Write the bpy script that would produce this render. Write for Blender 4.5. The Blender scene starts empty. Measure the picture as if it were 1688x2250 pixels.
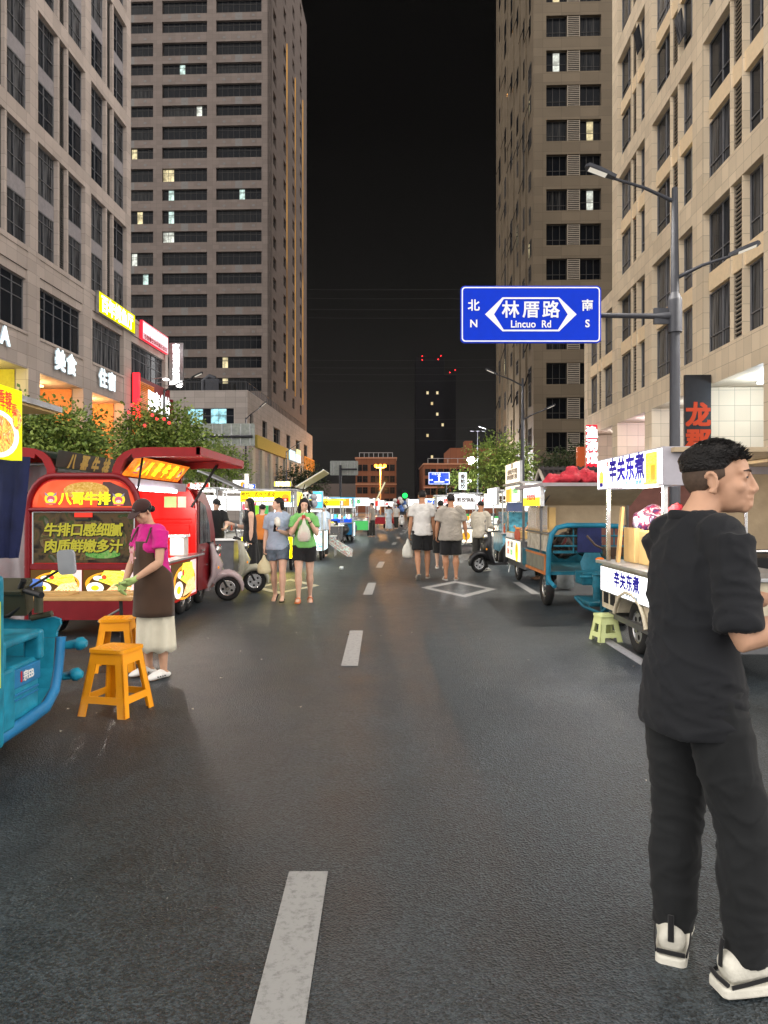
import bpy, bmesh, math, random
from mathutils import Vector, Matrix, Euler, noise
R = math.radians
sc = bpy.context.scene
COL = sc.collection
# ---------------------------------------------------------------- camera
F, CX, HY, EYE = 1640.0, 844.0, 1115.0, 1.5
cd = bpy.data.cameras.new('street_camera')
cam = bpy.data.objects.new('street_camera', cd); COL.objects.link(cam)
cam.location = (0, 0, EYE); cam.rotation_euler = (R(90), 0, 0)
cd.sensor_fit = 'VERTICAL'; cd.sensor_height = 36.0; cd.lens = F/2250*36.0
cd.shift_y = (HY-1125)/2250.0
cd.clip_start = 0.05; cd.clip_end = 3000
sc.camera = cam
# ---------------------------------------------------------------- night sky, added fill glow, exposure
w = bpy.data.worlds.new('World'); sc.world = w; w.use_nodes = True
wn = w.node_tree; wn.nodes.clear()
wo = wn.nodes.new('ShaderNodeOutputWorld'); wb = wn.nodes.new('ShaderNodeBackground')
sky = wn.nodes.new('ShaderNodeTexSky'); sky.sky_type = 'NISHITA'; sky.sun_disc = False
sky.sun_elevation = R(-9); sky.sun_rotation = R(200)
wn.links.new(sky.outputs[0], wb.inputs[0]); wb.inputs[1].default_value = 0.05
# added fill glow: sky brightened beside and behind the camera to light the facades
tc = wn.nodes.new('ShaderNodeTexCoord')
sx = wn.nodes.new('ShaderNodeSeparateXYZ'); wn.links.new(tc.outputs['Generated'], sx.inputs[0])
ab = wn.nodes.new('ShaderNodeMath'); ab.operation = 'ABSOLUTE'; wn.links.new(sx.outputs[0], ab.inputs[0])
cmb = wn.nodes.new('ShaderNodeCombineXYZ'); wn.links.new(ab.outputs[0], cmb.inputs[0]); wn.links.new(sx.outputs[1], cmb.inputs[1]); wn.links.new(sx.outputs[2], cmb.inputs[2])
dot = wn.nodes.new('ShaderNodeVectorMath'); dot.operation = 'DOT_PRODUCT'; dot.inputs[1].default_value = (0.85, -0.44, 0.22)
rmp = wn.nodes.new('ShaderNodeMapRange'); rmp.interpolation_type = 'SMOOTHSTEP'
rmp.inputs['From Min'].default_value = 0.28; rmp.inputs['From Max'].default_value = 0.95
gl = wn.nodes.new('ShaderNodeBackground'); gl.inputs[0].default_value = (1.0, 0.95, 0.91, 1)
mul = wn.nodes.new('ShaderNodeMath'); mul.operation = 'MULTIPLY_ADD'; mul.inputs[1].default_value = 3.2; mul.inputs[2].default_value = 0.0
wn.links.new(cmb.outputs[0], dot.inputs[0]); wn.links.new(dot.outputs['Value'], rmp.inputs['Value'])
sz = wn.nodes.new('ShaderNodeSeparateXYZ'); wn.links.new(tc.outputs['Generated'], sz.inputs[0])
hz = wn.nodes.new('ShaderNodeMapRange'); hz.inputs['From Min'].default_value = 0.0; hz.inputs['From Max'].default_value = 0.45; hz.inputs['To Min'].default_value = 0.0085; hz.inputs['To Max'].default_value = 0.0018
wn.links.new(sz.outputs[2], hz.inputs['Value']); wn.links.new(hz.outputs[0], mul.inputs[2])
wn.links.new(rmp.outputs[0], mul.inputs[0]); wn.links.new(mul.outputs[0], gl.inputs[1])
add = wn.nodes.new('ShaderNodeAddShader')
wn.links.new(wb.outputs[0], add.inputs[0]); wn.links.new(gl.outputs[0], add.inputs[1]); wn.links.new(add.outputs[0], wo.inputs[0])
sl = bpy.data.lights.new('fill_sun', 'SUN'); sl.energy = 0.35; sl.angle = R(12); sl.color = (1, 0.94, 0.86)  # weak warm sun added as fill, standing in for town, moon and lamp light
so = bpy.data.objects.new('fill_sun', sl); COL.objects.link(so); so.rotation_euler = (R(52), 0, R(-28))
sc.view_settings.view_transform = 'Standard'; sc.view_settings.look = 'None'
sc.view_settings.exposure = 0.0; sc.view_settings.gamma = 1.0; sc.view_settings.use_curve_mapping = False
sc.render.engine = 'CYCLES'
sc.cycles.max_bounces = 6; sc.cycles.diffuse_bounces = 2; sc.cycles.glossy_bounces = 3
sc.cycles.transparent_max_bounces = 8; sc.cycles.use_denoising = True; sc.cycles.sample_clamp_indirect = 4.0

# ---------------------------------------------------------------- helpers
def P(px, py, Y): return Vector(((px-CX)/F*Y, Y, EYE-(py-HY)/F*Y))
def G(px, py):
    Y = EYE*F/(py-HY); return Vector(((px-CX)/F*Y, Y, 0))
def tag(o, label=None, cat=None, group=None, kind=None):
    if label: o['label'] = label
    if cat: o['category'] = cat
    if group: o['group'] = group
    if kind: o['kind'] = kind
    return o
def thing(name, label, cat, loc=(0,0,0), rz=0.0, group=None):
    o = bpy.data.objects.new(name, None); COL.objects.link(o)
    o.location = loc; o.rotation_euler = (0,0,rz); o.empty_display_size = 0.1
    return tag(o, label, cat, group)
def kids(o): return [c for c in bpy.data.objects if c.parent == o]
def dup(o, loc=None, rz=None, label=None, parent=None, group=None):
    c = o.copy(); COL.objects.link(c)
    if parent: c.parent = parent
    if loc is not None: c.location = loc
    if rz is not None: c.rotation_euler = (0,0,rz)
    if label: c['label'] = label
    if group: c['group'] = group
    for k in kids(o): dup(k, parent=c)
    return c
def sub(o, me, name, loc=(0,0,0), rz=0.0):
    c = bpy.data.objects.new(name, me); COL.objects.link(c); c.parent = o
    c.location = loc; c.rotation_euler = (0,0,rz); return c
_tx = {}
def text_geo(s, bold):
    k = (s, bold)
    if k not in _tx:
        c = bpy.data.curves.new('t', 'FONT'); c.body = s; c.offset = bold; c.resolution_u = 3
        o = bpy.data.objects.new('t', c); COL.objects.link(o)
        m = bpy.data.meshes.new_from_object(o.evaluated_get(bpy.context.evaluated_depsgraph_get()))
        v = [(x.co.x, x.co.y) for x in m.vertices]; f = [tuple(p.vertices) for p in m.polygons]
        bpy.data.objects.remove(o); bpy.data.curves.remove(c); bpy.data.meshes.remove(m)
        xs = [a for a, b in v] or [0]; ys = [b for a, b in v] or [0]
        _tx[k] = (v, f, min(xs), max(xs), min(ys), max(ys))
    return _tx[k]

class MB:
    """collects shapes; build() links them as ONE mesh object"""
    def __init__(s): s.v=[]; s.f=[]; s.m=[]; s.s=[]; s.M=Matrix.Identity(4)
    def add(s, vs, fs, m=0, smooth=False):
        b=len(s.v); s.v += [s.M @ Vector(x) for x in vs]
        for f in fs: s.f.append(tuple(b+i for i in f)); s.m.append(m); s.s.append(smooth)
        return s
    def box(s, c, d, m=0, rot=None):
        hx,hy,hz = d[0]/2,d[1]/2,d[2]/2
        vs=[Vector((x,y,z)) for x in(-hx,hx) for y in(-hy,hy) for z in(-hz,hz)]
        if rot is not None:
            Q = rot if isinstance(rot, Matrix) else Euler(rot).to_matrix()
            vs=[Q@v for v in vs]
        c=Vector(c); vs=[v+c for v in vs]
        return s.add(vs,[(0,1,3,2),(4,6,7,5),(0,4,5,1),(2,3,7,6),(0,2,6,4),(1,5,7,3)],m)
    def b2(s, lo, hi, m=0):
        return s.box([(a+b)/2 for a,b in zip(lo,hi)],[abs(b-a) for a,b in zip(lo,hi)],m)
    def prism(s, pts, O, U, V, N, t, m=0, smooth=False):
        """polygon (2d pts in U,V) pushed t along N"""
        O,U,V,N=Vector(O),Vector(U),Vector(V),Vector(N); n=len(pts)
        a=[O+U*x+V*y for x,y in pts]; b=[p+N*t for p in a]
        s.add(a+b,[tuple(range(n-1,-1,-1)),tuple(range(n,2*n))],m)
        s.add(a+b,[(i,(i+1)%n,n+(i+1)%n,n+i) for i in range(n)],m,smooth); return s
    def poly(s, pts, m=0): return s.add(pts,[tuple(range(len(pts)))],m)
    def tube(s, pts, rad, n=8, m=0, cap=True, smooth=True, up=None):
        """loft of rings; rad = number | list of numbers | list of (ra, rb)"""
        pts=[Vector(p) for p in pts]; k=len(pts)
        if not isinstance(rad,(list,tuple)): rad=[rad]*k
        rad=[r if isinstance(r,(list,tuple)) else (r,r) for r in rad]
        vs=[]; prev=None
        for i,p in enumerate(pts):
            d=(pts[min(i+1,k-1)]-pts[max(i-1,0)])
            d = d.normalized() if d.length>1e-9 else Vector((0,0,1))
            if up is not None: a=Vector(up)-d*d.dot(Vector(up))
            elif prev is not None: a=prev-d*d.dot(prev)
            else: a=(Vector((1,0,0)) if abs(d.x)<0.8 else Vector((0,1,0))); a=a-d*d.dot(a)
            a.normalize(); b=d.cross(a); prev=a
            for j in range(n):
                t=2*math.pi*j/n; vs.append(p+a*(rad[i][0]*math.cos(t))+b*(rad[i][1]*math.sin(t)))
        fs=[(i*n+j,i*n+(j+1)%n,(i+1)*n+(j+1)%n,(i+1)*n+j) for i in range(k-1) for j in range(n)]
        s.add(vs,fs,m,smooth)
        if cap: s.add(vs[:n],[tuple(range(n-1,-1,-1))],m); s.add(vs[-n:],[tuple(range(n))],m)
        return s
    def cyl(s,a,b,r,r2=None,n=12,m=0,smooth=True): return s.tube([a,b],[r,r if r2 is None else r2],n,m,True,smooth)
    def cap(s,a,b,ra,rb,n=12,m=0,k=4):
        """tapered capsule"""
        a,b=Vector(a),Vector(b); d=(b-a); d=d.normalized() if d.length>1e-9 else Vector((0,0,1))
        pts=[];rr=[]
        for i in range(k+1):
            t=math.pi/2*(i/k); pts.append(a-d*ra*math.cos(t)); rr.append(max(ra*math.sin(t),1e-4))
        for i in range(k+1):
            t=math.pi/2*(i/k); pts.append(b+d*rb*math.sin(t)); rr.append(max(rb*math.cos(t),1e-4))
        return s.tube(pts,rr,n,m)
    def ell(s,c,r,n=14,k=8,m=0,rot=None):
        c=Vector(c); r=(r,r,r) if not isinstance(r,(list,tuple)) else r
        Q=Euler(rot).to_matrix() if rot is not None else Matrix.Identity(3)
        vs=[];
        for i in range(k+1):
            t=math.pi*i/k
            for j in range(n):
                u=2*math.pi*j/n
                vs.append(c+Q@Vector((r[0]*max(math.sin(t),1e-3)*math.cos(u),r[1]*max(math.sin(t),1e-3)*math.sin(u),-r[2]*math.cos(t))))
        s.add(vs,[(i*n+j,i*n+(j+1)%n,(i+1)*n+(j+1)%n,(i+1)*n+j) for i in range(k) for j in range(n)],m,True)
        s.add(vs[:n],[tuple(range(n-1,-1,-1))],m); s.add(vs[-n:],[tuple(range(n))],m)
        return s
    def ring(s,c,axis,R0,r,n=28,k=8,m=0):
        """torus"""
        c=Vector(c); ax=Vector(axis).normalized(); a=ax.orthogonal().normalized(); b=ax.cross(a); vs=[]
        for i in range(n):
            t=2*math.pi*i/n; d=a*math.cos(t)+b*math.sin(t)
            for j in range(k):
                u=2*math.pi*j/k; vs.append(c+d*(R0+r*math.cos(u))+ax*(r*math.sin(u)))
        return s.add(vs,[(i*k+j,((i+1)%n)*k+j,((i+1)%n)*k+(j+1)%k,i*k+(j+1)%k) for i in range(n) for j in range(k)],m,True)
    def disc(s,c,U,V,ru,rv,m=0,n=24):
        c,U,V=Vector(c),Vector(U),Vector(V)
        return s.add([c+U*(ru*math.cos(2*math.pi*i/n))+V*(rv*math.sin(2*math.pi*i/n)) for i in range(n)],[tuple(range(n))],m)
    def text(s, t, O, U, V, size, m=0, bold=0.02, width=None, slant=0.0):
        """flat lettering centred on O; size = height of a character"""
        v,f,x0,x1,y0,y1=text_geo(t,0.006); O,U,V=Vector(O),Vector(U),Vector(V); N=U.cross(V).normalized()
        ky=size/0.9; kx=ky if width is None else width/max(x1-x0,1e-6)
        xc=(x0+x1)/2; yc=0.36
        sh=[(0,0)] if bold<.012 else [(bold,bold),(-bold,-bold),(bold,-bold),(-bold,bold),(0,0)]
        for i,(p,q) in enumerate(sh): s.add([O+U*((a+p-xc)*kx+slant*(b-yc)*ky)+V*((b+q-yc)*ky)+N*(.0003*i) for a,b in v],f,m)
        return s
    def build(s, name, mats, parent=None, loc=None, bevel=0.0, seg=2, sub=0):
        me=bpy.data.meshes.new(name); me.from_pydata([tuple(x) for x in s.v],[],s.f)
        if not isinstance(mats,(list,tuple)): mats=[mats]
        for x in mats: me.materials.append(x)
        me.polygons.foreach_set('material_index',s.m); me.polygons.foreach_set('use_smooth',s.s); me.update()
        o=bpy.data.objects.new(name,me); COL.objects.link(o)
        if parent is not None: o.parent=parent
        if loc is not None: o.location=loc
        if bevel>0:
            b=o.modifiers.new('bevel','BEVEL'); b.width=bevel; b.segments=seg; b.limit_method='ANGLE'; b.angle_limit=R(35)
        if sub: b=o.modifiers.new('sub','SUBSURF'); b.levels=sub; b.render_levels=sub
        return o

# ---------------------------------------------------------------- materials
def _new(name):
    m=bpy.data.materials.new(name); m.use_nodes=True; nt=m.node_tree; return m,nt,nt.nodes['Principled BSDF']
def mat(name, col, rough=0.5, metal=0.0, var=0.12, scale=6.0, bump=0.0, bscale=40.0, spec=0.22, coat=0.0, sheen=0.0, trans=0.0, alpha=1.0):
    """plain surface with a little procedural unevenness in colour, gloss and relief"""
    m,nt,b=_new(name)
    tc=nt.nodes.new('ShaderNodeTexCoord'); n=nt.nodes.new('ShaderNodeTexNoise'); n.inputs['Scale'].default_value=scale; n.inputs['Detail'].default_value=5
    nt.links.new(tc.outputs['Object'],n.inputs['Vector'])
    r=nt.nodes.new('ShaderNodeValToRGB'); c=Vector(col[:3])
    r.color_ramp.elements[0].position=0.3; r.color_ramp.elements[1].position=0.7
    r.color_ramp.elements[0].color=(*(c*(1-var)),1); r.color_ramp.elements[1].color=(*[min(x*(1+var),1) for x in c],1)
    nt.links.new(n.outputs['Fac'],r.inputs['Fac']); nt.links.new(r.outputs[0],b.inputs['Base Color'])
    mr=nt.nodes.new('ShaderNodeMapRange'); mr.inputs['To Min'].default_value=max(rough-0.08,0.02); mr.inputs['To Max'].default_value=min(rough+0.1,1)
    nt.links.new(n.outputs['Fac'],mr.inputs['Value']); nt.links.new(mr.outputs[0],b.inputs['Roughness'])
    b.inputs['Metallic'].default_value=metal; b.inputs['Specular IOR Level'].default_value=spec
    b.inputs['Coat Weight'].default_value=coat*.35; b.inputs['Sheen Weight'].default_value=sheen
    b.inputs['Transmission Weight'].default_value=trans; b.inputs['Alpha'].default_value=alpha
    if bump>0:
        n2=nt.nodes.new('ShaderNodeTexNoise'); n2.inputs['Scale'].default_value=bscale; n2.inputs['Detail'].default_value=4
        nt.links.new(tc.outputs['Object'],n2.inputs['Vector'])
        bp=nt.nodes.new('ShaderNodeBump'); bp.inputs['Strength'].default_value=bump; bp.inputs['Distance'].default_value=0.02
        nt.links.new(n2.outputs['Fac'],bp.inputs['Height']); nt.links.new(bp.outputs[0],b.inputs['Normal'])
    return m
def em(name, col, st=1.0, var=0.0, scale=5.0):
    """a surface that gives off light (lamp, backlit panel, lit window)"""
    m,nt,b=_new(name); b.inputs['Base Color'].default_value=(*[x*0.3 for x in col[:3]],1); b.inputs['Roughness'].default_value=0.35; b.inputs['Specular IOR Level'].default_value=0.1
    b.inputs['Emission Strength'].default_value=st
    if var>0:
        tc=nt.nodes.new('ShaderNodeTexCoord'); n=nt.nodes.new('ShaderNodeTexNoise'); n.inputs['Scale'].default_value=scale
        nt.links.new(tc.outputs['Object'],n.inputs['Vector']); r=nt.nodes.new('ShaderNodeValToRGB')
        r.color_ramp.elements[0].position=0.35; r.color_ramp.elements[1].position=0.65
        r.color_ramp.elements[0].color=(*[x*(1-var) for x in col[:3]],1); r.color_ramp.elements[1].color=(*col[:3],1)
        nt.links.new(n.outputs['Fac'],r.inputs['Fac']); nt.links.new(r.outputs[0],b.inputs['Emission Color'])
    else: b.inputs['Emission Color'].default_value=(*col[:3],1)
    return m
def food(name, cols, scale=30.0, st=1.0, stretch=(1,1,1), emit=True):
    """printed picture of food: patches of several colours, backlit when emit"""
    m,nt,b=_new(name); tc=nt.nodes.new('ShaderNodeTexCoord'); mp=nt.nodes.new('ShaderNodeMapping'); mp.inputs['Scale'].default_value=stretch
    n=nt.nodes.new('ShaderNodeTexNoise'); n.inputs['Scale'].default_value=scale; n.inputs['Detail'].default_value=3; n.inputs['Distortion'].default_value=1.2
    r=nt.nodes.new('ShaderNodeValToRGB'); k=len(cols)
    while len(r.color_ramp.elements)<k: r.color_ramp.elements.new(0.5)
    for i,c in enumerate(cols): r.color_ramp.elements[i].position=0.3+0.4*i/max(k-1,1); r.color_ramp.elements[i].color=(*c,1)
    nt.links.new(tc.outputs['Object'],mp.inputs[0]); nt.links.new(mp.outputs[0],n.inputs['Vector']); nt.links.new(n.outputs['Fac'],r.inputs['Fac'])
    nt.links.new(r.outputs[0],b.inputs['Base Color'])
    if emit: nt.links.new(r.outputs[0],b.inputs['Emission Color']); b.inputs['Emission Strength'].default_value=st
    b.inputs['Roughness'].default_value=0.3; b.inputs['Specular IOR Level'].default_value=0.1
    return m
def tile(name, col, bw=0.9, bh=0.6, mort=0.008, dark=0.45, rough=0.6, var=0.1):
    """stone cladding in courses with dark joints"""
    m,nt,b=_new(name); tc=nt.nodes.new('ShaderNodeTexCoord'); sp=nt.nodes.new('ShaderNodeSeparateXYZ'); ad=nt.nodes.new('ShaderNodeMath')
    nt.links.new(tc.outputs['Object'],sp.inputs[0]); nt.links.new(sp.outputs[0],ad.inputs[0]); nt.links.new(sp.outputs[1],ad.inputs[1])
    cb=nt.nodes.new('ShaderNodeCombineXYZ'); nt.links.new(ad.outputs[0],cb.inputs[0]); nt.links.new(sp.outputs[2],cb.inputs[1])
    k=nt.nodes.new('ShaderNodeTexBrick'); k.offset=0.0; k.inputs['Scale'].default_value=1; k.inputs['Mortar Size'].default_value=mort
    k.inputs['Brick Width'].default_value=bw; k.inputs['Row Height'].default_value=bh; k.inputs['Mortar Smooth'].default_value=0.2; k.inputs['Bias'].default_value=0
    c=Vector(col); k.inputs['Color1'].default_value=(*(c*(1-var)),1); k.inputs['Color2'].default_value=(*(c*(1+var)),1); k.inputs['Mortar'].default_value=(*(c*dark),1)
    nt.links.new(cb.outputs[0],k.inputs['Vector'])
    n=nt.nodes.new('ShaderNodeTexNoise'); n.inputs['Scale'].default_value=0.35; n.inputs['Detail'].default_value=6; nt.links.new(tc.outputs['Object'],n.inputs['Vector'])
    mx=nt.nodes.new('ShaderNodeMix'); mx.data_type='RGBA'; mx.blend_type='MULTIPLY'; mx.inputs[0].default_value=0.35
    nt.links.new(k.outputs['Color'],mx.inputs[6]); nt.links.new(n.outputs['Color'],mx.inputs[7])
    hs=nt.nodes.new('ShaderNodeHueSaturation'); hs.inputs['Saturation'].default_value=0.0; nt.links.new(n.outputs['Color'],hs.inputs['Color']); nt.links.new(hs.outputs[0],mx.inputs[7])
    nt.links.new(mx.outputs[2],b.inputs['Base Color']); b.inputs['Roughness'].default_value=rough; b.inputs['Specular IOR Level'].default_value=0.15
    return m
def asphalt():
    m,nt,b=_new('asphalt'); tc=nt.nodes.new('ShaderNodeTexCoord')
    def nz(s,d=4):
        n=nt.nodes.new('ShaderNodeTexNoise'); n.inputs['Scale'].default_value=s; n.inputs['Detail'].default_value=d; nt.links.new(tc.outputs['Object'],n.inputs['Vector']); return n
    big,mid=nz(0.35,5),nz(3.0,6)
    v=nt.nodes.new('ShaderNodeTexVoronoi'); v.inputs['Scale'].default_value=115; nt.links.new(tc.outputs['Object'],v.inputs['Vector'])
    r=nt.nodes.new('ShaderNodeValToRGB'); e=r.color_ramp.elements
    e[0].position=0.36; e[0].color=(0.018,0.025,0.030,1); e[1].position=0.64; e[1].color=(0.042,0.054,0.062,1)
    mm=nt.nodes.new('ShaderNodeMix'); mm.data_type='FLOAT'; mm.inputs[0].default_value=0.5
    nt.links.new(big.outputs['Fac'],mm.inputs[2]); nt.links.new(mid.outputs['Fac'],mm.inputs[3]); nt.links.new(mm.outputs[0],r.inputs['Fac'])
    r2=nt.nodes.new('ShaderNodeValToRGB'); r2.color_ramp.elements[0].color=(0.4,0.4,0.4,1); r2.color_ramp.elements[1].color=(1.6,1.6,1.6,1); r2.color_ramp.elements[0].position=0.2; r2.color_ramp.elements[1].position=0.95
    sx=nt.nodes.new('ShaderNodeSeparateColor'); nt.links.new(v.outputs['Color'],sx.inputs[0]); nt.links.new(sx.outputs[0],r2.inputs['Fac'])
    mx=nt.nodes.new('ShaderNodeMix'); mx.data_type='RGBA'; mx.blend_type='MULTIPLY'; mx.inputs[0].default_value=1.0
    nt.links.new(r.outputs[0],mx.inputs[6]); nt.links.new(r2.outputs[0],mx.inputs[7]); nt.links.new(mx.outputs[2],b.inputs['Base Color'])
    mr=nt.nodes.new('ShaderNodeMapRange'); mr.inputs['To Min'].default_value=0.36; mr.inputs['To Max'].default_value=0.58
    nt.links.new(mid.outputs['Fac'],mr.inputs['Value']); nt.links.new(mr.outputs[0],b.inputs['Roughness'])
    bp=nt.nodes.new('ShaderNodeBump'); bp.inputs['Strength'].default_value=0.85; bp.inputs['Distance'].default_value=0.006
    nt.links.new(v.outputs['Distance'],bp.inputs['Height']); nt.links.new(bp.outputs[0],b.inputs['Normal']); return m
def paint(name, col, wear=0.4):
    """road paint, worn and speckled"""
    m,nt,b=_new(name); tc=nt.nodes.new('ShaderNodeTexCoord'); n=nt.nodes.new('ShaderNodeTexNoise'); n.inputs['Scale'].default_value=28; n.inputs['Detail'].default_value=8; n.inputs['Roughness'].default_value=0.75
    nt.links.new(tc.outputs['Object'],n.inputs['Vector']); r=nt.nodes.new('ShaderNodeValToRGB'); c=Vector(col)
    r.color_ramp.elements[0].position=0.36; r.color_ramp.elements[0].color=(*(c*(1-wear)),1); r.color_ramp.elements[1].position=0.5; r.color_ramp.elements[1].color=(*c,1)
    nt.links.new(n.outputs['Fac'],r.inputs['Fac']); nt.links.new(r.outputs[0],b.inputs['Base Color']); b.inputs['Roughness'].default_value=0.6
    return m
def leafmat(name, c1, c2):
    m,nt,b=_new(name); g=nt.nodes.new('ShaderNodeNewGeometry'); r=nt.nodes.new('ShaderNodeValToRGB')
    r.color_ramp.elements[0].color=(*c1,1); r.color_ramp.elements[1].color=(*c2,1)
    nt.links.new(g.outputs['Random Per Island'],r.inputs['Fac']); nt.links.new(r.outputs[0],b.inputs['Base Color']); b.inputs['Roughness'].default_value=0.45
    b.inputs['Specular IOR Level'].default_value=0.3
    return m
def glassmat(name, base=(0.012,0.015,0.02), cur=(0.17,0.17,0.175), amt=0.72):
    """dark window glass; some rooms have pale curtains close behind"""
    m,nt,b=_new(name); oi=nt.nodes.new('ShaderNodeObjectInfo'); tc=nt.nodes.new('ShaderNodeTexCoord')
    wv=nt.nodes.new('ShaderNodeTexNoise'); wv.inputs['Scale'].default_value=3.0; mp=nt.nodes.new('ShaderNodeMapping'); mp.inputs['Scale'].default_value=(3.0,3.0,0.15)
    nt.links.new(tc.outputs['Object'],mp.inputs[0]); nt.links.new(mp.outputs[0],wv.inputs['Vector'])
    r=nt.nodes.new('ShaderNodeValToRGB'); r.color_ramp.elements[0].position=1-amt; r.color_ramp.elements[0].color=(0,0,0,1); r.color_ramp.elements[1].color=(1,1,1,1); nt.links.new(oi.outputs['Random'],r.inputs['Fac'])
    r3=nt.nodes.new('ShaderNodeValToRGB'); r3.color_ramp.elements[0].position=0.4; r3.color_ramp.elements[1].position=0.62; nt.links.new(wv.outputs['Fac'],r3.inputs['Fac'])
    mu=nt.nodes.new('ShaderNodeMath'); mu.operation='MULTIPLY'; nt.links.new(r.outputs[0],mu.inputs[0]); nt.links.new(r3.outputs[0],mu.inputs[1])
    mx=nt.nodes.new('ShaderNodeMix'); mx.data_type='RGBA'; mx.inputs[6].default_value=(*base,1); mx.inputs[7].default_value=(*cur,1); nt.links.new(mu.outputs[0],mx.inputs[0])
    nt.links.new(mx.outputs[2],b.inputs['Base Color']); b.inputs['Roughness'].default_value=0.12; b.inputs['Specular IOR Level'].default_value=0.10
    return m
M={}
M['asphalt']=asphalt()
M['white_paint']=paint('white_road_paint',(0.30,0.30,0.295)); M['yellow_paint']=paint('pale_road_paint',(0.5,0.46,0.33))
M['stone_left']=tile('pinkish_stone_cladding',(0.55,0.47,0.42)); M['stone_right']=tile('cream_stone_cladding',(0.76,0.63,0.46),bw=0.62,bh=0.62)
M['stone_tower']=tile('brown_stone_cladding',(0.148,0.120,0.106)); M['stone_tower2']=tile('tan_stone_cladding',(0.13,0.102,0.07),bw=1.6,bh=0.75)
M['spandrel']=mat('grey_spandrel_panel',(0.30,0.28,0.29),0.5); M['spandrel_cream']=mat('cream_spandrel_panel',(0.74,0.58,0.38),0.7,var=0.06,bump=0.1)
M['glass']=glassmat('dark_window_glass'); M['glass2']=glassmat('tower_window_glass',(0.004,0.005,0.007),(0.03,0.03,0.03),0.35)
M['frame_dark']=mat('dark_window_frame',(0.045,0.042,0.04),0.5); M['frame']=mat('grey_window_frame',(0.16,0.16,0.17),0.4); M['louvre']=mat('louvre_slats',(0.30,0.26,0.21),0.55)
M['louvre_dark']=mat('dark_louvre_slats',(0.12,0.115,0.11),0.55)
M['dark']=mat('dark_void',(0.012,0.012,0.012),0.8); M['steel']=mat('galvanised_steel',(0.42,0.43,0.44),0.35,0.8,var=0.2)
M['pole']=mat('grey_painted_pole',(0.045,0.047,0.055),0.5,0.2); M['black']=mat('black_plastic',(0.014,0.014,0.015),0.45); M['rubber']=mat('tyre_rubber',(0.018,0.018,0.018),0.75,bump=0.2)
M['chrome']=mat('worn_chrome',(0.6,0.6,0.6),0.22,1.0,var=0.2)
M['white']=mat('white_plastic',(0.75,0.75,0.74),0.4,var=0.05); M['sign_blue']=mat('blue_road_sign',(0.003,0.034,0.52),0.6,var=0.04,spec=.1)
M['sign_white']=mat('reflective_white',(0.78,0.78,0.80),0.35,var=0.03); M['board_back']=mat('board_back_grey',(0.33,0.36,0.34),0.5,var=0.2)
M['bark']=mat('bark',(0.10,0.075,0.05),0.85,bump=0.5,bscale=30)
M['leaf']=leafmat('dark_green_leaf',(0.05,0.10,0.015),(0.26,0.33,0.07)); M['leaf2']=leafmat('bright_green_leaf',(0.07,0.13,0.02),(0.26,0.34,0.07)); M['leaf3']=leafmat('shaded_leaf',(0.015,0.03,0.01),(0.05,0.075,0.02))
M['white_light']=em('white_lamp',(1,0.97,0.92),9); M['cool_light']=em('cool_lamp',(0.85,0.93,1),8); M['warm_light']=em('warm_lamp',(1,0.78,0.45),8)
M['red_glow']=em('red_neon',(1,0.02,0.03),3); M['letter_white']=em('backlit_letter',(0.82,0.96,1),1.6)
M['yellow_strip']=em('amber_light_strip',(1,0.48,0.08),0.7,0.96,0.12)
def light(name, loc, power, col=(1,1,1), size=0.3, kind='POINT', rot=None, sy=None, parent=None, spread=None):
    l=bpy.data.lights.new(name,kind); l.energy=power; l.color=col
    if kind=='POINT': l.shadow_soft_size=size
    if kind=='AREA':
        l.size=size
        if sy: l.shape='RECTANGLE'; l.size_y=sy
    if kind=='SPOT': l.shadow_soft_size=size; l.spot_size=R(150); l.spot_blend=0.8
    o=bpy.data.objects.new(name,l); COL.objects.link(o); o.location=loc
    if rot is not None: o.rotation_euler=rot
    if parent is not None: o.parent=parent
    return o
# ================================================================ SETTING
TH = R(-2.235)                      # the street runs a little to the right of the view axis
SF = Matrix.Rotation(TH, 4, 'Z')    # street frame -> world
def sfw(x, y, z=0.0): return SF @ Vector((x, y, z))
rnd = random.Random(7)

mb = MB(); mb.poly([(-400,-60,0),(400,-60,0),(400,900,0),(-400,900,0)]); road = mb.build('road', M['asphalt']); tag(road, kind='structure')
def strip(name, pts, m, z=0.004):
    b = MB(); b.poly([(x,y,z) for x,y in pts], 0); return tag(b.build(name, m), kind='structure')
# centre dashes: positions read off the photo as ground points; the line bends right with the street
cl = [(0,-.306),(3,-.31),(9.1,-.335),(13.7,-.268),(19.2,-.111),(24.1,.097),(29.3,.35),(34.6,.59),(60,1.85),(110,4.2)]
def clx(y):
    for (a,xa),(b,xb) in zip(cl,cl[1:]):
        if y<=b: return xa+(xb-xa)*(y-a)/(b-a)
    return cl[-1][1]
y=1.05; k=0
while y<95:
    L=2.02; p=[(clx(y)-.08,y),(clx(y)+.08,y),(clx(y+L)+.08,y+L),(clx(y+L)-.08,y+L)]
    strip('lane_dash', p, M['white_paint']); y += 6.0 if k==0 else 5.75; k+=1
strip('edge_line', [(2.43,6.3),(2.55,6.3),(2.57,8.7),(2.45,8.7)], M['white_paint']); strip('edge_line', [(2.55,12.9),(2.70,12.9),(2.73,15),(2.58,15)], M['white_paint'])
strip('edge_line', [(1.1,43),(1.25,43),(1.95,56),(1.8,56)], M['white_paint'])
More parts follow.
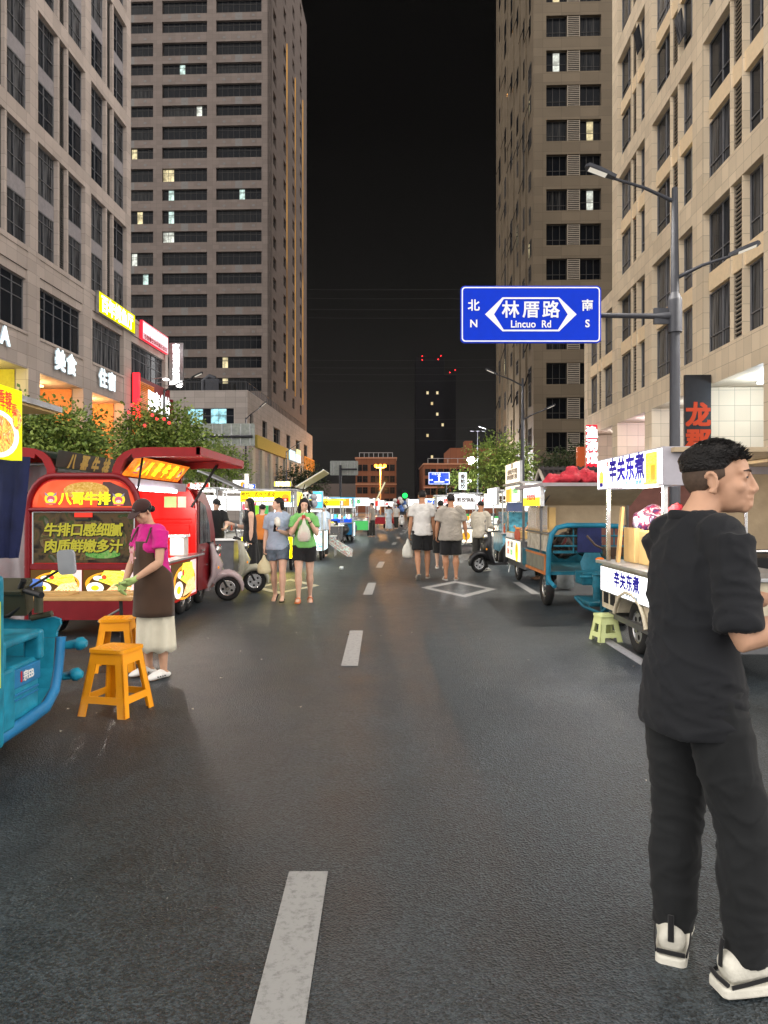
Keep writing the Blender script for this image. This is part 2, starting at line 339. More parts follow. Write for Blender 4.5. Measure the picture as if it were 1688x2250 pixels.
def diamond(name, cs, m, wdt=0.13):
    c=Vector((sum(p[0] for p in cs)/4,sum(p[1] for p in cs)/4)); b=MB(); k=[1-0.24,1-0.24,1-0.24,1-0.24]
    o=[(x,y,.004) for x,y in cs]; i=[(c.x+(x-c.x)*.74,c.y+(y-c.y)*.74,.004) for x,y in cs]
    b.add(o+i,[(j,(j+1)%4,4+(j+1)%4,4+j) for j in range(4)]); return tag(b.build(name,m),kind='structure')
diamond('diamond_marking', [G(925,1291.5)[:2],G(1022,1313)[:2],G(1091,1295)[:2],G(1000,1277)[:2]], M['white_paint'])
diamond('diamond_marking', [G(556,1292)[:2],G(612,1305)[:2],G(703,1287)[:2],G(640,1272)[:2]], M['yellow_paint'])
M['paving']=tile('pavement_slabs',(0.16,0.15,0.14),0.4,0.4,0.012,0.4,0.75)
mb=MB(); mb.M=SF; mb.b2((-19,4,0.001),(-8.2,260,.13)); tag(mb.build('pavement',M['paving']),kind='structure')
mb=MB(); mb.M=SF; mb.b2((4.7,2,0.001),(11.6,260,.13)); tag(mb.build('pavement',M['paving']),kind='structure')
M['kerb']=mat('kerb_stone',(0.24,0.235,0.225),0.75,bump=0.3)
for x0,x1 in((-8.2,-8.05),(4.55,4.7)):
    mb=MB(); mb.M=SF; mb.b2((x0,4,0.001),(x1,260,.15)); tag(mb.build('kerb',M['kerb'],bevel=.02),kind='structure')

# ---------------------------------------------------------------- windows and louvres (shared meshes)
_wm={}
def win_mesh(w,h,cols,rows,key='glass',lit=None,litcols=()):
    k=(round(w,2),round(h,2),cols,tuple(rows),key,lit.name if lit else None,tuple(litcols))
    if k in _wm: return _wm[k]
    b=MB(); xs=[-w/2+w*i/cols for i in range(cols+1)]; zs=[0]+[h*r for r in rows]+[h]
    for i in range(cols):
        for j in range(len(zs)-1):
            b.poly([(xs[i],0,zs[j]),(xs[i+1],0,zs[j]),(xs[i+1],0,zs[j+1]),(xs[i],0,zs[j+1])], 2 if (i in litcols and lit) else 0)
    t=.035
    for i,x in enumerate(xs): b.box((x+(t if i==0 else -t if i==cols else 0)*.5,-.03,h/2),(t if 0<i<cols else t*1.6,.05,h-.01),1)
    for j,z in enumerate(zs): b.box((0,-.028,z+(t if j==0 else -t if j==len(zs)-1 else 0)*.5),(w-.01,.04,t if 0<j<len(zs)-1 else t*1.6),1)
    o=b.build('window',[M[key],M['frame_dark' if key=='glass2' else 'frame']]+([lit] if lit else [])); me=o.data; bpy.data.objects.remove(o); _wm[k]=me; return me
def louvre_mesh(w,h,key='louvre',n=None):
    k=('l',round(w,2),round(h,2),key)
    if k in _wm: return _wm[k]
    b=MB(); n=n or int(h/.16); b.b2((-w/2,0,0),(w/2,.02,h),1)
    for i in range(n): b.box((0,-.03,h*(i+.5)/n),(w-.06,.05,h/n*.35),0,(R(-35),0,0))
    for x in(-w/2+.02,w/2-.02): b.box((x,-.03,h/2),(.04,.07,h),0)
    o=b.build('louvre_panel',[M[key],M['dark']]); me=o.data; bpy.data.objects.remove(o); _wm[k]=me; return me
LIT=[em('lit_room_cool',(0.75,1,0.93),.9,0.9,1.5),em('lit_room_warm',(1,0.86,0.5),.9,0.9,1.5),em('lit_room_white',(0.95,1,0.9),0.9,.9,1.5)]
class Bld:
    def __init__(s,name,label,o):
        s.o=Vector(o); s.root=thing(name,label,'building',sfw(*o),TH); s.b=MB(); s.b.M=Matrix.Translation(-s.o)
    def box(s,x0,x1,y0,y1,z0,z1,m=0): s.b.b2((x0,y0,z0),(x1,y1,z1),m)
    def put(s,me,name,x,y,z,rz=0): return sub(s.root,me,name,Vector((x,y,z))-s.o,rz)
    def part(s,b,name,mats,**k): b.M=Matrix.Identity(4); b.v=[v-s.o for v in b.v]; return b.build(name,mats,s.root,**k)
    def done(s,mats): return s.b.build('wall',mats,s.root)
RE=R(90); RW=R(-90)
# ---------------------------------------------------------------- left block with shops
B=Bld('office_block','pinkish stone block beside the left pavement, shop signs on its lower storeys',(-19,36,0))
X=-19.0; D=.32
B.box(X-16,X-D,17.6,49.6,14.1,42.5)                      # upper core
B.box(X-16,X-D-2.6,17.6,57,0,8.33)                       # shop back wall
B.box(X-16,X-D,17.6,56.99,8.35,14.09)
piers=[17.6+6.25*i for i in range(6)]
for i,y in enumerate(piers[:5]): B.box(X-D-.01,X,y,y+.78,14.1,42.5)
B.box(X-D-.01,X,48.85,49.6,14.1,42.5)
for i in range(5):
    y0,y1=piers[i]+.78,piers[i]+6.25
    for k in range(4):
        z=14.33+6.67*k
        B.box(X-D-.005,X-.004,y0,y1,z+5.75,z+6.67)                   # beam over two storeys
        B.box(X-D+.001,X-.03,y0+2.16,y0+2.36,z,z+5.75); B.box(X-D+.001,X-.03,y0+3.2,y0+3.4,z,z+5.75)
        if i>=2:
            for (a,b_) in((y0,y0+2.16),(y0+3.4,y1)):
                for f in(0,3.25):
                    lit=None; lc=()
                    if rnd.random()<.02: lit=LIT[rnd.randrange(3)]; lc=(1,)
                    B.put(win_mesh(b_-a,2.45 if f==0 else 2.5,2,(.36,.8),'glass',lit,lc),'window',X-D+.02,(a+b_)/2,z+f,RE)
                s_=MB(); s_.b2((X-D+.03,a+.01,z+2.46),(X-.24,b_-.01,z+3.24)); B.part(s_,'spandrel',M['spandrel'])
            B.put(louvre_mesh(.84,5.72,'louvre_dark',44),'louvre_panel',X-D+.05,y0+2.78,z+.01,RE)
    B.box(X-D-.005,X-.004,y0,y1,14.1,14.33)
# podium piers and lintels
pp=[(23.6,24.7),(29.85,30.95),(36.05,37.2),(42.2,43.4),(48.2,49.5),(56.4,57.0)]
for a,b_ in pp: B.box(X-D-2.7,X+.06,a,b_,0,14.1)
for (a,b_),(c,d) in zip(pp,pp[1:]):
    B.box(X-D-.02,X+.02,b_,c,13.2,14.1); B.box(X-D-.02,X-.05,b_,c,12.75,13.2); B.box(X-D-2.7,X+.02,b_,c,8.33,10.0); B.box(X-D,X+.09,b_+.02,c-.02,9.98,10.12)
    n=5 if c-b_<6 else 6
    me=win_mesh(c-b_,2.63,n,(.62,.85),'glass'); B.put(me,'window',X-D+.06,(b_+c)/2,10.12,RE)
B.box(X-.3,X+.07,17.6,57.02,14.1,14.35)
B.done([M['stone_left']])
M['shop_orange']=mat('orange_shop_wall',(0.62,0.26,0.09),0.7); M['shop_olive']=mat('olive_shop_wall',(0.42,0.36,0.05),0.7)
def shop(a,b_,m,colr,pw,name='shopfront'):
    s_=MB(); x=X-D-2.55
    s_.b2((x,a,.1),(x+.05,b_,8.3),0)
    s_.b2((x,a+.03,.1),(X-.6,a+.08,8.3),0); s_.b2((x,b_-.08,.1),(X-.6,b_-.03,8.3),0)
    for k in range(7): s_.b2((x+.06,a+.8,5.9+k*.28),(x+.12,b_-2.2,6.0+k*.28),1)
    s_.b2((x+.05,a+.6,.1),(x+.1,b_-.6,3.2),2); s_.b2((x+.05,a+.6,3.3),(x+.1,b_-.6,5.6),2)
    for k in range(5): yy=a+.6+(b_-a-1.2)*k/4; s_.b2((x+.1,yy-.04,.1),(x+.16,yy+.04,5.6),1)
    p=B.part(s_,name,[m,M['louvre'],M['glass']])
    s_=MB(); s_.b2((x+1.2,(a+b_)/2-.9,8.16),(x+1.4,(a+b_)/2+.9,8.26)); B.part(s_,'ceiling_lamp',em('shop_lamp_%d'%int(a),colr,6))
    light('shop_light',Vector((x+1.3,(a+b_)/2,7.6))-B.o,pw,colr,.4,parent=B.root)
shop(30.95,36.05,M['shop_olive'],(1,.85,.25),330); shop(37.2,42.2,M['shop_orange'],(1,.6,.25),300)
shop(43.4,48.2,M['shop_orange'],(1,.5,.2),600); shop(49.5,56.4,M['shop_orange'],(1,.55,.25),500)
# letters and signs on the block
def wall_text(name,label,s,y,z,size,m,step,cat='sign'):
    t=thing(name,label,cat,sfw(X+.12,y,z),TH)
    for i,ch in enumerate(s):
        b=MB(); b.text(ch,(.1,step*i,0),(0,1,0),(0,0,1),size,0,.03); b.text(ch,(.04,step*i,0),(0,1,0),(0,0,1),size*1.02,1,.045)
        b.build('letter',[m,M['steel']],t)
    return t
wall_text('channel_letters','white glowing characters 美食 above the olive-walled shop arcade','美食',39.1,9.33,1.05,M['letter_white'],1.3)
wall_text('channel_letters','white glowing characters 住宿 above the bright orange shop arcade','住宿',44.6,9.33,1.05,M['letter_white'],1.3)
wall_text('channel_letters','white glowing letters ending in A, cut by the left picture edge','SPA',31.6,9.45,1.05,M['letter_white'],1.05)
M['sg_yellow']=em('yellow_lightbox',(1,0.92,0.0),1.2); M['sg_yhot']=em('white_hot_letters',(1,1,.75),3.0); M['sg_pink']=em('pink_lightbox',(1,0.62,0.68),1.0,.2); M['sg_red']=em('red_lightbox',(1,.03,.06),1.0)
M['sg_white']=em('white_lightbox',(1,1,1),2.6); M['ink_red']=mat('red_ink',(0.5,0.02,0.03)); M['ink_blue']=mat('blue_ink',(0.02,0.015,0.45))
def wall_sign(name,label,y0,y1,z0,z1,face,txts,rim=None):
    t=thing(name,label,'sign',sfw(X+.1,(y0+y1)/2,(z0+z1)/2),TH); w,h=y1-y0,z1-z0
    b=MB(); b.b2((-.02,-w/2,-h/2),(.18,w/2,h/2),0); b.poly([(.184,-w/2+.04,-h/2+.04),(.184,w/2-.04,-h/2+.04),(.184,w/2-.04,h/2-.04),(.184,-w/2+.04,h/2-.04)],1); b.build('lightbox',[rim or M['steel'],face],t)
    b=MB(); ms=[]
    for i,(s,dy,dz,size,m,width) in enumerate(txts): b.text(s,(.19,dy,dz),(0,1,0),(0,0,1),size,i,.03,width); ms.append(m)
    b.build('lettering',ms,t); return t
wall_sign('lightbox_sign','long glaring yellow lightbox sign at the top of the shop podium',43.8,49.6,13.15,14.45,M['sg_yellow'],[('百年烤鱼厅',0,0,.95,M['sg_yhot'],5.0)])
wall_sign('lightbox_sign','pale pink lightbox sign with red border near the podium corner',51.0,56.4,13.2,14.5,M['sg_pink'],[('吕福大酒店公寓会馆',0,.17,.62,M['sg_white'],5.0),('住宿餐饮休闲娱乐会议',0,-.4,.3,M['ink_red'],4.8)],M['sg_red'])
t=thing('blade_sign','tall white glowing vertical sign on the podium corner, seen edge-on',"sign",sfw(X+.75,57.25,12.6),TH)
b=MB(); b.b2((-.65,-.1,-1.65),(.45,.1,1.65),0); b.build('lightbox',[M['steel']],t)
b=MB()
for i,ch in enumerate('家宾酒店棋牌'): b.text(ch,(-.1,-.11,1.3-.5*i),(1,0,0),(0,0,1),.5,0,.04)
b.b2((-.6,-.12,-1.6),(.4,-.105,-1.3),0); b.build('lettering',[M['sg_white']],t)
# restaurant front in red and orange under the last podium window
t=thing('restaurant_sign','orange slatted restaurant fascia with big white brush letters in red frame','sign',sfw(X+.1,53,9.2),TH)
M['slat']=em('orange_lit_slats',(0.9,0.25,0.03),.55,.5,3); M['maroon']=mat('maroon_board',(0.16,0.015,0.02),.5)
b=MB(); b.b2((0,-3.6,-2.0),(.15,3.9,1.3),0)
b.build('backboard',[M['maroon']],t)
b=MB()
for k in range(22): b.box((.2,-1.6,-1.7+k*.125),(.06,3.6,.07),0)
b.build('slat_screen',[M['slat']],t)
b=MB(); b.b2((.1,-3.62,-2.1),(.5,-3.35,1.35)); b.build('neon_frame',[M['red_glow']],t)
b=MB(); b.b2((.1,3.75,-2.1),(.4,3.95,.6)); b.build('end_board',[M['maroon']],t)
b=MB(); b.text('阿壶食坊',(.5,.55,-.25),(0,1,0),(0,0,1),1.35,0,.05,4.6); b.build('lettering',[M['sg_white']],t)
for k in range(3):
    b=MB(); yy=-.2+k*1.5; b.tube([(.1,yy,1.5),(.9,yy+.1,1.62),(1.1,yy+.15,1.55)],.03,6,0); b.ell((1.15,yy+.2,1.5),(.22,.3,.08),10,5,1); b.build('spot_lamp',[M['steel'],M['white_light']],t)

# ---------------------------------------------------------------- right block
B=Bld('office_block','cream stone block rising on the right behind the street sign',(11.6,36,0)); X=11.6; D=.34
def opening_bays(far,near): pass
rp=[(50.2,51.1),(42.9,44.0),(36.8,37.9),(30.4,31.5),(24.1,25.2),(17.8,18.9)]
B.box(X+D,X+16,15,44,7.0,42.5); B.box(X+D,X+16,44,51.05,6.9,14.2); B.box(X+3.2,X+16,15,51,0,7.0)
for j,(a,b_) in enumerate(rp): B.box(X,X+D+.01,a,b_,6.3,14.2 if j==0 else 42.5)
for j,(a,b_) in enumerate(rp): B.box(X,X+3.3,a,b_,0,6.31)
for (a1,b1),(a0,b0) in zip(rp,rp[1:]):
    y0,y1=b0,a1
    nd=1 if y1>45 else 5
    for k in range(nd):
        z=[7.57,14.4,21.1,27.9,34.6][k]
        top=[14.4,21.1,27.9,34.6,42.5][k] if nd>1 else 14.2
        B.box(X+.004,X+D+.005,y0,y1,z+5.67,top)
        wl=y1-2.54; B.box(X+.02,X+D+.001,wl-1.06,wl-.98,z,z+5.67); B.box(X+.02,X+D+.001,wl-.06,wl+.02,z,z+5.67)
        if y1>24:
            for (a,b_) in((wl+.02,y1),(y0,wl-1.06)):
                for f in(0,3.2):
                    lit=None; lc=()
                    if rnd.random()<.025: lit=LIT[rnd.randrange(3)]; lc=(rnd.randrange(2),)
                    B.put(win_mesh(b_-a,2.46,2,(.3,),'glass',lit,lc),'window',X+D-.02,(a+b_)/2,z+f,RW)
            s_=MB(); s_.b2((X+.1,y0,z+2.47),(X+D,wl-1.06,z+3.19)); s_.b2((X+.09,wl-1.07,z+2.46),(X+.2,wl+.03,z+3.2)); s_.b2((X+.1,wl+.02,z+2.47),(X+D,y1-.36,z+3.19)); B.part(s_,'spandrel',M['spandrel_cream'])
            B.put(louvre_mesh(.9,2.44,'louvre'),'louvre_panel',X+.2,wl-.52,z+.01,RW); B.put(louvre_mesh(.9,2.44,'louvre'),'louvre_panel',X+.2,wl-.52,z+3.21,RW)
    B.box(X+.004,X+D+.005,y0,y1,6.3,7.57)
    B.box(X+D,X+3.3,y0,y1,6.32,6.9)
B.box(X-.06,X+.4,15,51.12,14.05,14.28) if False else None
B.done([M['stone_right']])
# open cases of windows pushed out
for (y,z) in((32.6,22.2),(38.6,25.4),(38.7,29.0)):
    s_=MB(); s_.box((X-.12,y,z),(.04,.8,1.1),0,(0,R(-9),0)); B.part(s_,'open_casement',M['glass'])
M['lav']=mat('lavender_shop_wall',(0.62,0.58,0.66),0.5)
for j,((a1,b1),(a0,b0)) in enumerate(zip(rp,rp[1:])):
    y0,y1=b0,a1; x=X+3.0
    s_=MB(); s_.b2((x,y0,.1),(x+.05,y1,6.2),0); s_.b2((x-.06,y0+.5,.1),(x-.01,y1-.5,2.6),1); s_.b2((x-.06,y0+.5,2.75),(x-.01,y1-.5,4.6),1)
    for k in range(8): s_.b2((x-.1,y0+.5,4.8+k*.16),(x-.02,y1-.5,4.88+k*.16),2)
    for k in range(6): yy=y0+.5+(y1-y0-1)*k/5; s_.b2((x-.12,yy-.04,.1),(x-.05,yy+.04,4.7),0)
    B.part(s_,'shopfront',[M['lav'],M['glass'],M['louvre']])
    c=[(.95,.9,1),(.9,.78,1),(.78,.85,1),(.72,.86,1),(.8,.88,1)][j]
    s_=MB(); s_.b2((X+1.5,(y0+y1)/2-1.2,6.2),(X+1.7,(y0+y1)/2+1.2,6.28)); B.part(s_,'ceiling_lamp',em('arcade_lamp_%d'%j,c,5))
    light('arcade_light',Vector((X+1.6,(y0+y1)/2,5.7))-B.o,[150,260,240,420,420][j],c,.35,parent=B.root)
def blade(name,label,y,x0,x1,z0,z1,face,s,m,size,step,zt=None,back=None):
    t=thing(name,label,'sign',sfw(X,y,(z0+z1)/2),TH)
    b=MB(); b.b2((x0-X,-.08,z0-(z0+z1)/2),(x1-X,.08,z1-(z0+z1)/2),0); b.build('signboard',[face],t)
    b=MB(); n=len(s); zz=(zt if zt is not None else (z1-z0)/2-step*.6)
    for i,ch in enumerate(s): b.text(ch,((x0+x1)/2-X,-.09,zz-step*i),(1,0,0),(0,0,1),size,0,.03)
    b.build('lettering',[m],t); return t
M['orange_letter']=em('orange_red_letter',(0.8,0.10,0.04),.32); M['sg_black']=mat('black_signboard',(0.02,0.02,0.022),.4)
blade('blade_sign','tall black projecting sign with orange red characters beside the lamp pole',29.5,10.55,11.55,2.3,6.65,M['sg_black'],'龙郡上品',M['orange_letter'],.88,1.02,.62)
blade('blade_sign','small red and white glowing projecting sign below the cream block',47.5,10.9,11.55,3.6,6.7,M['sg_red'],'渔汤馆',M['sg_white'],.7,.8)
b=MB(); b.M=SF; b.b2((11.1,50.95,0),(11.62,51.35,5.6)); o=b.build('orange_pilaster',em('orange_pilaster_light',(.8,.16,.05),.35)); tag(o,'orange red upright panel at the far corner of the cream block','pillar')

# ---------------------------------------------------------------- left tower and its podium
B=Bld('residential_tower','tall brown tower on the left with wide dark window bands and amber light strips',(-26,120,0)); XR=-20.2; YF=105.5
B.box(-62,XR-.5,YF+.5,141,0,93); 
px_=[(-21.57,-20.2),(-29.4,-28.1),(-37.2,-35.9),(-45,-43.7),(-52.8,-51.5)]
for a,b_ in px_: B.box(a,b_,YF,YF+.52,0,93)
B.box(-62,-52.8,YF+.001,YF+.52,0,93)
nw=0; extra=MB()
for bi,((r0,r1),(l0,l1)) in enumerate(zip(px_,px_[1:])):
    x0,x1=l1,r0
    for k in range(0,25):
        zt=20+3*k; h=1.9 if k%2==0 else 1.6; nb=zt-h; prev=zt-3
        zlow=zt-h; B.box(x0,x1,YF+.004,YF+.52,(zt-3) if True else 0,zlow)        # spandrel under the window
        xm=(x0+x1)/2
        if k%2==0: B.box(xm-.5,xm+.5,YF-.0,YF+.5,zt-2.98,zlow-.03,1)
        for dx in(-2.1,0,2.1): B.box(xm+dx-.2,xm+dx+.2,YF-.02,YF+.1,zt-2.5-(.1 if k%2 else 0),zt-2.2-(.1 if k%2 else 0),2)
        if k>=18 and bi>=0: lit=None
        lit=None; lc=()
        key=(bi,k)
        spec={(1,15):(0,(3,)),(1,13):(2,(6,)),(2,11):(1,(4,)),(1,10):(1,(0,1)),(1,9):(0,(1,)),(0,9):(0,(4,)),(2,8):(1,(5,)),(1,8):(0,(1,)),(1,7):(2,(0,1)),(2,5):(0,(6,)),(2,3):(1,(3,)),(2,6):(2,(4,)),(0,0):(1,(1,)),(0,1):(1,(1,))}
        if key in spec: lit=LIT[spec[key][0]]; lc=spec[key][1]
        if bi<3 and k<20: B.put(win_mesh(x1-x0,h,8,(.7,),'glass2',lit,lc),'window',xm,YF+.42,zlow)
    B.box(x0,x1,YF+.004,YF+.52,92,93); B.box(x0,x1,YF+.004,YF+.52,0,17)
# flank to the street
cols=[(107.2,109.6),(115.8,118.0),(124.4,126.5),(132.6,134.6)]; ys=[YF]+[q for c in cols for q in c]+[141]
for i in range(0,len(ys),2): B.box(XR-.52,XR,ys[i]+(.001 if i else 0),ys[i+1],0,93)
wl=[]
for (a,b_) in cols:
    for k in range(25):
        z=18.2+3*k; B.box(XR-.52,XR-.004,a,b_,z+1.7,z+3.0); wl.append((k,a,b_,z))
    B.box(XR-.52,XR-.004,a,b_,0,18.2)
wl.sort(); seen=0
for k,a,b_,z in wl:
    if seen<40: B.put(win_mesh(b_-a,1.7,2,(.7,),'glass2'),'window',XR-.3,(a+b_)/2,z,RE); seen+=1
    else: extra.b2((XR-.34,a,z),(XR-.3,b_,z+1.7))
tag(B.part(extra,'window_row',M['glass2']),kind='stuff')
for yy,z0,z1 in((118.6,20.5,75.6),(127,20.5,75),(135.8,20.3,76)):
    s_=MB(); s_.b2((XR-.02,yy-.07,z0),(XR+.10,yy+.07,z1)); B.part(s_,'light_strip',M['yellow_strip'])
B.done([M['stone_tower'],M['louvre_dark'],M['louvre_dark']])

B=Bld('podium_building','low tiled podium with a lit cyan window in front of the left tower',(-30,95,0)); XR=-19.1; YF=85.5
M['stone_podium']=tile('podium_cladding',(0.33,0.29,0.262),1.2,.62,.012)
B.box(-60,XR-.4,YF+.5,105.4,0,15.0); B.box(-60,XR-.4,105.4,140.9,0,15.0) if False else None
B.box(-60,-26.2,YF,YF+.5,0,15.05); B.box(-20.7,XR,YF,YF+.5,0,15.05); B.box(-26.2,-20.7,YF+.003,YF+.5,12.97,15.05); B.box(-26.2,-20.7,YF+.003,YF+.5,0,11.1)
wins=[(86.8,88.5),(94,97),(101.4,106.5),(112,115.5),(121,125),(130,134)]; e=[YF+.5]+[q for c in wins for q in c]+[141]
B.box(XR-2,XR-.45,105.4,141,0,15)
for i in range(0,len(e),2): B.box(XR-.45,XR,e[i]+.001,e[i+1],10.5,15.05)
for i,(a,b_) in enumerate(wins):
    B.box(XR-.45,XR-.003,a,b_,12.6,15.05); lit=LIT[0] if i in(0,2) else None
    B.put(win_mesh(b_-a,2.1,3,(.6,),'glass2',lit,(0,) if lit else ()),'window',XR-.3,(a+b_)/2,10.5,RE)
B.box(XR-.45,XR-.002,YF+.5,141,0,10.5)
for k in range(10):
    yy=87+5.6*k; B.box(XR-.1,XR+.25,yy,yy+1.6,0,8.6,1)
B.done([M['stone_podium'],mat('pale_pilaster',(0.40,0.36,0.28),.7)])
M['cyan_room']=em('cyan_lit_room',(0.45,0.9,1),1.3,.85,1.5)
B.put(win_mesh(5.5,1.87,6,(.55,),'glass',M['cyan_room'],(0,1,3,4)),'window',-23.45,YF+.3,11.1)
s_=MB()
for k in range(24): s_.cyl((-32+k*.55,YF+.3,15.0),(-32+k*.55,YF+.3,16.1),.02,None,5)
s_.cyl((-32,YF+.3,16.1),(-19.3,YF+.3,16.1),.035,None,6)
for k in range(40): s_.cyl((-19.3,YF+.3+k*1.2,15.0),(-19.3,YF+.3+k*1.2,16.1),.03,None,5)
s_.cyl((-19.3,YF+.3,16.1),(-19.3,YF+48,16.1),.03,None,6); B.part(s_,'roof_railing',M['pole'])
s_=MB(); s_.box((-23.5,87,15.8),(1.6,1.2,1.5),0); s_.tube([(-24.6,86.8,15.1),(-24.6,86.8,16.4),(-23.9,86.8,16.9),(-23.2,86.8,16.6)],.3,8,0); s_.box((-21.8,87.2,15.5),(1.8,1.2,1),1); B.part(s_,'roof_duct',[M['pole'],M['dark']])
s_=MB(); s_.b2((XR+.02,89.5,8.75),(XR+.3,112,10.3)); B.part(s_,'fascia_board',mat('olive_fascia',(0.35,0.27,0.06),.6))
s_=MB(); s_.b2((XR+.3,112.5,8.8),(XR+.5,117.5,10.3),0); s_.b2((XR+.3,118,8.8),(XR+.5,123,10.0),0); s_.b2((XR+.3,119.5,10.05),(XR+.5,123,10.9),1); B.part(s_,'lit_shop_sign',[em('pale_blue_lightbox',(.6,.9,1),1.3,.5,1),em('pale_yellow_lightbox',(1,.95,.5),1.2,.3,1)])
s_=MB()
for q in range(2): s_.b2((XR+.3,128,8.2+q*2),(XR+.5,140,8.35+q*2))
for q in range(7): s_.b2((XR+.3,128+q*2,8.2),(XR+.5,128.2+q*2,10.3))
B.part(s_,'orange_neon',em('orange_neon_tube',(1,.33,.04),.5))

# ---------------------------------------------------------------- right tower
B=Bld('residential_tower','tan tower on the right with paired square dark windows, behind the blue road sign',(18,79,0)); XL=10.4; YF=65.0
B.box(XL+.5,40,YF+.5,94,0,90)
xw=[(11.5,13.3),(14.4,16.2),(18.4,20.2),(21.3,23.1)]
ex=[XL]+[11.5]; 
B.box(XL,11.5,YF,YF+.5,0,90); B.box(16.2,18.4,YF,YF+.5,0,90); B.box(23.1,40,YF,YF+.5,0,90)
for (a,b_) in((13.3,14.4),(20.2,21.3)): B.box(a,b_,YF+.12,YF+.5,0,90)
spec={(0,7):1,(1,7):2,(0,6):0,(1,9):0,(1,10):0}
for k in range(28):
    zt=8+3*k
    for (a,b_) in((11.5,16.2),(18.4,23.1)): B.box(a,b_,YF+.003,YF+.5,zt-3 if k else 0,zt-1.85)
    for i,(a,b_) in enumerate(xw):
        if i<2 and k<16:
            lit=None; lc=()
            if (i,k) in((0,13),(1,9),(0,11),(1,7)): lit=LIT[(i+k)%3]; lc=(1,)
            B.put(win_mesh(b_-a,1.85,3,(.3,) if not lit else (.42,),'glass2',lit,lc),'window',(a+b_)/2,YF+.4,zt-1.85)
        if i==0 and k<16: B.put(louvre_mesh(1.06,1.8,'louvre'),'louvre_panel',13.85,YF+.1,zt-1.83)
extra=MB(); seen=0; rr=random.Random(3)
for k in range(27):
    for j,yy in enumerate((66.8,70.4,74.6,79.2,84.6,90)):
        z=6.5+3*k+rr.choice((0,0,.9,-.8)); wd=rr.choice((.7,1.1,1.5))
        if rr.random()<.14: continue
        if k<18 and seen<60: 
            me=win_mesh(wd,rr.choice((1.4,2.0)),2,(.7,),'glass2',LIT[1] if rr.random()<.05 else None,(0,)); B.put(me,'window',XL-.02,yy,z,RW); seen+=1
        else: extra.b2((XL-.05,yy-wd/2,z),(XL-.01,yy+wd/2,z+1.6))
        if rr.random()<.35: extra.box((XL-.22,yy+wd*.6,z+.5),(.05,.7,1.3),0,(0,R(18),0))
tag(B.part(extra,'window_row',M['glass2']),kind='stuff')
B.box(XL,XL+.52,YF+.5,94,0,90)
for yy in(68.6,72.6,77,82,87.4,92): B.box(XL-.16,XL,yy,yy+.5,0,90)
B.done([M['stone_tower2']])

# ---------------------------------------------------------------- far end of the street
M['red_brick']=tile('orange_brick',(0.22,0.085,0.045),1.5,3.3,.05,.7,.8); M['pane_dark']=M['glass2']
def far_house(label,x0,x1,y0,y1,h,extra=None,rows=3,cols=4):
    c=Vector(((x0+x1)/2,(y0+y1)/2,0)); t=thing('brick_building',label,'building',c)
    b=MB(); b.M=Matrix.Translation(-c); b.b2((x0,y0,0),(x1,y1,h),0); b.b2((x0-.2,y0-.2,h),(x1+.2,y1+.2,h+.35),1)
    for e in extra or []: b.b2(*e,0)
    b.b2((x0-.1,y0-.12,h*.52),(x1+.1,y0-.001,h*.52+.3),1); b.build('wall',[M['red_brick'],mat('brick_trim',(.4,.2,.12))],t)
    for r in range(rows):
        for q in range(cols):
            m=win_mesh(1.3,1.7,2,(.65,),'glass2'); 
            for s_ in(-.75,.75): sub(t,m,'window',Vector((x0+(x1-x0)*(q+.5)/cols+s_,y0-.05,2.2+r*(h-2.5)/rows))-c)
    b=MB(); b.M=Matrix.Translation(-c)
    for q in range(8): b.cyl((x0+1+q*(x1-x0-2)/7,y0+.5,h+.3),(x0+1+q*(x1-x0-2)/7,y0+.5,h+1.6),.06,None,5)
    b.cyl((x0+1,y0+.5,h+1.6),(x1-1,y0+.5,h+1.6),.07,None,5); b.build('roof_railing',[M['steel']],t); return t
far_house('orange brick building straight ahead, lit by the amber street lamp',-7.6,3.3,200,222,14.6,rows=4,cols=3)
far_house('dull red brick building behind the far blue road sign',10.2,30,190,215,12.4,[((17,192,12.4),(30,212,16.8)),((21,194,16.8),(23,198,18.8))],rows=4,cols=6)
t=thing('high_rise','unlit black high-rise on the far skyline with red roof lights','building',(27,420,0))
b=MB(); b.b2((-9,0,0),(7,20,86)); b.b2((7,6,0),(14,20,77)); b.build('wall',mat('night_tower_wall',(.004,.004,.005),.9,spec=0),t)
b=MB(); rr=random.Random(5)
for q in range(10): b.box((rr.choice((-2.5,0,3,6)),-.1,rr.choice([24+6*i for i in range(9)])),(1.2,.1,1.6))
b.build('window',em('far_lit_window',(1,.82,.45),.6),t)
for x,z in((-5.5,86.6),(-5.5,84.4),(5,86.8),(3.5,84.8),(10,77.4),(13,78.8)):
    b=MB(); b.ell((x,-.3,z),.36,8,6); b.build('beacon',M['red_glow'],t)
b=MB(); b.b2((-60,235,0),(-9,250,9)); b.b2((32,220,0),(120,240,8)); o=b.build('background_building',mat('dim_far_wall',(.10,.08,.07),.8)); tag(o,'dim low buildings closing the far side of the crossing','building')
# overhead wires
M['wire']=mat('power_wire',(0.022,0.021,0.02),.8,spec=.1)
for i,z in enumerate((78.5,75.6,72,69.2,54.5,52,49.8,47.6,34,31,26.6)):
    b=MB(); Y=260+i*.8; pts=[(-75+15*q,Y,z-2*(1-((q-5)/5)**2)*.6) for q in range(11)]
    b.tube([p for p in pts],.045,4,0,False); o=b.build('power_wire',M['wire']); 
    tag(o,'thin power wire crossing the dark sky between the towers','wire','power wires across the far sky')

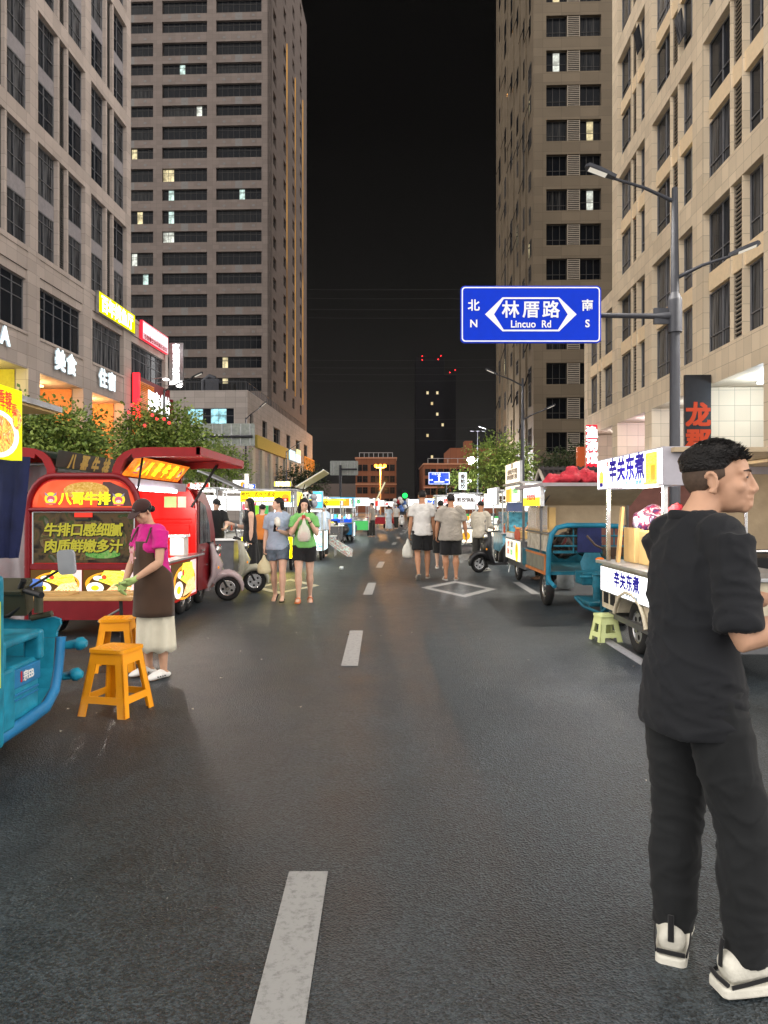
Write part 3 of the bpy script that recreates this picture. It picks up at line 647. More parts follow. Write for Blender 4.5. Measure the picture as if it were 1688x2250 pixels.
# ---------------------------------------------------------------- trees
def tree(label,x,y,trunk_h,crown,nleaf,key,seed,lean=(0,0),leaf=.11,name='street_tree'):
    """crown = list of (dx,dy,z,rx,rz) clumps"""
    rr=random.Random(seed); t=thing(name,label,'tree',(x,y,0)); b=MB()
    top=Vector((lean[0],lean[1],trunk_h)); b.tube([(0,0,0),(lean[0]*.3,lean[1]*.3,trunk_h*.5),top],[.11,.085,.07],8,0)
    for (dx,dy,z,rx,rz) in crown:
        c=Vector((dx,dy,z)); mid=top.lerp(c,.5)+Vector((0,0,-.1)); b.tube([top-Vector((0,0,.3)),mid,c],[.055,.035,.012],6,0)
        for q in range(4):
            d=Vector((rr.uniform(-1,1),rr.uniform(-1,1),rr.uniform(-.2,1))).normalized(); b.tube([c.lerp(top,.25),c+d*rx*.8],[.018,.005],4,0)
    b.build('trunk',M['bark'],t); b=MB(); vol=[c[3]**2*c[4] for c in crown]; tot=sum(vol)
    for cpt,v in zip(crown,vol):
        dx,dy,z,rx,rz=cpt; n=int(nleaf*v/tot); ntw=max(n//9,1)
        for q in range(ntw):
            while True:
                d=Vector((rr.uniform(-1,1),rr.uniform(-1,1),rr.uniform(-1,1)))
                if .2<d.length<1: break
            d=d*(.40+.78*rr.random()**1.2)/max(d.length,.5); p=Vector((dx+d.x*rx,dy+d.y*rx,z+d.z*rz)); dirv=Vector((d.x,d.y,d.z*.5+rr.uniform(-.5,.3))).normalized()
            for l in range(9):
                c=p+dirv*(l*leaf*.55)+Vector((rr.uniform(-1,1),rr.uniform(-1,1),rr.uniform(-1,1)))*leaf*.6
                a=(dirv+Vector((rr.uniform(-1,1),rr.uniform(-1,1),rr.uniform(-.9,.5)))).normalized(); s_=a.cross(Vector((rr.uniform(-1,1),rr.uniform(-1,1),rr.uniform(.2,1)))).normalized()
                L=leaf*rr.uniform(.7,1.3); W=L*.32; n_=a.cross(s_)*W*.3
                b.add([c,c+a*L*.5+s_*W+n_,c+a*L,c+a*L*.5-s_*W+n_],[(0,1,2),(0,2,3)],0)
    b.build('crown',M[key],t); return t
tree('bushy green street tree behind the dark green trailer awning',-9.0,20,2.3,[(-.8,0,3.35,.9,.65),(.4,.2,3.4,.85,.65),(-.4,-.3,3.85,.5,.4),(.75,0,2.9,.6,.45),(-1.3,.2,2.9,.8,.6),(.2,.2,2.7,1.0,.6)],16000,'leaf',11,leaf=.12)
tree('green street tree hung with small red lights, before the restaurant front',-7.2,24,2.5,[(-.5,0,3.8,.75,.65),(.4,.2,3.75,.75,.65),(.8,-.1,3.3,.7,.55),(-.65,0,3.4,.5,.5),(.1,0,4.35,.45,.4),(0,0,3,.9,.6)],12000,'leaf',12,leaf=.12)
tree('yellowish street tree under the raised red trailer hatch',-7.9,35,2.2,[(-.6,0,3.6,.8,.6),(.5,0,3.4,.8,.7),(0,.2,4.2,.6,.45),(-.9,0,2.9,.6,.5)],8000,'leaf2',13)
tree('rounded street tree on the right pavement beside a lamp post',6.9,44,2.6,[(-.6,0,4.3,1.1,.8),(.7,.1,4.1,1.1,.9),(0,-.3,5.0,.9,.6),(-.2,.3,3.4,1.2,.7),(1.2,0,3.3,.7,.6)],7000,'leaf2',14,leaf=.15)
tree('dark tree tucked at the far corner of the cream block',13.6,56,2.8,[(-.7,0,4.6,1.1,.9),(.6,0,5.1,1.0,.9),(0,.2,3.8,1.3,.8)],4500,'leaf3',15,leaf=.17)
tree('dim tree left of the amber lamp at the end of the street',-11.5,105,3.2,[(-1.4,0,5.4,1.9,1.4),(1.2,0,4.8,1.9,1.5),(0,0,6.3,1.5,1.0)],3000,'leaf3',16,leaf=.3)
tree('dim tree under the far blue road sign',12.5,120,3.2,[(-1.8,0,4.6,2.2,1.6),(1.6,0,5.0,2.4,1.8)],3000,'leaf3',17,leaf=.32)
tree('small tree with lamp-lit yellow leaves near the bright floodlight',9.3,88,3.2,[(0,0,5.0,1.2,.7),(.8,0,4.6,.8,.6)],1200,'leaf2',18,leaf=.25)
M['red_dot']=em('red_fairy_light',(1,.05,.05),2.5)
for i,(px,py) in enumerate(((290,890),(302,900),(318,935),(335,912),(345,920),(361,921),(372,929),(308,878),(283,906))):
    p=P(px,py,23.1+.1*(i%3)); b=MB(); b.ell((0,0,0),.05,8,6); b.cyl((0,0,.04),(0,0,.12),.012,None,5,1); o=b.build('lantern',[M['red_dot'],M['black']],loc=p); tag(o,'tiny red lantern glowing among the tree leaves before the restaurant','lantern','red lanterns in the tree')

# ---------------------------------------------------------------- lamp posts and road signs
M['lamp_face']=em('street_lamp_face',(1,.93,.8),.6)
def lamp_post(label,x,y,h,arms,r=.075,pw=0,col=(1,.93,.82),name='street_lamp'):
    """arms = list of (dx, dy, z_head, z_root, head scale)"""
    t=thing(name,label,'street lamp',(x,y,0)); b=MB(); b.tube([(0,0,0),(0,0,.3),(0,0,.35),(0,0,h*.62),(0,0,h)],[.16,.16,r*1.5,r*1.35,r*.8],12,0); b.build('pole',M['pole'],t)
    for dx,dy,zh,zr,s_ in arms:
        b=MB(); e=Vector((dx,dy,zh)); b.tube([(0,0,zr),Vector((0,0,zr)).lerp(e,.5)+Vector((0,0,.05)),e],[.045,.035,.03],8,0); b.build('arm',M['pole'],t)
        d=Vector((dx,dy,zh-zr)).normalized(); hd=MB(); c=e+d*.3*s_; U=d; V=Vector((-d.y,d.x,0)).normalized(); N=U.cross(V)
        hd.prism([(-.32*s_,-.07*s_),(.05*s_,-.14*s_),(.32*s_,-.13*s_),(.38*s_,0),(.32*s_,.13*s_),(.05*s_,.14*s_),(-.32*s_,.07*s_)],c,U,V,N,.07*s_,0); hobj=hd.build('lamp_head',M['pole'],t,bevel=.01)
        f=MB(); f.poly([c-N*.006+U*a*s_+V*b_*s_ for a,b_ in((-.12,-.1),(.28,-.1),(.28,.1),(-.12,.1))],0); f.build('lamp_face',M['lamp_face'],t)
        if pw: light('lamp_light',c-Vector((0,0,.06)),pw*.6,col,.1,'SPOT',parent=t)
    return t
lp=P(1483,1115,16.0)
t=lamp_post('grey two-armed street lamp carrying the blue road name sign',lp.x,16.0,8.35,[(-1.3,0,8.55,8.05,1),(1.0,-.4,6.75,6.4,.9)],.078,2600)
b=MB(); b.tube([(0,0,5.6),(-.45,0,5.6),(-1.75,0,5.62)],[.11,.06,.05],10,0); b.cyl((0,0,5.25),(0,0,5.95),.15,None,12,0); b.box((-.2,0,5.6),(.5,.08,.34),0); b.cyl((0,0,5.95),(0,0,6.15),.15,.075,12,0); b.build('bracket',M['pole'],t)
# blue road name sign
c=P(1166,691.5,15.85); t=thing('road_name_sign','blue road name sign reading 林厝路 Lincuo Rd on a cantilever arm','sign',c)
def rr_pts(w,h,r,n=5):
    o=[]
    for cx,cy,a0 in((w/2-r,h/2-r,0),(-w/2+r,h/2-r,90),(-w/2+r,-h/2+r,180),(w/2-r,-h/2+r,270)):
        for k in range(n+1): a=R(a0+90*k/n); o.append((cx+r*math.cos(a),cy+r*math.sin(a)))
    return o
W,H=2.98,1.21; b=MB(); b.prism(rr_pts(W,H,.09),(0,-.03,0),(1,0,0),(0,0,1),(0,1,0),.06,0); b.build('panel',M['sign_blue'],t)
def frame2d(b,outer,inner,y,m): 
    n=len(outer); b.add([(x,y,z) for x,z in outer]+[(x,y,z) for x,z in inner],[(i,(i+1)%n,n+(i+1)%n,n+i) for i in range(n)],m)
b=MB(); frame2d(b,rr_pts(W-.05,H-.05,.075),rr_pts(W-.10,H-.10,.06),-.034,0)
A=[(-.97,0),(-.60,.36),(.60,.36),(.97,0),(.60,-.36),(-.60,-.36)]; I=[(-.78,0),(-.575,.325),(.575,.325),(.78,0),(.575,-.325),(-.575,-.325)]
frame2d(b,A,I,-.034,0); b.build('border',M['sign_white'],t)
b=MB(); b.text('林',(-.43,-.036,.10),(1,0,0),(0,0,1),.34,0,.0125); b.text('厝',(0,-.036,.10),(1,0,0),(0,0,1),.34,0,.0125); b.text('路',(.43,-.036,.10),(1,0,0),(0,0,1),.34,0,.0125)
b.text('Lincuo',(-.16,-.036,-.2),(1,0,0),(0,0,1),.195,0,.012,.52); b.text('Rd',(.33,-.036,-.2),(1,0,0),(0,0,1),.195,0,.012,.19)
b.text('北',(-1.21,-.036,.19),(1,0,0),(0,0,1),.23,0,.016); b.text('N',(-1.21,-.036,-.19),(1,0,0),(0,0,1),.2,0,.016)
b.text('南',(1.2,-.036,.19),(1,0,0),(0,0,1),.23,0,.016); b.text('S',(1.2,-.036,-.19),(1,0,0),(0,0,1),.2,0,.016); b.build('lettering',M['sign_white'],t)
lamp_post('street lamp with two arms in front of the right tan tower',7.3,39.3,8.3,[(-1.35,0,8.5,7.9,1),(1.1,-.3,6.6,6.1,.9)],.07,2600)
lamp_post('slim far street lamp at the edge of the right tan tower',10.6,67.5,8.4,[(-1.4,0,8.6,8.1,1)],.06,2600)
lamp_post('street lamp arching over the shops by the red restaurant front',-11.9,40.4,7.9,[(1.5,0,8.5,7.8,1)],.07,3600)
lamp_post('street lamp in front of the podium shop windows',-10.0,54,8.0,[(1.0,0,8.7,7.9,1)],.06,3600)
lamp_post('distant street lamp before the lower pilasters of the podium',-10.6,81,7.6,[(1.1,0,8.3,7.5,1)],.06,4200)
def back_sign(label,x0,x1,z0,z1,Y,polex,ribs=6):
    c=Vector(((x0+x1)/2,Y,(z0+z1)/2)); t=thing('direction_sign',label,'sign',c); w,h=x1-x0,z1-z0
    b=MB(); b.prism(rr_pts(w,h,.1),(0,0,0),(1,0,0),(0,0,1),(0,1,0),.03,0); b.build('panel',M['board_back'],t)
    b=MB()
    for k in range(ribs): b.box((-w/2+w*(k+.5)/ribs,-.03,0),(.05,.06,h*.94),0)
    b.build('rib',M['steel'],t)
    b=MB(); b.cyl((w/2-.1,-.12,-.08*h),(polex-c.x,-.12,-.08*h),.08,None,10,0); b.cyl((polex-c.x,-.12,-c.z),(polex-c.x,-.12,h*.2),.12,None,10,0); b.build('cantilever',M['pole'],t); return t
back_sign('grey ribbed back of a large road sign on the left',-9.93,-6.93,4.8,6.0,40,-12.6)
back_sign('small far road sign seen from behind, left of the amber lamp',-5.2,-2.5,4.6,6.0,72,-4.2,4)
# far blue direction sign
c=P(965,1051,85); t=thing('direction_sign','far blue crossroads direction sign with white arrow above the stalls','sign',c)
t.scale=(.54,.54,.48); b=MB(); b.b2((-2.25,-.04,-1.45),(2.25,.04,1.45)); b.build('panel',em('sign_blue_lit',(0.005,.06,.62),.4),t)
b=MB(); frame2d(b,[(-2.2,-1.4),(2.2,-1.4),(2.2,1.4),(-2.2,1.4)],[(-2.08,-1.28),(2.08,-1.28),(2.08,1.28),(-2.08,1.28)],-.05,0)
b.box((0,-.05,-.2),(.3,.02,1.4)); b.box((0,-.052,-.85),(2.2,.02,.24)); b.poly([(-.4,-.06,.4),(.4,-.06,.4),(0,-.06,.95)]); b.text('环岛大道',(-.6,-.06,1.0),(1,0,0),(0,0,1),.42); b.text('林厝',(-1.7,-.06,-.4),(1,0,0),(0,0,1),.38); b.text('东园',(1.7,-.06,-.4),(1,0,0),(0,0,1),.38); b.build('lettering',em('sign_white_lit',(.9,.95,1),.6),t)
b=MB(); b.cyl((1.6,.1,-c.z/.48),(1.6,.1,-1.4),.14,None,8); b.build('post',M['pole'],t)
# amber triple lamp far ahead
c=P(836,1115,150); t=thing('street_lamp','amber triple-headed lamp post glowing in front of the orange brick building','street lamp',(c.x,150,0))
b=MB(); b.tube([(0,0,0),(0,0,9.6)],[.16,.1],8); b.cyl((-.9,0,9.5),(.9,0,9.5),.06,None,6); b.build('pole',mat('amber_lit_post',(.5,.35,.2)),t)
for dx in(-.9,0,.9):
    b=MB(); b.ell((dx,-.1,9.85),(.34,.3,.36),10,7); b.build('lamp_globe',em('amber_globe',(1,.36,.03),7),t)
light('amber_light',(0,-1.5,9.2),16000,(1,.42,.1),.4,parent=t)
# floodlight mast
c=P(1035,1012,80); t=thing('flood_lamp','very bright white floodlight on a mast over the right-hand stalls','street lamp',(P(1050,0,80).x,80,0))
b=MB(); b.tube([(0,0,0),(0,0,9.6)],[.12,.07],8); b.cyl((0,0,c.z),(c.x-P(1050,0,80).x,0,c.z),.05,None,6)
for q in(-.6,0,.6): b.ell((q,0,9.7),(.28,.2,.09),8,5)
b.build('pole',M['pole'],t)
b=MB(); b.ell((c.x-P(1050,0,80).x,-.1,c.z),(.42,.25,.42),12,8); b.build('lamp_globe',em('white_flood',(1,1,1),40),t); light('flood_light',(c.x-P(1050,0,80).x,-1,c.z-.4),7000,(1,1,1),.4,parent=t)
b=MB(); c=P(1030,1057,92); b.ell((0,0,0),.32,10,7,0); b.cyl((0,.05,-.3),(0,.05,-c.z),.06,None,6,1); o=b.build('globe_lamp',[em('white_globe',(1,.97,.9),12),M['pole']],loc=c); tag(o,'small white globe lamp above the lamp-lit yellow tree','street lamp')
# green traffic signal
c=P(890,1089,110); t=thing('traffic_light','green traffic signal over the far crossing','traffic light',c)
b=MB(); b.b2((-.35,0,-.9),(.35,.3,.9)); b.cyl((.2,.15,-.9),(.2,.15,-c.z),.09,None,8); b.build('housing',M['black'],t); b=MB(); b.ell((0,-.05,0),(.38,.15,.38),12,8); b.build('lens',em('green_signal',(.02,1,.12),2.5),t)
# ================================================================ STALLS AND VEHICLES
M['red']=mat('glossy_red_paint',(0.70,0.008,0.006),0.3,coat=.4,var=.08); M['maroon_matt']=mat('matt_dark_red',(0.24,0.010,0.012),0.55,var=.15,spec=.25); M['maroon_paint']=mat('dark_red_paint',(0.16,0.008,0.012),0.3,coat=.4,var=.15)
M['teal']=mat('teal_blue_paint',(0.012,0.20,0.30),0.4,coat=.3,var=.38,scale=7,bump=.06,bscale=30); M['blue_paint']=mat('mid_blue_paint',(0.02,0.17,0.36),0.38,var=.2,scale=5)
M['teal_worn']=mat('worn_teal_paint',(0.010,0.10,0.145),0.45,var=.35,scale=9)
M['wood']=mat('pale_wood',(0.45,0.28,0.11),0.5,var=.18,scale=9,bump=.15); M['ply']=mat('yellow_plywood',(0.55,0.36,0.14),0.55,var=.12)
M['canvas']=mat('beige_canvas',(0.42,0.33,0.22),0.85,var=.1,bump=.3,bscale=14); M['tarp']=mat('grey_tarpaulin',(0.30,0.27,0.28),0.75,var=.12,bump=.5,bscale=3)
M['cream_paint']=mat('cream_paint',(0.52,0.46,0.34),0.4,var=.2,scale=7); M['orange_plastic']=mat('orange_plastic',(0.86,0.33,0.006),0.3,var=.05,spec=.6)
M['lime_plastic']=mat('pale_lime_plastic',(0.60,0.66,0.30),0.4,var=.08); M['glass_clear']=mat('clear_plastic_sheet',(0.7,0.7,0.7),0.15,alpha=.28,var=.2)
M['redcloth']=mat('red_cloth',(0.42,0.03,0.045),0.7,var=.25,scale=14,bump=.5,bscale=22); M['navy']=mat('navy_cloth',(0.015,0.02,0.07),0.8,var=.3,bump=.4,bscale=8)
M['em_yellow_txt']=em('yellow_sign_letter',(1,.92,.02),1.6); M['em_orange_bg']=food('orange_backlit_print',[(.8,.08,.005),(.9,.18,.01),(1,.33,.02),(.75,.07,.01)],7,.8)
M['print_pot']=food('printed_pan_picture',[(.008,.007,.006),(.022,.018,.014),(.06,.045,.025),(.08,.05,.025),(.025,.045,.015),(.11,.10,.08)],5,.12)
M['olive_txt']=em('olive_yellow_letter',(.55,.5,.05),.55); M['noodle']=food('noodle_print',[(.80,.42,.01),(1,.75,.03),(1,.88,.12),(.75,.33,.01)],22,1.5,(1,1,3))
M['steak']=food('steak_print',[(.75,.06,.02),(.95,.42,.12),(1,.72,.4),(.6,.10,.02),(1,.8,.35)],30,1.25,(1,1,2)); M['eggw']=em('egg_white',(1,.97,.88),1.3); M['yolk']=em('egg_yolk',(1,.78,.02),1.2)
M['tomato']=em('tomato_red',(1,.1,.03),1.0); M['greenp']=em('green_garnish',(.35,.8,.05),.9); M['pinkp']=em('pale_pink_print',(1,.74,.72),.9); M['brownp']=em('brown_print',(.16,.08,.02),.5)
M['plate_w']=em('white_plate_print',(.95,.97,1),1.1); M['chili']=food('red_noodle_print',[(.85,.06,.02),(1,.25,.04),(1,.5,.1),(.75,.08,.03),(1,.65,.3)],22,1.0)
M['em_white']=M['sg_white']; M['em_red']=em('red_print',(1,.05,.03),.9); M['em_blue']=em('blue_print',(.02,.12,.9),.8); M['em_cyan']=em('cyan_print',(.15,.75,1),1.0); M['em_orange']=em('orange_print',(1,.42,.03),1.1)
M['em_green']=em('green_print',(.1,.6,.15),.8); M['em_brown']=em('dark_print',(.1,.05,.02),.4); M['lb_white']=em('white_sign_face',(1,1,1),1.7); M['lb_cream']=em('cream_sign_face',(1,.93,.75),1.35)
M['lb_hot']=em('hot_white_sign_face',(1,1,1),2.4); M['ink_navy']=em('deep_blue_letters',(.012,.004,.4),.5); M['steel_dark']=mat('brushed_dark_steel',(0.16,0.16,0.165),.4,.7)

def wheel(t,c,r,w,axis='x',name='wheel',hub='chrome'):
    ax=Vector((1,0,0)) if axis=='x' else Vector((0,1,0)); c=Vector(c)
    if not isinstance(axis,str): ax=Vector(axis).normalized()
    b=MB(); b.ring(c,ax,r-w*.45,w*.5,26,8); o=b.build(name,M['rubber'],t)
    h=MB(); h.cyl(c-ax*w*.22,c+ax*w*.22,r*.62,None,20,0,False); h.cyl(c-ax*w*.42,c+ax*w*.42,r*.2,None,12,1); 
    h.ring(c+ax*w*.22,ax,r*.6,.012,20,5,1); h.ring(c-ax*w*.22,ax,r*.6,.012,20,5,1)
    for k in range(5):
        a=R(72*k); u=ax.orthogonal().normalized(); v=ax.cross(u); p=c+(u*math.cos(a)+v*math.sin(a))*r*.38
        for s_ in(1,-1): h.cyl(p+ax*w*.2*s_,p+ax*w*.26*s_,r*.1,None,8,2)
    h.build('rim',[M['steel'],M[hub],M['dark']],o); return o

def ox_emblem(b,c,U,V,N,r,iy,ir,iw,ib):
    """round ox-head badge: yellow disc, red head, pale muzzle, blue-grey horns"""
    c,U,V,N=map(Vector,(c,U,V,N)); b.disc(c,U,V,r,r,iy); b.disc(c+N*.002-V*r*.05,U,V,r*.62,r*.5,ir); b.disc(c+N*.004-V*r*.3,U,V,r*.42,r*.24,iw)
    for s_ in(-1,1):
        b.poly([c+N*.004+U*s_*r*.3+V*r*.35,c+N*.004+U*s_*r*.85+V*r*.55,c+N*.004+U*s_*r*.95+V*r*1.05,c+N*.004+U*s_*r*.6+V*r*.75],ib)
        b.disc(c+N*.006+U*s_*r*.22+V*r*.12,U,V,r*.09,r*.07,ib); b.disc(c+N*.006+U*s_*r*.16-V*r*.3,U,V,r*.06,r*.05,ib)
    b.poly([c+N*.003+U*q*r*.9-V*r*(.62 if abs(q)<1 else .7)+V*(0 if k<2 else -r*.3) for k,q in enumerate((-1,1,.8,-.8))],ir)

# ---------------------------------------------------------------- 1 red gull-wing food trailer
T0=Vector((-3.415,8.5,0)); t=thing('food_trailer','glossy red trailer selling 八哥牛排 steaks with both roof hatches raised','food trailer',T0); trailer=t
L=2.6; hw=.635
def arch(hw,z0,z1,zt,flat,n=8):
    p=[(-hw,z0),(hw,z0),(hw,z1)]
    for k in range(1,n): a=R(90*k/n); p.append((flat+(hw-flat)*math.cos(a),z1+(zt-z1)*math.sin(a)))
    p+=[(flat,zt),(-flat,zt)]
    for k in range(1,n): a=R(90+90*k/n); p.append((-flat+(hw-flat)*math.cos(a),z1+(zt-z1)*math.sin(a)))
    return p+[(-hw,z1)]
b=MB(); b.prism(arch(hw,.22,1.46,1.86,.34),(0,0,0),(1,0,0),(0,0,1),(0,1,0),.08,0)
b.b2((-hw,.08,.22),(hw,L,.30),0); b.b2((hw-.06,.08,.30),(hw,L,.80),0); b.b2((-hw,.08,.30),(-hw+.06,L,.80),0)
b.prism(arch(hw,.3,1.46,1.86,.34),(0,L-.1,0),(1,0,0),(0,0,1),(0,1,0),.1,0)
b.b2((-.34,.08,1.78),(.34,L-.1,1.86),0); b.build('body',[M['red']],t,bevel=.015)
b=MB()
for sx in(-1,1):
    b.tube([(sx*hw,-.02,.22),(sx*hw,-.02,1.46)]+[(sx*(.34+(hw-.34)*math.cos(R(a))),-.02,1.46+.4*math.sin(R(a))) for a in(15,30,45,60,75,90)]+[(0,-.02,1.86)],.035,8)
b.tube([(-hw,-.025,1.475),(hw,-.025,1.475)],.025,8); b.b2((-hw,-.03,.80),(hw,-.005,.86)); b.b2((-hw,-.02,.22),(hw,-.003,.5)); b.build('trim',[M['maroon_paint']],t)
# far inner wall details
b=MB(); b.b2((-.1,L-.13,.95),(hw-.08,L-.105,1.24),0); b.b2((-.12,L-.125,1.27),(hw-.05,L-.105,1.30),0); b.b2((-.12,L-.125,1.32),(hw-.05,L-.105,1.34),0); b.build('cupboard_door',[M['red']],t,bevel=.008)
b=MB(); b.b2((.18,L-.115,1.5),(.36,L-.102,1.66),0); b.b2((.38,L-.115,1.5),(.5,L-.102,1.66),1); b.build('sticker',[mat('pale_green_sticker',(.35,.5,.2)),mat('pale_sticker',(.6,.5,.4))],t)
# end panel with printed sign
b=MB(); b.prism(arch(hw-.05,1.50,1.50,1.81,.3),(0,-.006,0),(1,0,0),(0,0,1),(0,-1,0),.006,0)
sgn=b.build('sign_panel',[food('red_print_sign',[(.55,.06,.02),(.70,.10,.04),(.42,.04,.02),(.10,.04,.04)],1.4,.7)],t)
b=MB(); b.disc((.03,-.014,1.69),(1,0,0),(0,0,1),.26,.1,0); b.poly([(.15,-.0135,1.515),(.55,-.0135,1.515),(.50,-.0135,1.70),(.3,-.0135,1.79),(.22,-.0135,1.79)],1); b.poly([(-.53,-.016,1.52),(-.43,-.016,1.52),(-.46,-.016,1.6),(-.5,-.016,1.66)],2); b.build('print',[food('noodle_print_dim',[(.4,.2,.03),(.5,.3,.06),(.6,.42,.15)],26,.3),mat('dark_print',(.09,.05,.05)),M['tomato']],sgn)
b=MB()
for k,ch in enumerate('八哥牛排'): b.text(ch,(-.21+.148*k,-.02,1.60),(1,0,0),(0,0,1),.135,0,.02)
b.build('lettering',[M['em_yellow_txt']],sgn)
EMB=[em('emblem_yellow',(1,.8,.05),.9),em('emblem_red',(.8,.12,.2),.7),em('emblem_pale',(1,.75,.65),.8),mat('emblem_horn',(.25,.25,.4))]
for ex,ez in((-.37,1.60),(.40,1.59)): b=MB(); ox_emblem(b,(ex,-.02,ez),(1,0,0),(0,0,1),(0,-1,0),.072,0,1,2,3); b.build('emblem',EMB,sgn)
# glazed picture panel
b=MB(); b.b2((-hw+.05,-.012,.87),(hw-.05,-.004,1.45)); win=b.build('picture_window',[M['print_pot']],t)
b=MB(); b.disc((0,-.016,1.13),(1,0,0),(0,0,1),.5,.23,0); b.build('pan',[food('pan_food_print',[(.03,.022,.015),(.09,.05,.02),(.13,.09,.045),(.035,.06,.02),(.08,.04,.02)],9,.15)],win)
b=MB(); b.disc((.22,-.019,.97),(1,0,0),(0,0,1),.2,.05,0); b.build('greens',[food('green_leaf_print',[(.02,.09,.02),(.08,.25,.05),(.2,.3,.1)],20,.25)],win)
b=MB()
for r_,s_ in((0,'牛排口感细腻'),(1,'肉质鲜嫩多汁')):
    for k,ch in enumerate(s_): b.text(ch,(-.37+.148*k,-.022,1.245-.185*r_),(1,0,0),(0,0,1),.14,0,.022,None,.12); b.text(ch,(-.364+.148*k,-.0205,1.239-.185*r_),(1,0,0),(0,0,1),.14,1,.045,None,.12)
b.build('lettering',[M['olive_txt'],M['dark']],win)
b=MB(); b.b2((-.1,-.025,1.39),(.1,-.013,1.44),0); b.b2((-.09,-.025,1.345),(.08,-.013,1.365),1); b.build('notice',[M['em_red'],M['black']],win)
b=MB(); 
for q in((-hw+.05,-hw+.065),(hw-.065,hw-.05)): b.b2((q[0],-.02,.86),(q[1],-.003,1.46))
b.b2((-hw+.05,-.02,1.445),(hw-.05,-.003,1.46)); b.build('window_frame',[M['steel']],t)
def food_panel(par,O,U,N,w,h,flip=1):
    """backlit steak-set picture; O = lower left corner"""
    O,U,N=map(Vector,(O,U,N)); V=Vector((0,0,1)); b=MB(); q=lambda x,y,d: O+U*x*w+V*y*h+N*d
    b.add([q(0,0,0),q(1,0,0),q(1,1,0),q(0,1,0),q(0,0,-.02),q(1,0,-.02),q(1,1,-.02),q(0,1,-.02)],[(0,1,2,3),(4,7,6,5),(0,4,5,1),(1,5,6,2),(2,6,7,3),(3,7,4,0)],0)
    b.poly([q(.55,0,.001),q(1,0,.001),q(1,1,.001),q(.75,1,.001)],1); b.disc(q(.5,.42,.002),U,V,w*.46,h*.5,2); b.disc(q(.52,.42,.004),U,V,w*.4,h*.44,3)
    b.poly([q(.3,.55,.006),q(.62,.3,.006),q(.88,.5,.006),q(.8,.95,.006),q(.42,.97,.006)],4); b.poly([q(.4,.02,.007),q(.95,.1,.007),q(.9,.5,.007),q(.6,.42,.007)],5)
    b.disc(q(.24,.25,.009),U,V,w*.17,h*.24,6); b.disc(q(.24,.25,.011),U,V,w*.08,h*.11,7); b.disc(q(.3,.66,.009),U,V,w*.1,h*.1,6); b.disc(q(.42,.7,.01),U,V,w*.05,h*.1,8); b.disc(q(.36,.6,.011),U,V,w*.05,h*.05,9)
    return b.build('lit_picture',[M['brownp'],M['pinkp'],M['em_orange'],M['brownp'],M['noodle'],M['steak'],M['eggw'],M['yolk'],M['tomato'],M['greenp']],par)
food_panel(t,(-hw+.04,-.03,.52),(1,0,0),(0,-1,0),.58,.27); food_panel(t,(.0,-.03,.52),(1,0,0),(0,-1,0),.58,.27); food_panel(t,(hw+.022,1.2,.27),(0,1,0),(1,0,0),1.25,.48)
food_panel(t,(hw+.022,.05,.27),(0,1,0),(1,0,0),1.1,.48)
# hatches
def hatch(sx,name):
    pr=[(.32,1.84),(.33,1.95),(.38,2.06),(.46,2.13),(.56,2.17),(.70,2.185),(1.325,2.185)]
    o=[(x*sx,z) for x,z in pr]; i=[(x*sx,z-.045) if x>.5 else ((x+.045)*sx,z-.012) for x,z in pr][::-1]
    b=MB()
    n=len(pr)
    for (y0,y1) in((-.02,.06),(L-.08,L)):
        for k in range(n-1):
            ii=[(x*sx,z) for x,z in [( (x-.06*0+.09) if x<.5 else x, z-.11 if x>=.5 else z-.02) for x,z in pr]]
            a0,a1=o[k],o[k+1]; c0,c1=ii[k],ii[k+1]
            b.add([(a0[0],y0,a0[1]),(a1[0],y0,a1[1]),(c1[0],y0,c1[1]),(c0[0],y0,c0[1]),(a0[0],y1,a0[1]),(a1[0],y1,a1[1]),(c1[0],y1,c1[1]),(c0[0],y1,c0[1])],[(0,1,2,3),(4,7,6,5),(0,4,5,1),(2,6,7,3),(0,3,7,4),(1,5,6,2)],0)
    for k in range(n-1):
        a0,a1=o[k],o[k+1]; e=.012
        b.add([(a0[0],0,a0[1]),(a1[0],0,a1[1]),(a1[0],L-.02,a1[1]),(a0[0],L-.02,a0[1]),(a0[0],0,a0[1]-e),(a1[0],0,a1[1]-e),(a1[0],L-.02,a1[1]-e),(a0[0],L-.02,a0[1]-e)],[(0,1,2,3),(4,7,6,5)],0 if sx>0 else 1)
    b.b2((sx*1.28,-.02,2.1),(sx*1.33,L,2.19),0)
    return b.build(name,[M['maroon_matt'],mat('dark_green_roof',(.010,.022,.016),.35) if sx<0 else M['maroon_paint']],t)
h=hatch(1,'hatch'); h2=hatch(-1,'hatch'); tag(h2,'dark green left hatch with yellow print')
b=MB(); b.add([(-.30,.02,2.16),(-.30,L-.05,2.16),(-.36,L-.05,1.87),(-.36,.02,1.87)],[(0,1,2,3)],0); b.build('hatch_back',[mat('dark_green_board',(.008,.02,.014),.45)],h2)
b=MB()
for k,ch in enumerate('八哥牛排香嫩'): b.text(ch,(-.325,.45+.36*k,2.03),(0,1,0),(.2,0,1),.22,0,.035,None,.3)
b.build('lettering',[mat('olive_paint_letter',(.35,.30,.06))],h2)
sp=MB(); sp.add([(.385,.1,1.87),(.385,L-.15,1.87),(.565,L-.15,2.09),(.565,.1,2.09)],[(0,3,2,1)],0); sp.add([(.38,.1,1.875),(.38,L-.15,1.875),(.56,L-.15,2.095),(.56,.1,2.095)],[(0,1,2,3)],1)
s_=sp.build('hatch_sign',[M['em_orange_bg'],M['maroon_paint']],h)
U=Vector((0,1,0)); V=Vector((.18,0,.22)).normalized(); Nn=U.cross(V)
b=MB()
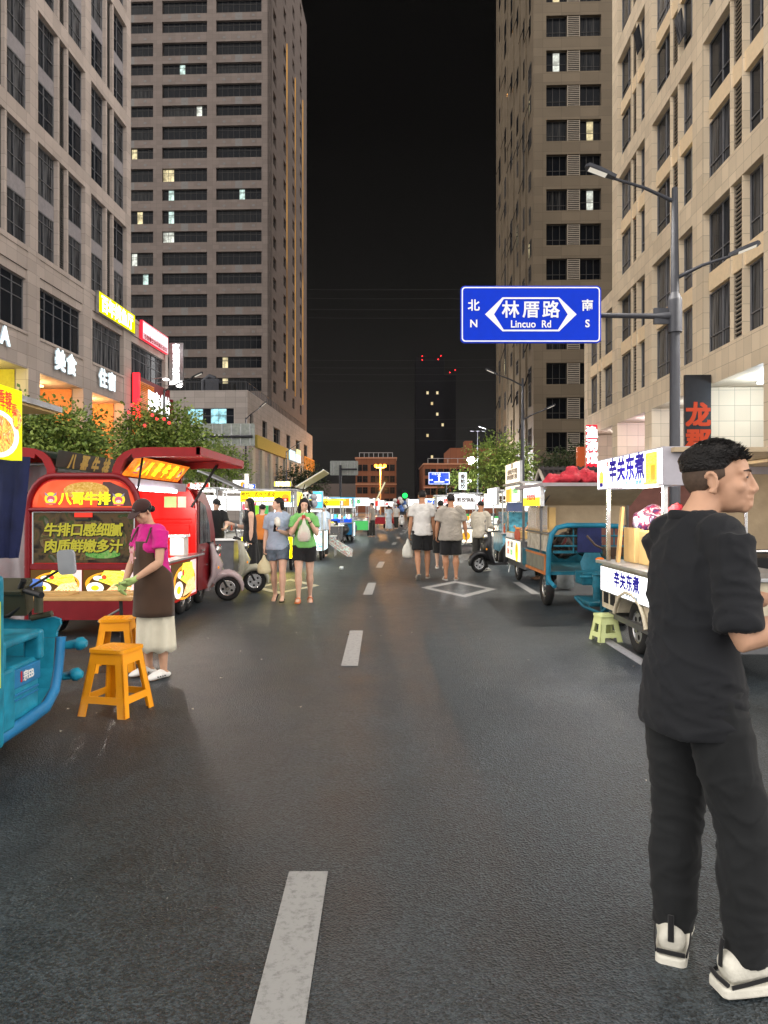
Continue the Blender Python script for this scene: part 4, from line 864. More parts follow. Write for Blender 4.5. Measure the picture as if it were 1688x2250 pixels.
for k,ch in enumerate('八哥牛排'): b.text(ch,Vector((.485,.78+.36*k,1.985))+Nn*.006,U,V,.2,0,.035)
b.build('lettering',[M['em_yellow_txt']],h)
for ey in(.42,2.2): b=MB(); ox_emblem(b,Vector((.485,ey,1.985))+Nn*.006,U,V,Nn,.1,0,1,2,3); b.build('emblem',EMB,h)
b=MB(); b.cyl((.58,.06,1.62),(.60,.2,2.08),.014,None,6); b.cyl((.6,L-.2,1.5),(.95,L-.1,2.12),.02,None,6); b.cyl((-.62,.1,1.5),(-1.0,.3,2.1),.014,None,6); b.cyl((-.62,1.3,1.5),(-1.0,1.2,2.1),.014,None,6); b.build('gas_strut',[M['black']],t)
b=MB(); b.b2((.36,.08,1.73),(.5,L-.12,1.84)); b.build('lamp_rail',[mat('lilac_grey_rail',(.42,.4,.5),.4)],t)
b=MB(); b.b2((.50,.3,1.70),(.53,L-.7,1.745)); b.build('led_tube',[em('led_tube_white',(1,.97,.95),9)],t)
light('stall_light',(.40,1.2,1.6),110,(1,.93,.85),.12,parent=t); light('hatch_light',(.95,1.3,1.9),4,(1,.55,.25),.15,parent=t)
b=MB(); b.b2((hw-.08,.1,.80),(hw+.12,L-.02,.83)); b.b2((-hw-.1,.1,.80),(-hw+.08,L-.02,.83)); b.build('counter',[M['steel']],t,bevel=.005)
for c in((.5,.5,.24),(-.5,.5,.24),(.54,2.0,.24),(.54,2.35,.24)): wheel(t,c,.235,.12)
# cab of the trailer
T1=Vector((-3.415,11.2,0)); t=thing('tricycle_cab','dark red rounded cab with tinted side window coupled behind the red steak trailer','vehicle',T1)
prof=[(0,.25),(1.05,.2),(1.25,.3),(1.24,.7),(1.1,1.15),(.85,1.5),(.5,1.70),(.15,1.78),(0,1.78)]
b=MB(); b.prism(prof,(-.62,0,0),(0,1,0),(0,0,1),(1,0,0),1.24,0,True); b.build('body',[M['maroon_paint']],t,bevel=.05,seg=3)
b=MB(); b.prism([(.1,.95),(.78,.95),(.72,1.2),(.45,1.52),(.1,1.6)],(.622,0,0),(0,1,0),(0,0,1),(1,0,0),.008,0); b.build('side_window',[M['glass']],t)
b=MB(); b.b2((.622,.15,.83),(.65,.32,.86)); b.cyl((.622,.55,.6),(.64,.55,.6),.025,None,10); b.build('handle',[M['chrome']],t)
wheel(t,(.5,.5,.24),.235,.12); wheel(t,(-.5,.5,.24),.235,.12)

# things on and near the red trailer
def box_thing(name,label,cat,p,d,m,rz=0,bevel=.008,extra=None):
    t=thing(name,label,cat,p,rz); b=MB(); b.box((0,0,d[2]/2),d,0); b.build('body',[m],t,bevel=bevel)
    if extra: extra(t)
    return t
def bin_(t):
    b=MB(); b.box((0,0,.275),(.24,.27,.03),0); b.build('lid',[M['white']],t,bevel=.006)
box_thing('plastic_bin','translucent white plastic bin standing on the red trailer counter','bin',(-2.84,10.35,.83),(.2,.24,.26),mat('milky_plastic',(.62,.55,.50),.35),0,.02,bin_)
t=thing('folding_table','folding table with pale wooden top and black legs before the red trailer','table',(-3.05,7.45,0))
b=MB(); b.b2((-.72,-.28,.60),(.62,.28,.635)); b.build('tabletop',[M['wood']],t,bevel=.008)
for sx in(-.6,.5):
    for sy in(-.22,.22): b=MB(); b.cyl((sx,sy,.6),(sx+.03,sy*1.1,0),.018,None,8); b.build('leg',[M['black']],t)
b=MB(); b.cyl((.5,-.22,.25),(.5,.22,.25),.012,None,6); b.cyl((.5,-.2,.52),(.2,.0,.36),.012,None,6); b.cyl((-.6,-.22,.25),(-.6,.22,.25),.012,None,6); b.build('brace',[M['steel']],t)
for i,(x,lab) in enumerate(((-3.28,'wooden serving board lying at the middle of the folding table'),(-2.66,'wooden serving board beside the gloved hands on the folding table'))):
    b=MB(); b.prism(rr_pts(.44,.30,.1),(0,0,0),(1,0,0),(0,1,0),(0,0,1),.018,0); b.ring((0,0,.018),(0,0,1),.12,.008,24,5); o=b.build('serving_board',M['wood'],loc=(x,7.42+.06*i,.636),bevel=.004); tag(o,lab,'board')
t=thing('tissue_pack','white and blue tissue pack at the left end of the folding table','tissue pack',(-3.62,7.6,.636)); b=MB(); b.ell((0,0,.065),(.12,.08,.065),14,8); b.build('pack',[M['white']],t); b=MB(); b.ell((.07,-.01,.085),(.08,.078,.055),12,8); b.build('blue_wrap',[mat('blue_wrap',(.08,.18,.55),.4)],t)
b=MB(); b.add([(-.1,0,0),(.55,0,0),(.55,0,1.75),(-.1,0,1.75)],[(0,1,2,3)]) if False else None
t=thing('tarpaulin_screen','grey mauve tarpaulin screen hanging left of the red trailer','tarpaulin',(-4.75,9.3,0)); b=MB()
n=14
vs=[((q/n-.5)*1.15,.06*math.sin(q*1.7)+.03*math.sin(q*.6+r_),2.02-r_*.2) for r_ in range(11) for q in range(n+1)]
b.add(vs,[(r_*(n+1)+q,r_*(n+1)+q+1,(r_+1)*(n+1)+q+1,(r_+1)*(n+1)+q) for r_ in range(10) for q in range(n)],0,True); b.build('sheet',[M['tarp']],t)
b=MB(); b.cyl((-.6,0,0),(-.6,0,2.05),.02,None,8); b.cyl((.6,0,0),(.6,0,2.05),.02,None,8); b.cyl((-.6,0,2.04),(.6,0,2.04),.02,None,8); b.build('pole',[M['steel']],t)

# ---------------------------------------------------------------- stools
def stool(name,label,x,y,rz,h,wt,wb,m,group=None):
    t=thing(name,label,'stool',(x,y,0),rz,group); b=MB(); b.prism(rr_pts(wt,wt,.035),(0,0,h-.025),(1,0,0),(0,1,0),(0,0,1),.025,0); b.build('seat',[m],t,bevel=.01)
    if h>.4:
        b=MB()
        for k in range(5):
            for q in range(5): b.box(((k-2)*wt*.14,(q-2)*wt*.14,h+.001),(wt*.09,.012,.004),0,(0,0,R(45 if (k+q)%2 else -45)))
        b.build('seat_pattern',[m],t)
    for sx in(-1,1):
        for sy in(-1,1):
            b=MB(); a,c=wt/2-.03,wb/2-.02; th=.012; e=.06
            for (dx,dy) in((e/2,th/2),(th/2,e/2)):
                for lo,hi in((0,1),):
                    p=[]
                    for z,r_ in((h-.02,a),(0,c)):
                        X0,X1=r_+.012-2*dx,r_+.012; Y0,Y1=r_+.012-2*dy,r_+.012
                        p+=[(sx*X0,sy*Y0,z),(sx*X1,sy*Y0,z),(sx*X1,sy*Y1,z),(sx*X0,sy*Y1,z)]
                    b.add(p,[(0,1,2,3),(7,6,5,4)]+[(k,(k+1)%4+0,4+(k+1)%4,4+k) for k in range(4)],0)
            b.build('leg',[m],t)
    def lp(z): f=1-(z/h); return (wt/2-.03)+(wb/2-.02-(wt/2-.03))*f+.006
    for z,hh in((h-.06,.09),(h*.25,.05)):
        b=MB()
        for q in range(4):
            Q=Matrix.Rotation(R(90*q),3,'Z'); r0,r1=lp(z+hh/2),lp(z-hh/2)
            p=[Q@Vector(v) for v in((-r0,-r0-.006,z+hh/2),(r0,-r0-.006,z+hh/2),(r1,-r1-.006,z-hh/2),(-r1,-r1-.006,z-hh/2),(-r0,-r0+.006,z+hh/2),(r0,-r0+.006,z+hh/2),(r1,-r1+.006,z-hh/2),(-r1,-r1+.006,z-hh/2))]
            b.add(p,[(0,1,2,3),(7,6,5,4),(0,4,5,1),(2,6,7,3),(1,5,6,2),(0,3,7,4)],0)
        b.build('rail' if hh>.06 else 'stretcher',[m],t)
    return t
stool('plastic_stool','orange plastic stool standing alone in front of the steak seller',-1.97,5.5,R(-14),.475,.29,.40,M['orange_plastic'])
stool('plastic_stool','orange plastic stool half hidden under the folding table end',-2.48,6.95,R(8),.475,.29,.40,M['orange_plastic'])
stool('plastic_stool','small lime white stool beside the wheel of the white 辛关东煮 cart',2.5,8.42,R(10),.30,.22,.29,M['lime_plastic'])

# ---------------------------------------------------------------- 2 teal cargo tricycle with yellow sign, left edge
O=Vector((-2.75,4.2,0)); t=thing('cargo_tricycle','bright blue cargo tricycle cut by the left picture edge, yellow noodle sign on its roof','tricycle',O)
def wb(b): b.M=Matrix.Translation(-O); return b
b=wb(MB())
for x in(-2.2,-3.25): b.tube([(x,2.4,.17),(x,4.1,.175),(x,4.6,.185),(x,4.86,.205),(x,4.99,.28),(x,5.04,.40),(x,5.07,.52),(x,5.085,.62)],[(.03,.045)]*8,8,0,up=(1,0,0))
b.b2((-3.25,2.3,.42),(-2.2,4.05,.5)); b.build('frame',[M['blue_paint']],t)
b=wb(MB()); prof=[(4.5,.21),(4.8,.22),(4.96,.30),(5.01,.42),(5.04,.62)]
for (y0,z0),(y1,z1) in zip(prof,prof[1:]): b.add([(-3.22,y0,z0),(-2.22,y0,z0),(-2.22,y1,z1),(-3.22,y1,z1)],[(0,1,2,3)],0,True)
top=[(-2.22,.62),(-2.215,.66),(-2.19,.71),(-2.195,.745),(-2.24,.76),(-2.33,.745),(-2.40,.735),(-2.5,.74),(-2.75,.78),(-3.0,.74),(-3.2,.76),(-3.25,.72),(-3.22,.62)]
b.prism([(x,z) for x,z in top],(0,5.05,0),(1,0,0),(0,0,1),(0,1,0),.03,0); b.build('leg_shield',[M['teal']],t,bevel=.008)
b=wb(MB()); b.b2((-3.15,4.28,.2),(-2.22,4.80,.55)); b.b2((-3.15,4.26,.67),(-2.2,4.82,.72)); b.b2((-2.3,4.26,.53),(-2.19,4.34,.72)); b.b2((-2.3,4.75,.53),(-2.19,4.82,.72)); b.b2((-3.1,4.3,.55),(-2.45,4.76,.67)); b.b2((-2.24,4.22,.2),(-2.17,4.40,.56)); b.build('seat_box',[M['teal']],t,bevel=.02,seg=3)
b=wb(MB()); b.b2((-2.222,4.42,.41),(-2.204,4.79,.525)); b.b2((-2.222,4.42,.36),(-2.208,4.78,.375)); b.b2((-2.222,4.42,.33),(-2.208,4.78,.342)); b.build('logo_plate',[M['blue_paint']],t,bevel=.006)
b=wb(MB()); b.text('宗EB',(-2.199,4.62,.47),(0,1,0),(0,0,1),.06,0,.03); b.b2((-2.203,4.525,.44),(-2.2,4.54,.505),1); b.build('logo',[M['white'],M['ink_red']],t)
b=wb(MB()); b.b2((-3.2,4.25,.19),(-2.24,4.95,.215)); b.build('footboard',[M['steel_dark']],t)
b=wb(MB()); b.box((-2.42,4.86,.33),(.1,.04,.07),0,(R(30),0,0)); b.box((-2.42,4.8,.25),(.09,.16,.02)); b.cyl((-2.42,4.84,.3),(-2.42,4.8,.24),.012,None,6); b.build('pedal',[M['black']],t)
for z,x2 in((.555,-2.05),(.345,-2.08)):
    b=wb(MB()); b.tube([(-2.2,5.1,z),(-2.14,5.12,z+.005),(x2-.06,5.12,z+.01),(x2-.05,5.12,z+.01),(x2-.02,5.12,z+.012),(x2+.012,5.12,z+.01)],[.026,.03,.032,.044,.046,.022],12); b.build('side_lamp',[M['teal']],t)
b=wb(MB()); b.b2((-3.3,4.02,.15),(-2.13,4.2,1.12)); b.ell((-2.715,4.11,1.1),(.585,.09,.16),16,8); b.build('cargo_box_panel',[M['teal']],t,bevel=.03,seg=3)
b=wb(MB()); b.b2((-2.128,4.04,.5),(-2.12,4.13,.98)); b.build('yellow_stripe',[mat('yellow_decal',(.75,.7,.03),.4)],t,bevel=.003)
b=wb(MB()); b.b2((-3.3,2.2,.5),(-2.14,4.02,.54)); b.b2((-2.18,2.2,.54),(-2.14,4.02,.95)); b.b2((-3.3,2.2,.54),(-3.26,4.02,.95)); b.build('cargo_bed',[M['teal']],t)
b=wb(MB()); b.tube([(-2.72,5.3,.35),(-2.7,5.2,.6),(-2.66,5.05,.9)],.03,8); b.tube([(-3.05,4.9,.98),(-2.85,5.0,.94),(-2.66,5.04,.92),(-2.48,5.0,.94),(-2.36,4.93,.95),(-2.28,4.88,.94)],.014,8); b.tube([(-2.44,5.0,.93),(-2.42,4.98,.84),(-2.5,4.98,.78),(-2.62,5.0,.77)],.016,8); b.build('handlebar',[M['black']],t)
b=wb(MB()); b.cyl((-2.36,4.93,.95),(-2.22,4.84,.93),.021,None,10); b.cyl((-2.42,4.96,.95),(-2.38,4.93,1.02),.02,None,8); b.build('grip',[M['black']],t)
b=wb(MB()); b.box((-2.56,5.02,.87),(.34,.15,.16),0,(R(15),0,R(6))); b.box((-2.54,5.0,.97),(.30,.18,.035),0,(R(25),0,0)); b.cyl((-2.3,4.97,.80),(-2.3,4.97,.97),.03,None,10); b.cyl((-2.36,5.0,.76),(-2.22,4.99,.79),.022,None,8); b.build('instrument_pod',[mat('olive_black_plastic',(.05,.048,.03),.4)],t,bevel=.03,seg=3)
b=wb(MB()); b.prism(rr_pts(.11,.165,.028),(-2.115,4.96,1.135),(1,0,.08),(-.1,0,1),(0,1,0),.03,0); m_=b.build('mirror',[mat('mirror_back_grey',(.28,.29,.31),.4)],t,bevel=.008)
b=wb(MB()); b.tube([(-2.36,4.93,.96),(-2.3,4.96,1.0),(-2.17,4.98,1.08)],.009,6); b.build('mirror_stalk',[M['black']],m_)
b=wb(MB()); b.box((-2.72,5.12,.72),(.16,.1,.12)); b.cyl((-2.72,5.17,.72),(-2.72,5.2,.72),.05,None,12,1); b.build('head_lamp',[M['blue_paint'],M['chrome']],t,bevel=.02)
wheel(t,Vector((-2.72,5.42,.25))-O,.25,.1); wheel(t,Vector((-2.3,3.2,.27))-O,.27,.12); wheel(t,Vector((-3.15,3.2,.27))-O,.27,.12)
for x,y in((-2.16,4.12),(-3.28,4.12),(-2.16,2.4),(-3.28,2.4)): b=wb(MB()); b.b2((x-.018,y-.018,.95),(x+.018,y+.018,2.1)); b.build('post',[M['steel']],t)
b=wb(MB()); b.b2((-3.35,2.2,2.115),(-2.09,4.85,2.15),0); b.b2((-3.33,2.22,2.10),(-2.11,4.8,2.114),1); b.build('roof',[M['steel'],M['ply']],t)
b=wb(MB()); b.b2((-2.15,2.35,1.77),(-2.09,4.31,2.17),0); sg=b.build('sign_box',[em('yellow_noodle_sign',(.95,.92,0),1.0)],t)
b=wb(MB()); b.disc((-2.083,4.02,1.90),(0,1,0),(0,0,1),.24,.13,0); b.disc((-2.08,4.01,1.90),(0,1,0),(0,0,1),.19,.105,1); b.disc((-2.082,4.235,2.0),(0,1,0),(0,0,1),.055,.06,1); b.disc((-2.081,4.22,1.985),(0,1,0),(0,0,1),.02,.03,2); b.build('dish_picture',[M['plate_w'],M['chili'],M['yolk']],sg)
b=wb(MB()); b.text('香辣',(-2.082,4.1,2.105),(0,1,0),(0,0,1),.07); b.text('干拌面',(-2.082,4.14,2.055),(0,1,0),(0,0,1),.055); b.build('lettering',[M['em_red']],sg)
light('stall_light',Vector((-2.5,3.9,2.0))-O,10,(1,.9,.6),.1,parent=t)
t=thing('hanging_cloth','dark blue cloth hanging behind the yellow noodle sign post','cloth',(-2.2,4.42,1.8)); b=MB()
vs=[]
for r_ in range(9):
    for q in range(7): wv=(q/6-.5)*(.2-.07*r_/8); vs.append((wv-.03*r_/8,.025*math.sin(q*2.2+r_*.3),-r_*.075))
b.add(vs,[(r_*7+q,r_*7+q+1,(r_+1)*7+q+1,(r_+1)*7+q) for r_ in range(8) for q in range(6)],0,True); b.build('sheet',[M['navy']],t)

# ---------------------------------------------------------------- scooters
def scooter(name,label,x,y,rz,body,accent='black'):
    """built along +x (front wheel at +x)"""
    t=thing(name,label,'scooter',(x,y,0),rz)
    wheel(t,(.60,0,.20),.20,.09,'y'); wheel(t,(-.58,0,.21),.21,.1,'y')
    b=MB(); b.tube([(-.95,0,.52),(-.8,0,.56),(-.5,0,.55),(-.22,0,.48),(-.05,0,.34),(.02,0,.2)],[(.04,.08),(.17,.17),(.25,.22),(.23,.20),(.15,.17),(.05,.15)],16,0,up=(0,0,1)); b.b2((-.1,-.13,.17),(.32,.13,.23))
    b.tube([(.28,0,.2),(.39,0,.42),(.40,0,.66),(.37,0,.84),(.33,0,.93)],[(.03,.20),(.06,.225),(.07,.21),(.06,.16),(.03,.08)],14,0,up=(1,0,0)); b.tube([(.60+.235*math.cos(R(a)),0,.21+.235*math.sin(R(a))) for a in(-12,10,35,60,85,110,135,160)],[(.02,.04),(.035,.075),(.045,.09),(.055,.10),(.065,.11),(.07,.12),(.06,.12),(.03,.10)],12,0,up=(0,1,0) if False else None); b.tube([(.34,0,.30),(.41,0,.45),(.45,0,.58),(.41,0,.72)],[(.05,.10),(.08,.15),(.08,.17),(.05,.15)],14,0,up=(1,0,0)); b.build('body',[body],t)
    b=MB(); b.tube([(-.86,0,.72),(-.7,0,.74),(-.35,0,.72),(-.12,0,.66)],[(.03,.08),(.06,.13),(.055,.13),(.03,.09)],12,0,up=(0,0,1)); b.build('seat',[M['black']],t)
    b=MB(); b.cyl((.46,0,.4),(.36,0,.9),.028,None,8); b.tube([(.24,-.34,.97),(.33,-.2,.95),(.36,0,.93),(.33,.2,.95),(.24,.34,.97)],.014,8); b.cyl((.6,.05,.21),(.48,.05,.45),.018,None,6); b.cyl((.6,-.05,.21),(.48,-.05,.45),.018,None,6); b.build('handlebar',[M['black']],t)
    for s_ in(-1,1):
        b=MB(); b.cyl((.3,s_*.24,.95),(.27,s_*.33,1.14),.008,None,6); b.prism(rr_pts(.13,.1,.045),(.27,s_*.36,1.18),(0,1,0),(-.2,0,1),(1,0,0),.02,0); b.build('mirror',[M['steel_dark']],t)
    b=MB(); b.ell((.43,0,.82),(.07,.1,.09),12,8,0); b.build('head_lamp',[M['chrome']],t)
    b=MB(); 
    for s_ in(-1,1): b.ell((.47,s_*.13,.55),(.02,.03,.03),8,6)
    b.build('indicator',[em('amber_indicator',(1,.35,.02),.8)],t)
    b=MB(); b.cyl((-.15,.1,.17),(-.05,.22,.0),.013,None,6); b.build('kick_stand',[M['steel']],t); return t
M['pinkwhite']=mat('pinkish_white_paint',(.36,.29,.30),.25,coat=.5,var=.05); M['creamw']=mat('cream_white_paint',(.36,.35,.28),.25,coat=.5,var=.05); M['darkpaint']=mat('black_scooter_paint',(.02,.02,.022),.3,coat=.3); M['bluepaint2']=mat('navy_scooter_paint',(.03,.05,.1),.3,coat=.4); M['redscoot']=mat('red_scooter_paint',(.4,.02,.02),.3,coat=.4)
scooter('scooter','pinkish white scooter parked against the dark red cab',-3.12,12.0,R(4),M['pinkwhite'])
s2=scooter('scooter','cream and black scooter with panda face decal beside the pinkish one',-2.88,13.1,R(10),M['creamw'])
b=MB(); b.disc((-.25,-.183,.5),(1,0,0),(0,0,1),.06,.05,0); b.disc((-.3,-.185,.545),(1,0,0),(0,0,1),.02,.02,1); b.disc((-.2,-.185,.545),(1,0,0),(0,0,1),.02,.02,1); b.disc((-.27,-.186,.5),(1,0,0),(0,0,1),.014,.018,1); b.disc((-.22,-.186,.5),(1,0,0),(0,0,1),.014,.018,1); b.build('panda_decal',[M['white'],M['black']],s2)
scooter('scooter','dark motor scooter parked nose-in by the tall white fried snack cart',2.75,17.4,R(200),M['darkpaint'])
scooter('scooter','dark scooter behind the light blue ice drink stall on the left',-1.9,31,R(250),M['darkpaint'])
scooter('scooter','navy scooter with covered seat further along the left stalls',-1.55,34.5,R(262),M['bluepaint2'])
scooter('scooter','white scooter ridden in the middle of the far street',1.35,58,R(-88),M['white'])
scooter('scooter','red scooter stopped beside the far white one',.85,62,R(-92),M['redscoot'])

# ---------------------------------------------------------------- generic market cart
def face(t,name,O,U,N,w,h,m,items=(),d=.08,side='steel'):
    """lightbox with printed items; O = centre. items: ('t',text,dx,dz,size,mat,width) | ('d',dx,dz,ru,rv,mat) | ('r',dx,dz,w,h,mat)"""
    O,U,N=map(Vector,(O,U,N)); V=Vector((0,0,1)); b=MB(); c=lambda x,z,k:O+U*x+V*z+N*k
    w2,h2=w/2,h/2; b.add([c(-w2,-h2,0),c(w2,-h2,0),c(w2,h2,0),c(-w2,h2,0),c(-w2,-h2,-d),c(w2,-h2,-d),c(w2,h2,-d),c(-w2,h2,-d)],[(0,4,5,1),(1,5,6,2),(2,6,7,3),(3,7,4,0),(4,7,6,5)],1)
    e=.012; b.poly([c(-w2+e,-h2+e,.001),c(w2-e,-h2+e,.001),c(w2-e,h2-e,.001),c(-w2+e,h2-e,.001)],0); b.add([c(-w2,-h2,0),c(w2,-h2,0),c(w2,h2,0),c(-w2,h2,0)],[(0,1,2,3)],1)
    s_=b.build(name,[m,M[side] if isinstance(side,str) else side],t)
    ts,ps={},{}
    for i,it in enumerate(items):
        k=.004+.0015*i
        if it[0]=='t': q=ts.setdefault(it[5].name,(MB(),it[5])); q[0].text(it[1],c(it[2],it[3],k),U,V,it[4],0,.03,it[6] if len(it)>6 else None)
        elif it[0]=='d': q=ps.setdefault(it[5].name,(MB(),it[5])); q[0].disc(c(it[1],it[2],k),U,V,it[3],it[4])
        else: q=ps.setdefault(it[5].name,(MB(),it[5])); a,z,ww,hh=it[1:5]; q[0].poly([c(a-ww/2,z-hh/2,k),c(a+ww/2,z-hh/2,k),c(a+ww/2,z+hh/2,k),c(a-ww/2,z+hh/2,k)])
    for n_,dct in(('lettering',ts),('picture',ps)):
        for b_,m_ in dct.values(): b_.build(n_,[m_],s_)
    return s_
def cart(label,x,y,rz,w,d,base,roof,post='steel',zc=.84,zr=1.95,pw=12,col=(1,.95,.85),lamp=True,wheels=True,name='market_stall',cat='market stall',z0=.32):
    """w along x, d along y, front towards -y"""
    t=thing(name,label,cat,(x,y,0),rz); hw,hd=w/2,d/2
    b=MB(); b.b2((-hw+.03,-hd+.03,z0),(hw-.03,hd-.03,zc-.03)); b.build('base',[base],t,bevel=.01)
    b=MB(); b.b2((-hw-.03,-hd-.03,zc-.03),(hw+.03,hd+.03,zc)); b.build('counter',[M['steel']],t,bevel=.006)
    for sx in(-1,1):
        for sy in(-1,1): b=MB(); b.b2((sx*(hw-.03)-.016,sy*(hd-.03)-.016,zc),(sx*(hw-.03)+.016,sy*(hd-.03)+.016,zr)); b.build('post',[M[post]],t)
    b=MB(); b.b2((-hw-.06,-hd-.06,zr),(hw+.06,hd+.06,zr+.04)); b.build('roof',[roof],t,bevel=.01)
    if wheels:
        for sx in(-1,1): 
            for sy in(-.6,.6): wheel(t,(sx*(hw-.08),sy*hd,.2),.2,.08)
    if lamp:
        b=MB(); b.b2((-hw*.7,-.02,zr-.07),(hw*.7,.02,zr-.03)); b.build('lamp_tube',[M['white_light']],t)
        light('stall_light',(0,0,zr-.25),pw*1.8,col,.1,parent=t)
    return t
def jars(x,y,z,n,dx,label,group,mats,h=.16,r=.05):
    for k in range(n):
        t=thing('food_jar',label,'jar',(x+dx*k,y,z),0,group); b=MB(); b.tube([(0,0,0),(0,0,h*.8),(0,0,h*.9)],[r,r,r*.7],10); b.build('jar',[mats[k%len(mats)]],t); b=MB(); b.cyl((0,0,h*.9),(0,0,h),r*.75,None,10); b.build('lid',[M['steel']],t)
def awning(t,hinge,out,L,ax,mslab,rib=5,name='awning'):
    """tilted flap: hinge point, outward vector, width L along axis ax"""
    h,o,a=Vector(hinge),Vector(out),Vector(ax).normalized(); n=a.cross(o).normalized()*.02
    b=MB(); p=[h-a*L/2,h+a*L/2,h+a*L/2+o,h-a*L/2+o]; b.add(p+[q+n for q in p],[(0,1,2,3),(7,6,5,4),(0,4,5,1),(1,5,6,2),(2,6,7,3),(3,7,4,0)],0); f=b.build(name,[mslab],t)
    b=MB(); 
    for k in range(rib): c=h-a*L/2+a*L*(k+.5)/rib; b.cyl(c-n*.6,c+o-n*.6,.013,None,6)
    for q in(0.02,.98): b.cyl(h-a*L/2+o*q-n*.6,h+a*L/2+o*q-n*.6,.016,None,6)
    b.build('awning_rib',[M['steel']],f); return f
# yellow stall behind the two walking women
M['yl']=em('yellow_stall_panel',(1,.80,0.0),6.0,.1,3); M['yl2']=em('yellow_stall_sign',(1,.86,.01),2.2,.12,4); M['brown_txt']=em('brown_sign_letters',(.3,.1,.01),.7)
t=cart('bright yellow snack stall with two raised side awnings behind the walking women',-2.77,18.3,0,1.26,1.3,M['ply'],M['steel'],pw=30,col=(1,.9,.55),zr=1.9)
face(t,'sign_box',(-.02,-.72,1.76),(1,0,0),(0,-1,0),1.2,.27,M['yl2'],[('t','哈代广式沙汁凉皮',-.17,.05,.1,M['brown_txt'],.8),('t','酸辣粉烤面',-.1,-.07,.08,M['em_white'],.6),('r',-.47,-.075,.2,.05,M['em_orange']),('d',.47,-.01,.09,.07,M['em_orange']),('r',.47,-.08,.16,.08,M['em_red']),('d',.47,-.08,.03,.025,M['pinkp'])])
face(t,'side_sign',(.72,-.1,1.70),(0,1,0),(1,0,0),1.2,.36,M['yl2'],[('t','凉皮',0,.05,.15,M['em_red']),('t','烤冷面',0,-.1,.09,M['em_red'])])
face(t,'front_panel',(-.0,-.67,.55),(1,0,0),(0,-1,0),1.22,.52,M['yl'],[('r',-.1,.16,.46,.12,M['em_red']),('t','凉·皮面',-.1,.16,.1,M['em_white'],.42),('t','麻辣鲜香',-.1,-.04,.07,M['brown_txt'],.4)])
face(t,'side_panel',(.67,0,.55),(0,1,0),(1,0,0),1.2,.5,M['yl'])
awning(t,(.7,.0,1.98),(.66,0,.40),1.7,(0,1,0),mat('cream_awning_sheet',(.62,.56,.36),.5),6); awning(t,(-.7,.0,1.95),(-.95,0,.42),1.3,(0,1,0),M['steel'],5)
b=MB(); b.cyl((.68,-.7,1.3),(.9,-.65,2.05),.01,None,6); b.cyl((.68,.6,1.3),(.95,.6,2.1),.01,None,6); b.build('gas_strut',[M['black']],t)
face(t,'rooftop_letters',(.35,-.5,2.06),(1,0,0),(0,-1,0),.42,.13,M['yl2'],[('t','好吃面',0,0,.1,M['em_white'])],.05)
face(t,'tall_sign',(-.55,-.3,2.14),(1,0,0),(0,-1,0),.1,.36,M['lb_cream'],[],.08)
b=MB(); b.b2((-.55,.1,.86),(.55,.55,1.3),0); b.b2((-.5,.08,.9),(.1,.1,1.26),1); b.build('plywood_cabinet',[M['ply'],M['wood']],t)
for q,(cx,c_) in enumerate(((-.33,M['greenp']),(-.1,M['em_green']),(.2,M['em_white']))): b=MB(); b.box((cx,-.3,1.42),(.16,.02,.26)); b.build('hanging_menu',[c_],t)
# panda toy cart, cyan and white
M['cyl']=food('sea_scene_print',[(.05,.5,.95),(.3,.8,1),(.95,1,1),(1,.95,.7),(.2,.75,.85)],5,1.25)
t=cart('pale cyan and white snack cart with a panda plush and red heart on its frame',-2.02,21.6,0,.62,1.3,M['steel'],M['steel'],zr=1.45,pw=16,col=(.8,.95,1),zc=.86)
face(t,'front_panel',(.0,-.68,.56),(1,0,0),(0,-1,0),.58,.56,M['cyl']); face(t,'side_panel',(.34,0,.56),(0,1,0),(1,0,0),1.25,.55,M['cyl'])
face(t,'tall_sign',(.12,-.2,1.72),(1,0,0),(0,-1,0),.30,.5,M['em_cyan'],[('r',0,.05,.2,.2,M['lb_white'])],.12)
b=MB()
for s_ in(-1,1): b.disc((-.03+s_*.055,-.66,1.12),(1,0,0),(0,0,1),.065,.065)
b.poly([(-.145,-.661,1.09),(-.03,-.661,.93),(.085,-.661,1.09),(.02,-.661,1.16),(-.08,-.661,1.16)]); b.build('heart',[M['em_red']],t)
t=thing('panda_plush','black and white panda plush sitting on top of the cyan cart frame','plush toy',(-2.17,20.95,1.49))
b=MB(); b.ell((0,0,.12),(.12,.1,.14)); b.ell((-.02,-.03,.33),(.13,.11,.12)); b.build('body',[M['white']],t)
b=MB(); [b.ell((sx*.1-.02,-.01,.43),(.04,.03,.04),8,6) for sx in(-1,1)]; b.build('ear',[M['black']],t)
b=MB(); [b.ell((sx*.05-.02,-.13,.35),(.03,.015,.035),8,6) for sx in(-1,1)]; b.ell((-.02,-.15,.3),(.015,.01,.012),6,5); b.build('eye_patch',[M['black']],t)
b=MB(); [b.cap((sx*.1,-.04,.18),(sx*.15,-.12,.06),.04,.035,8) for sx in(-1,1)]; [b.cap((sx*.07,-.06,.03),(sx*.1,-.2,.02),.045,.04,8) for sx in(-1,1)]; b.build('limb',[M['black']],t)
b=MB(); b.ell((0,0,.12),(.11,.1,.13)); b.ell((0,-.01,.3),(.1,.09,.1)); o=b.build('plush_toy',mat('grey_plush',(.35,.35,.4),.9),loc=(-1.98,21.05,1.49)); tag(o,'grey plush toy leaning behind the panda plush','plush toy')
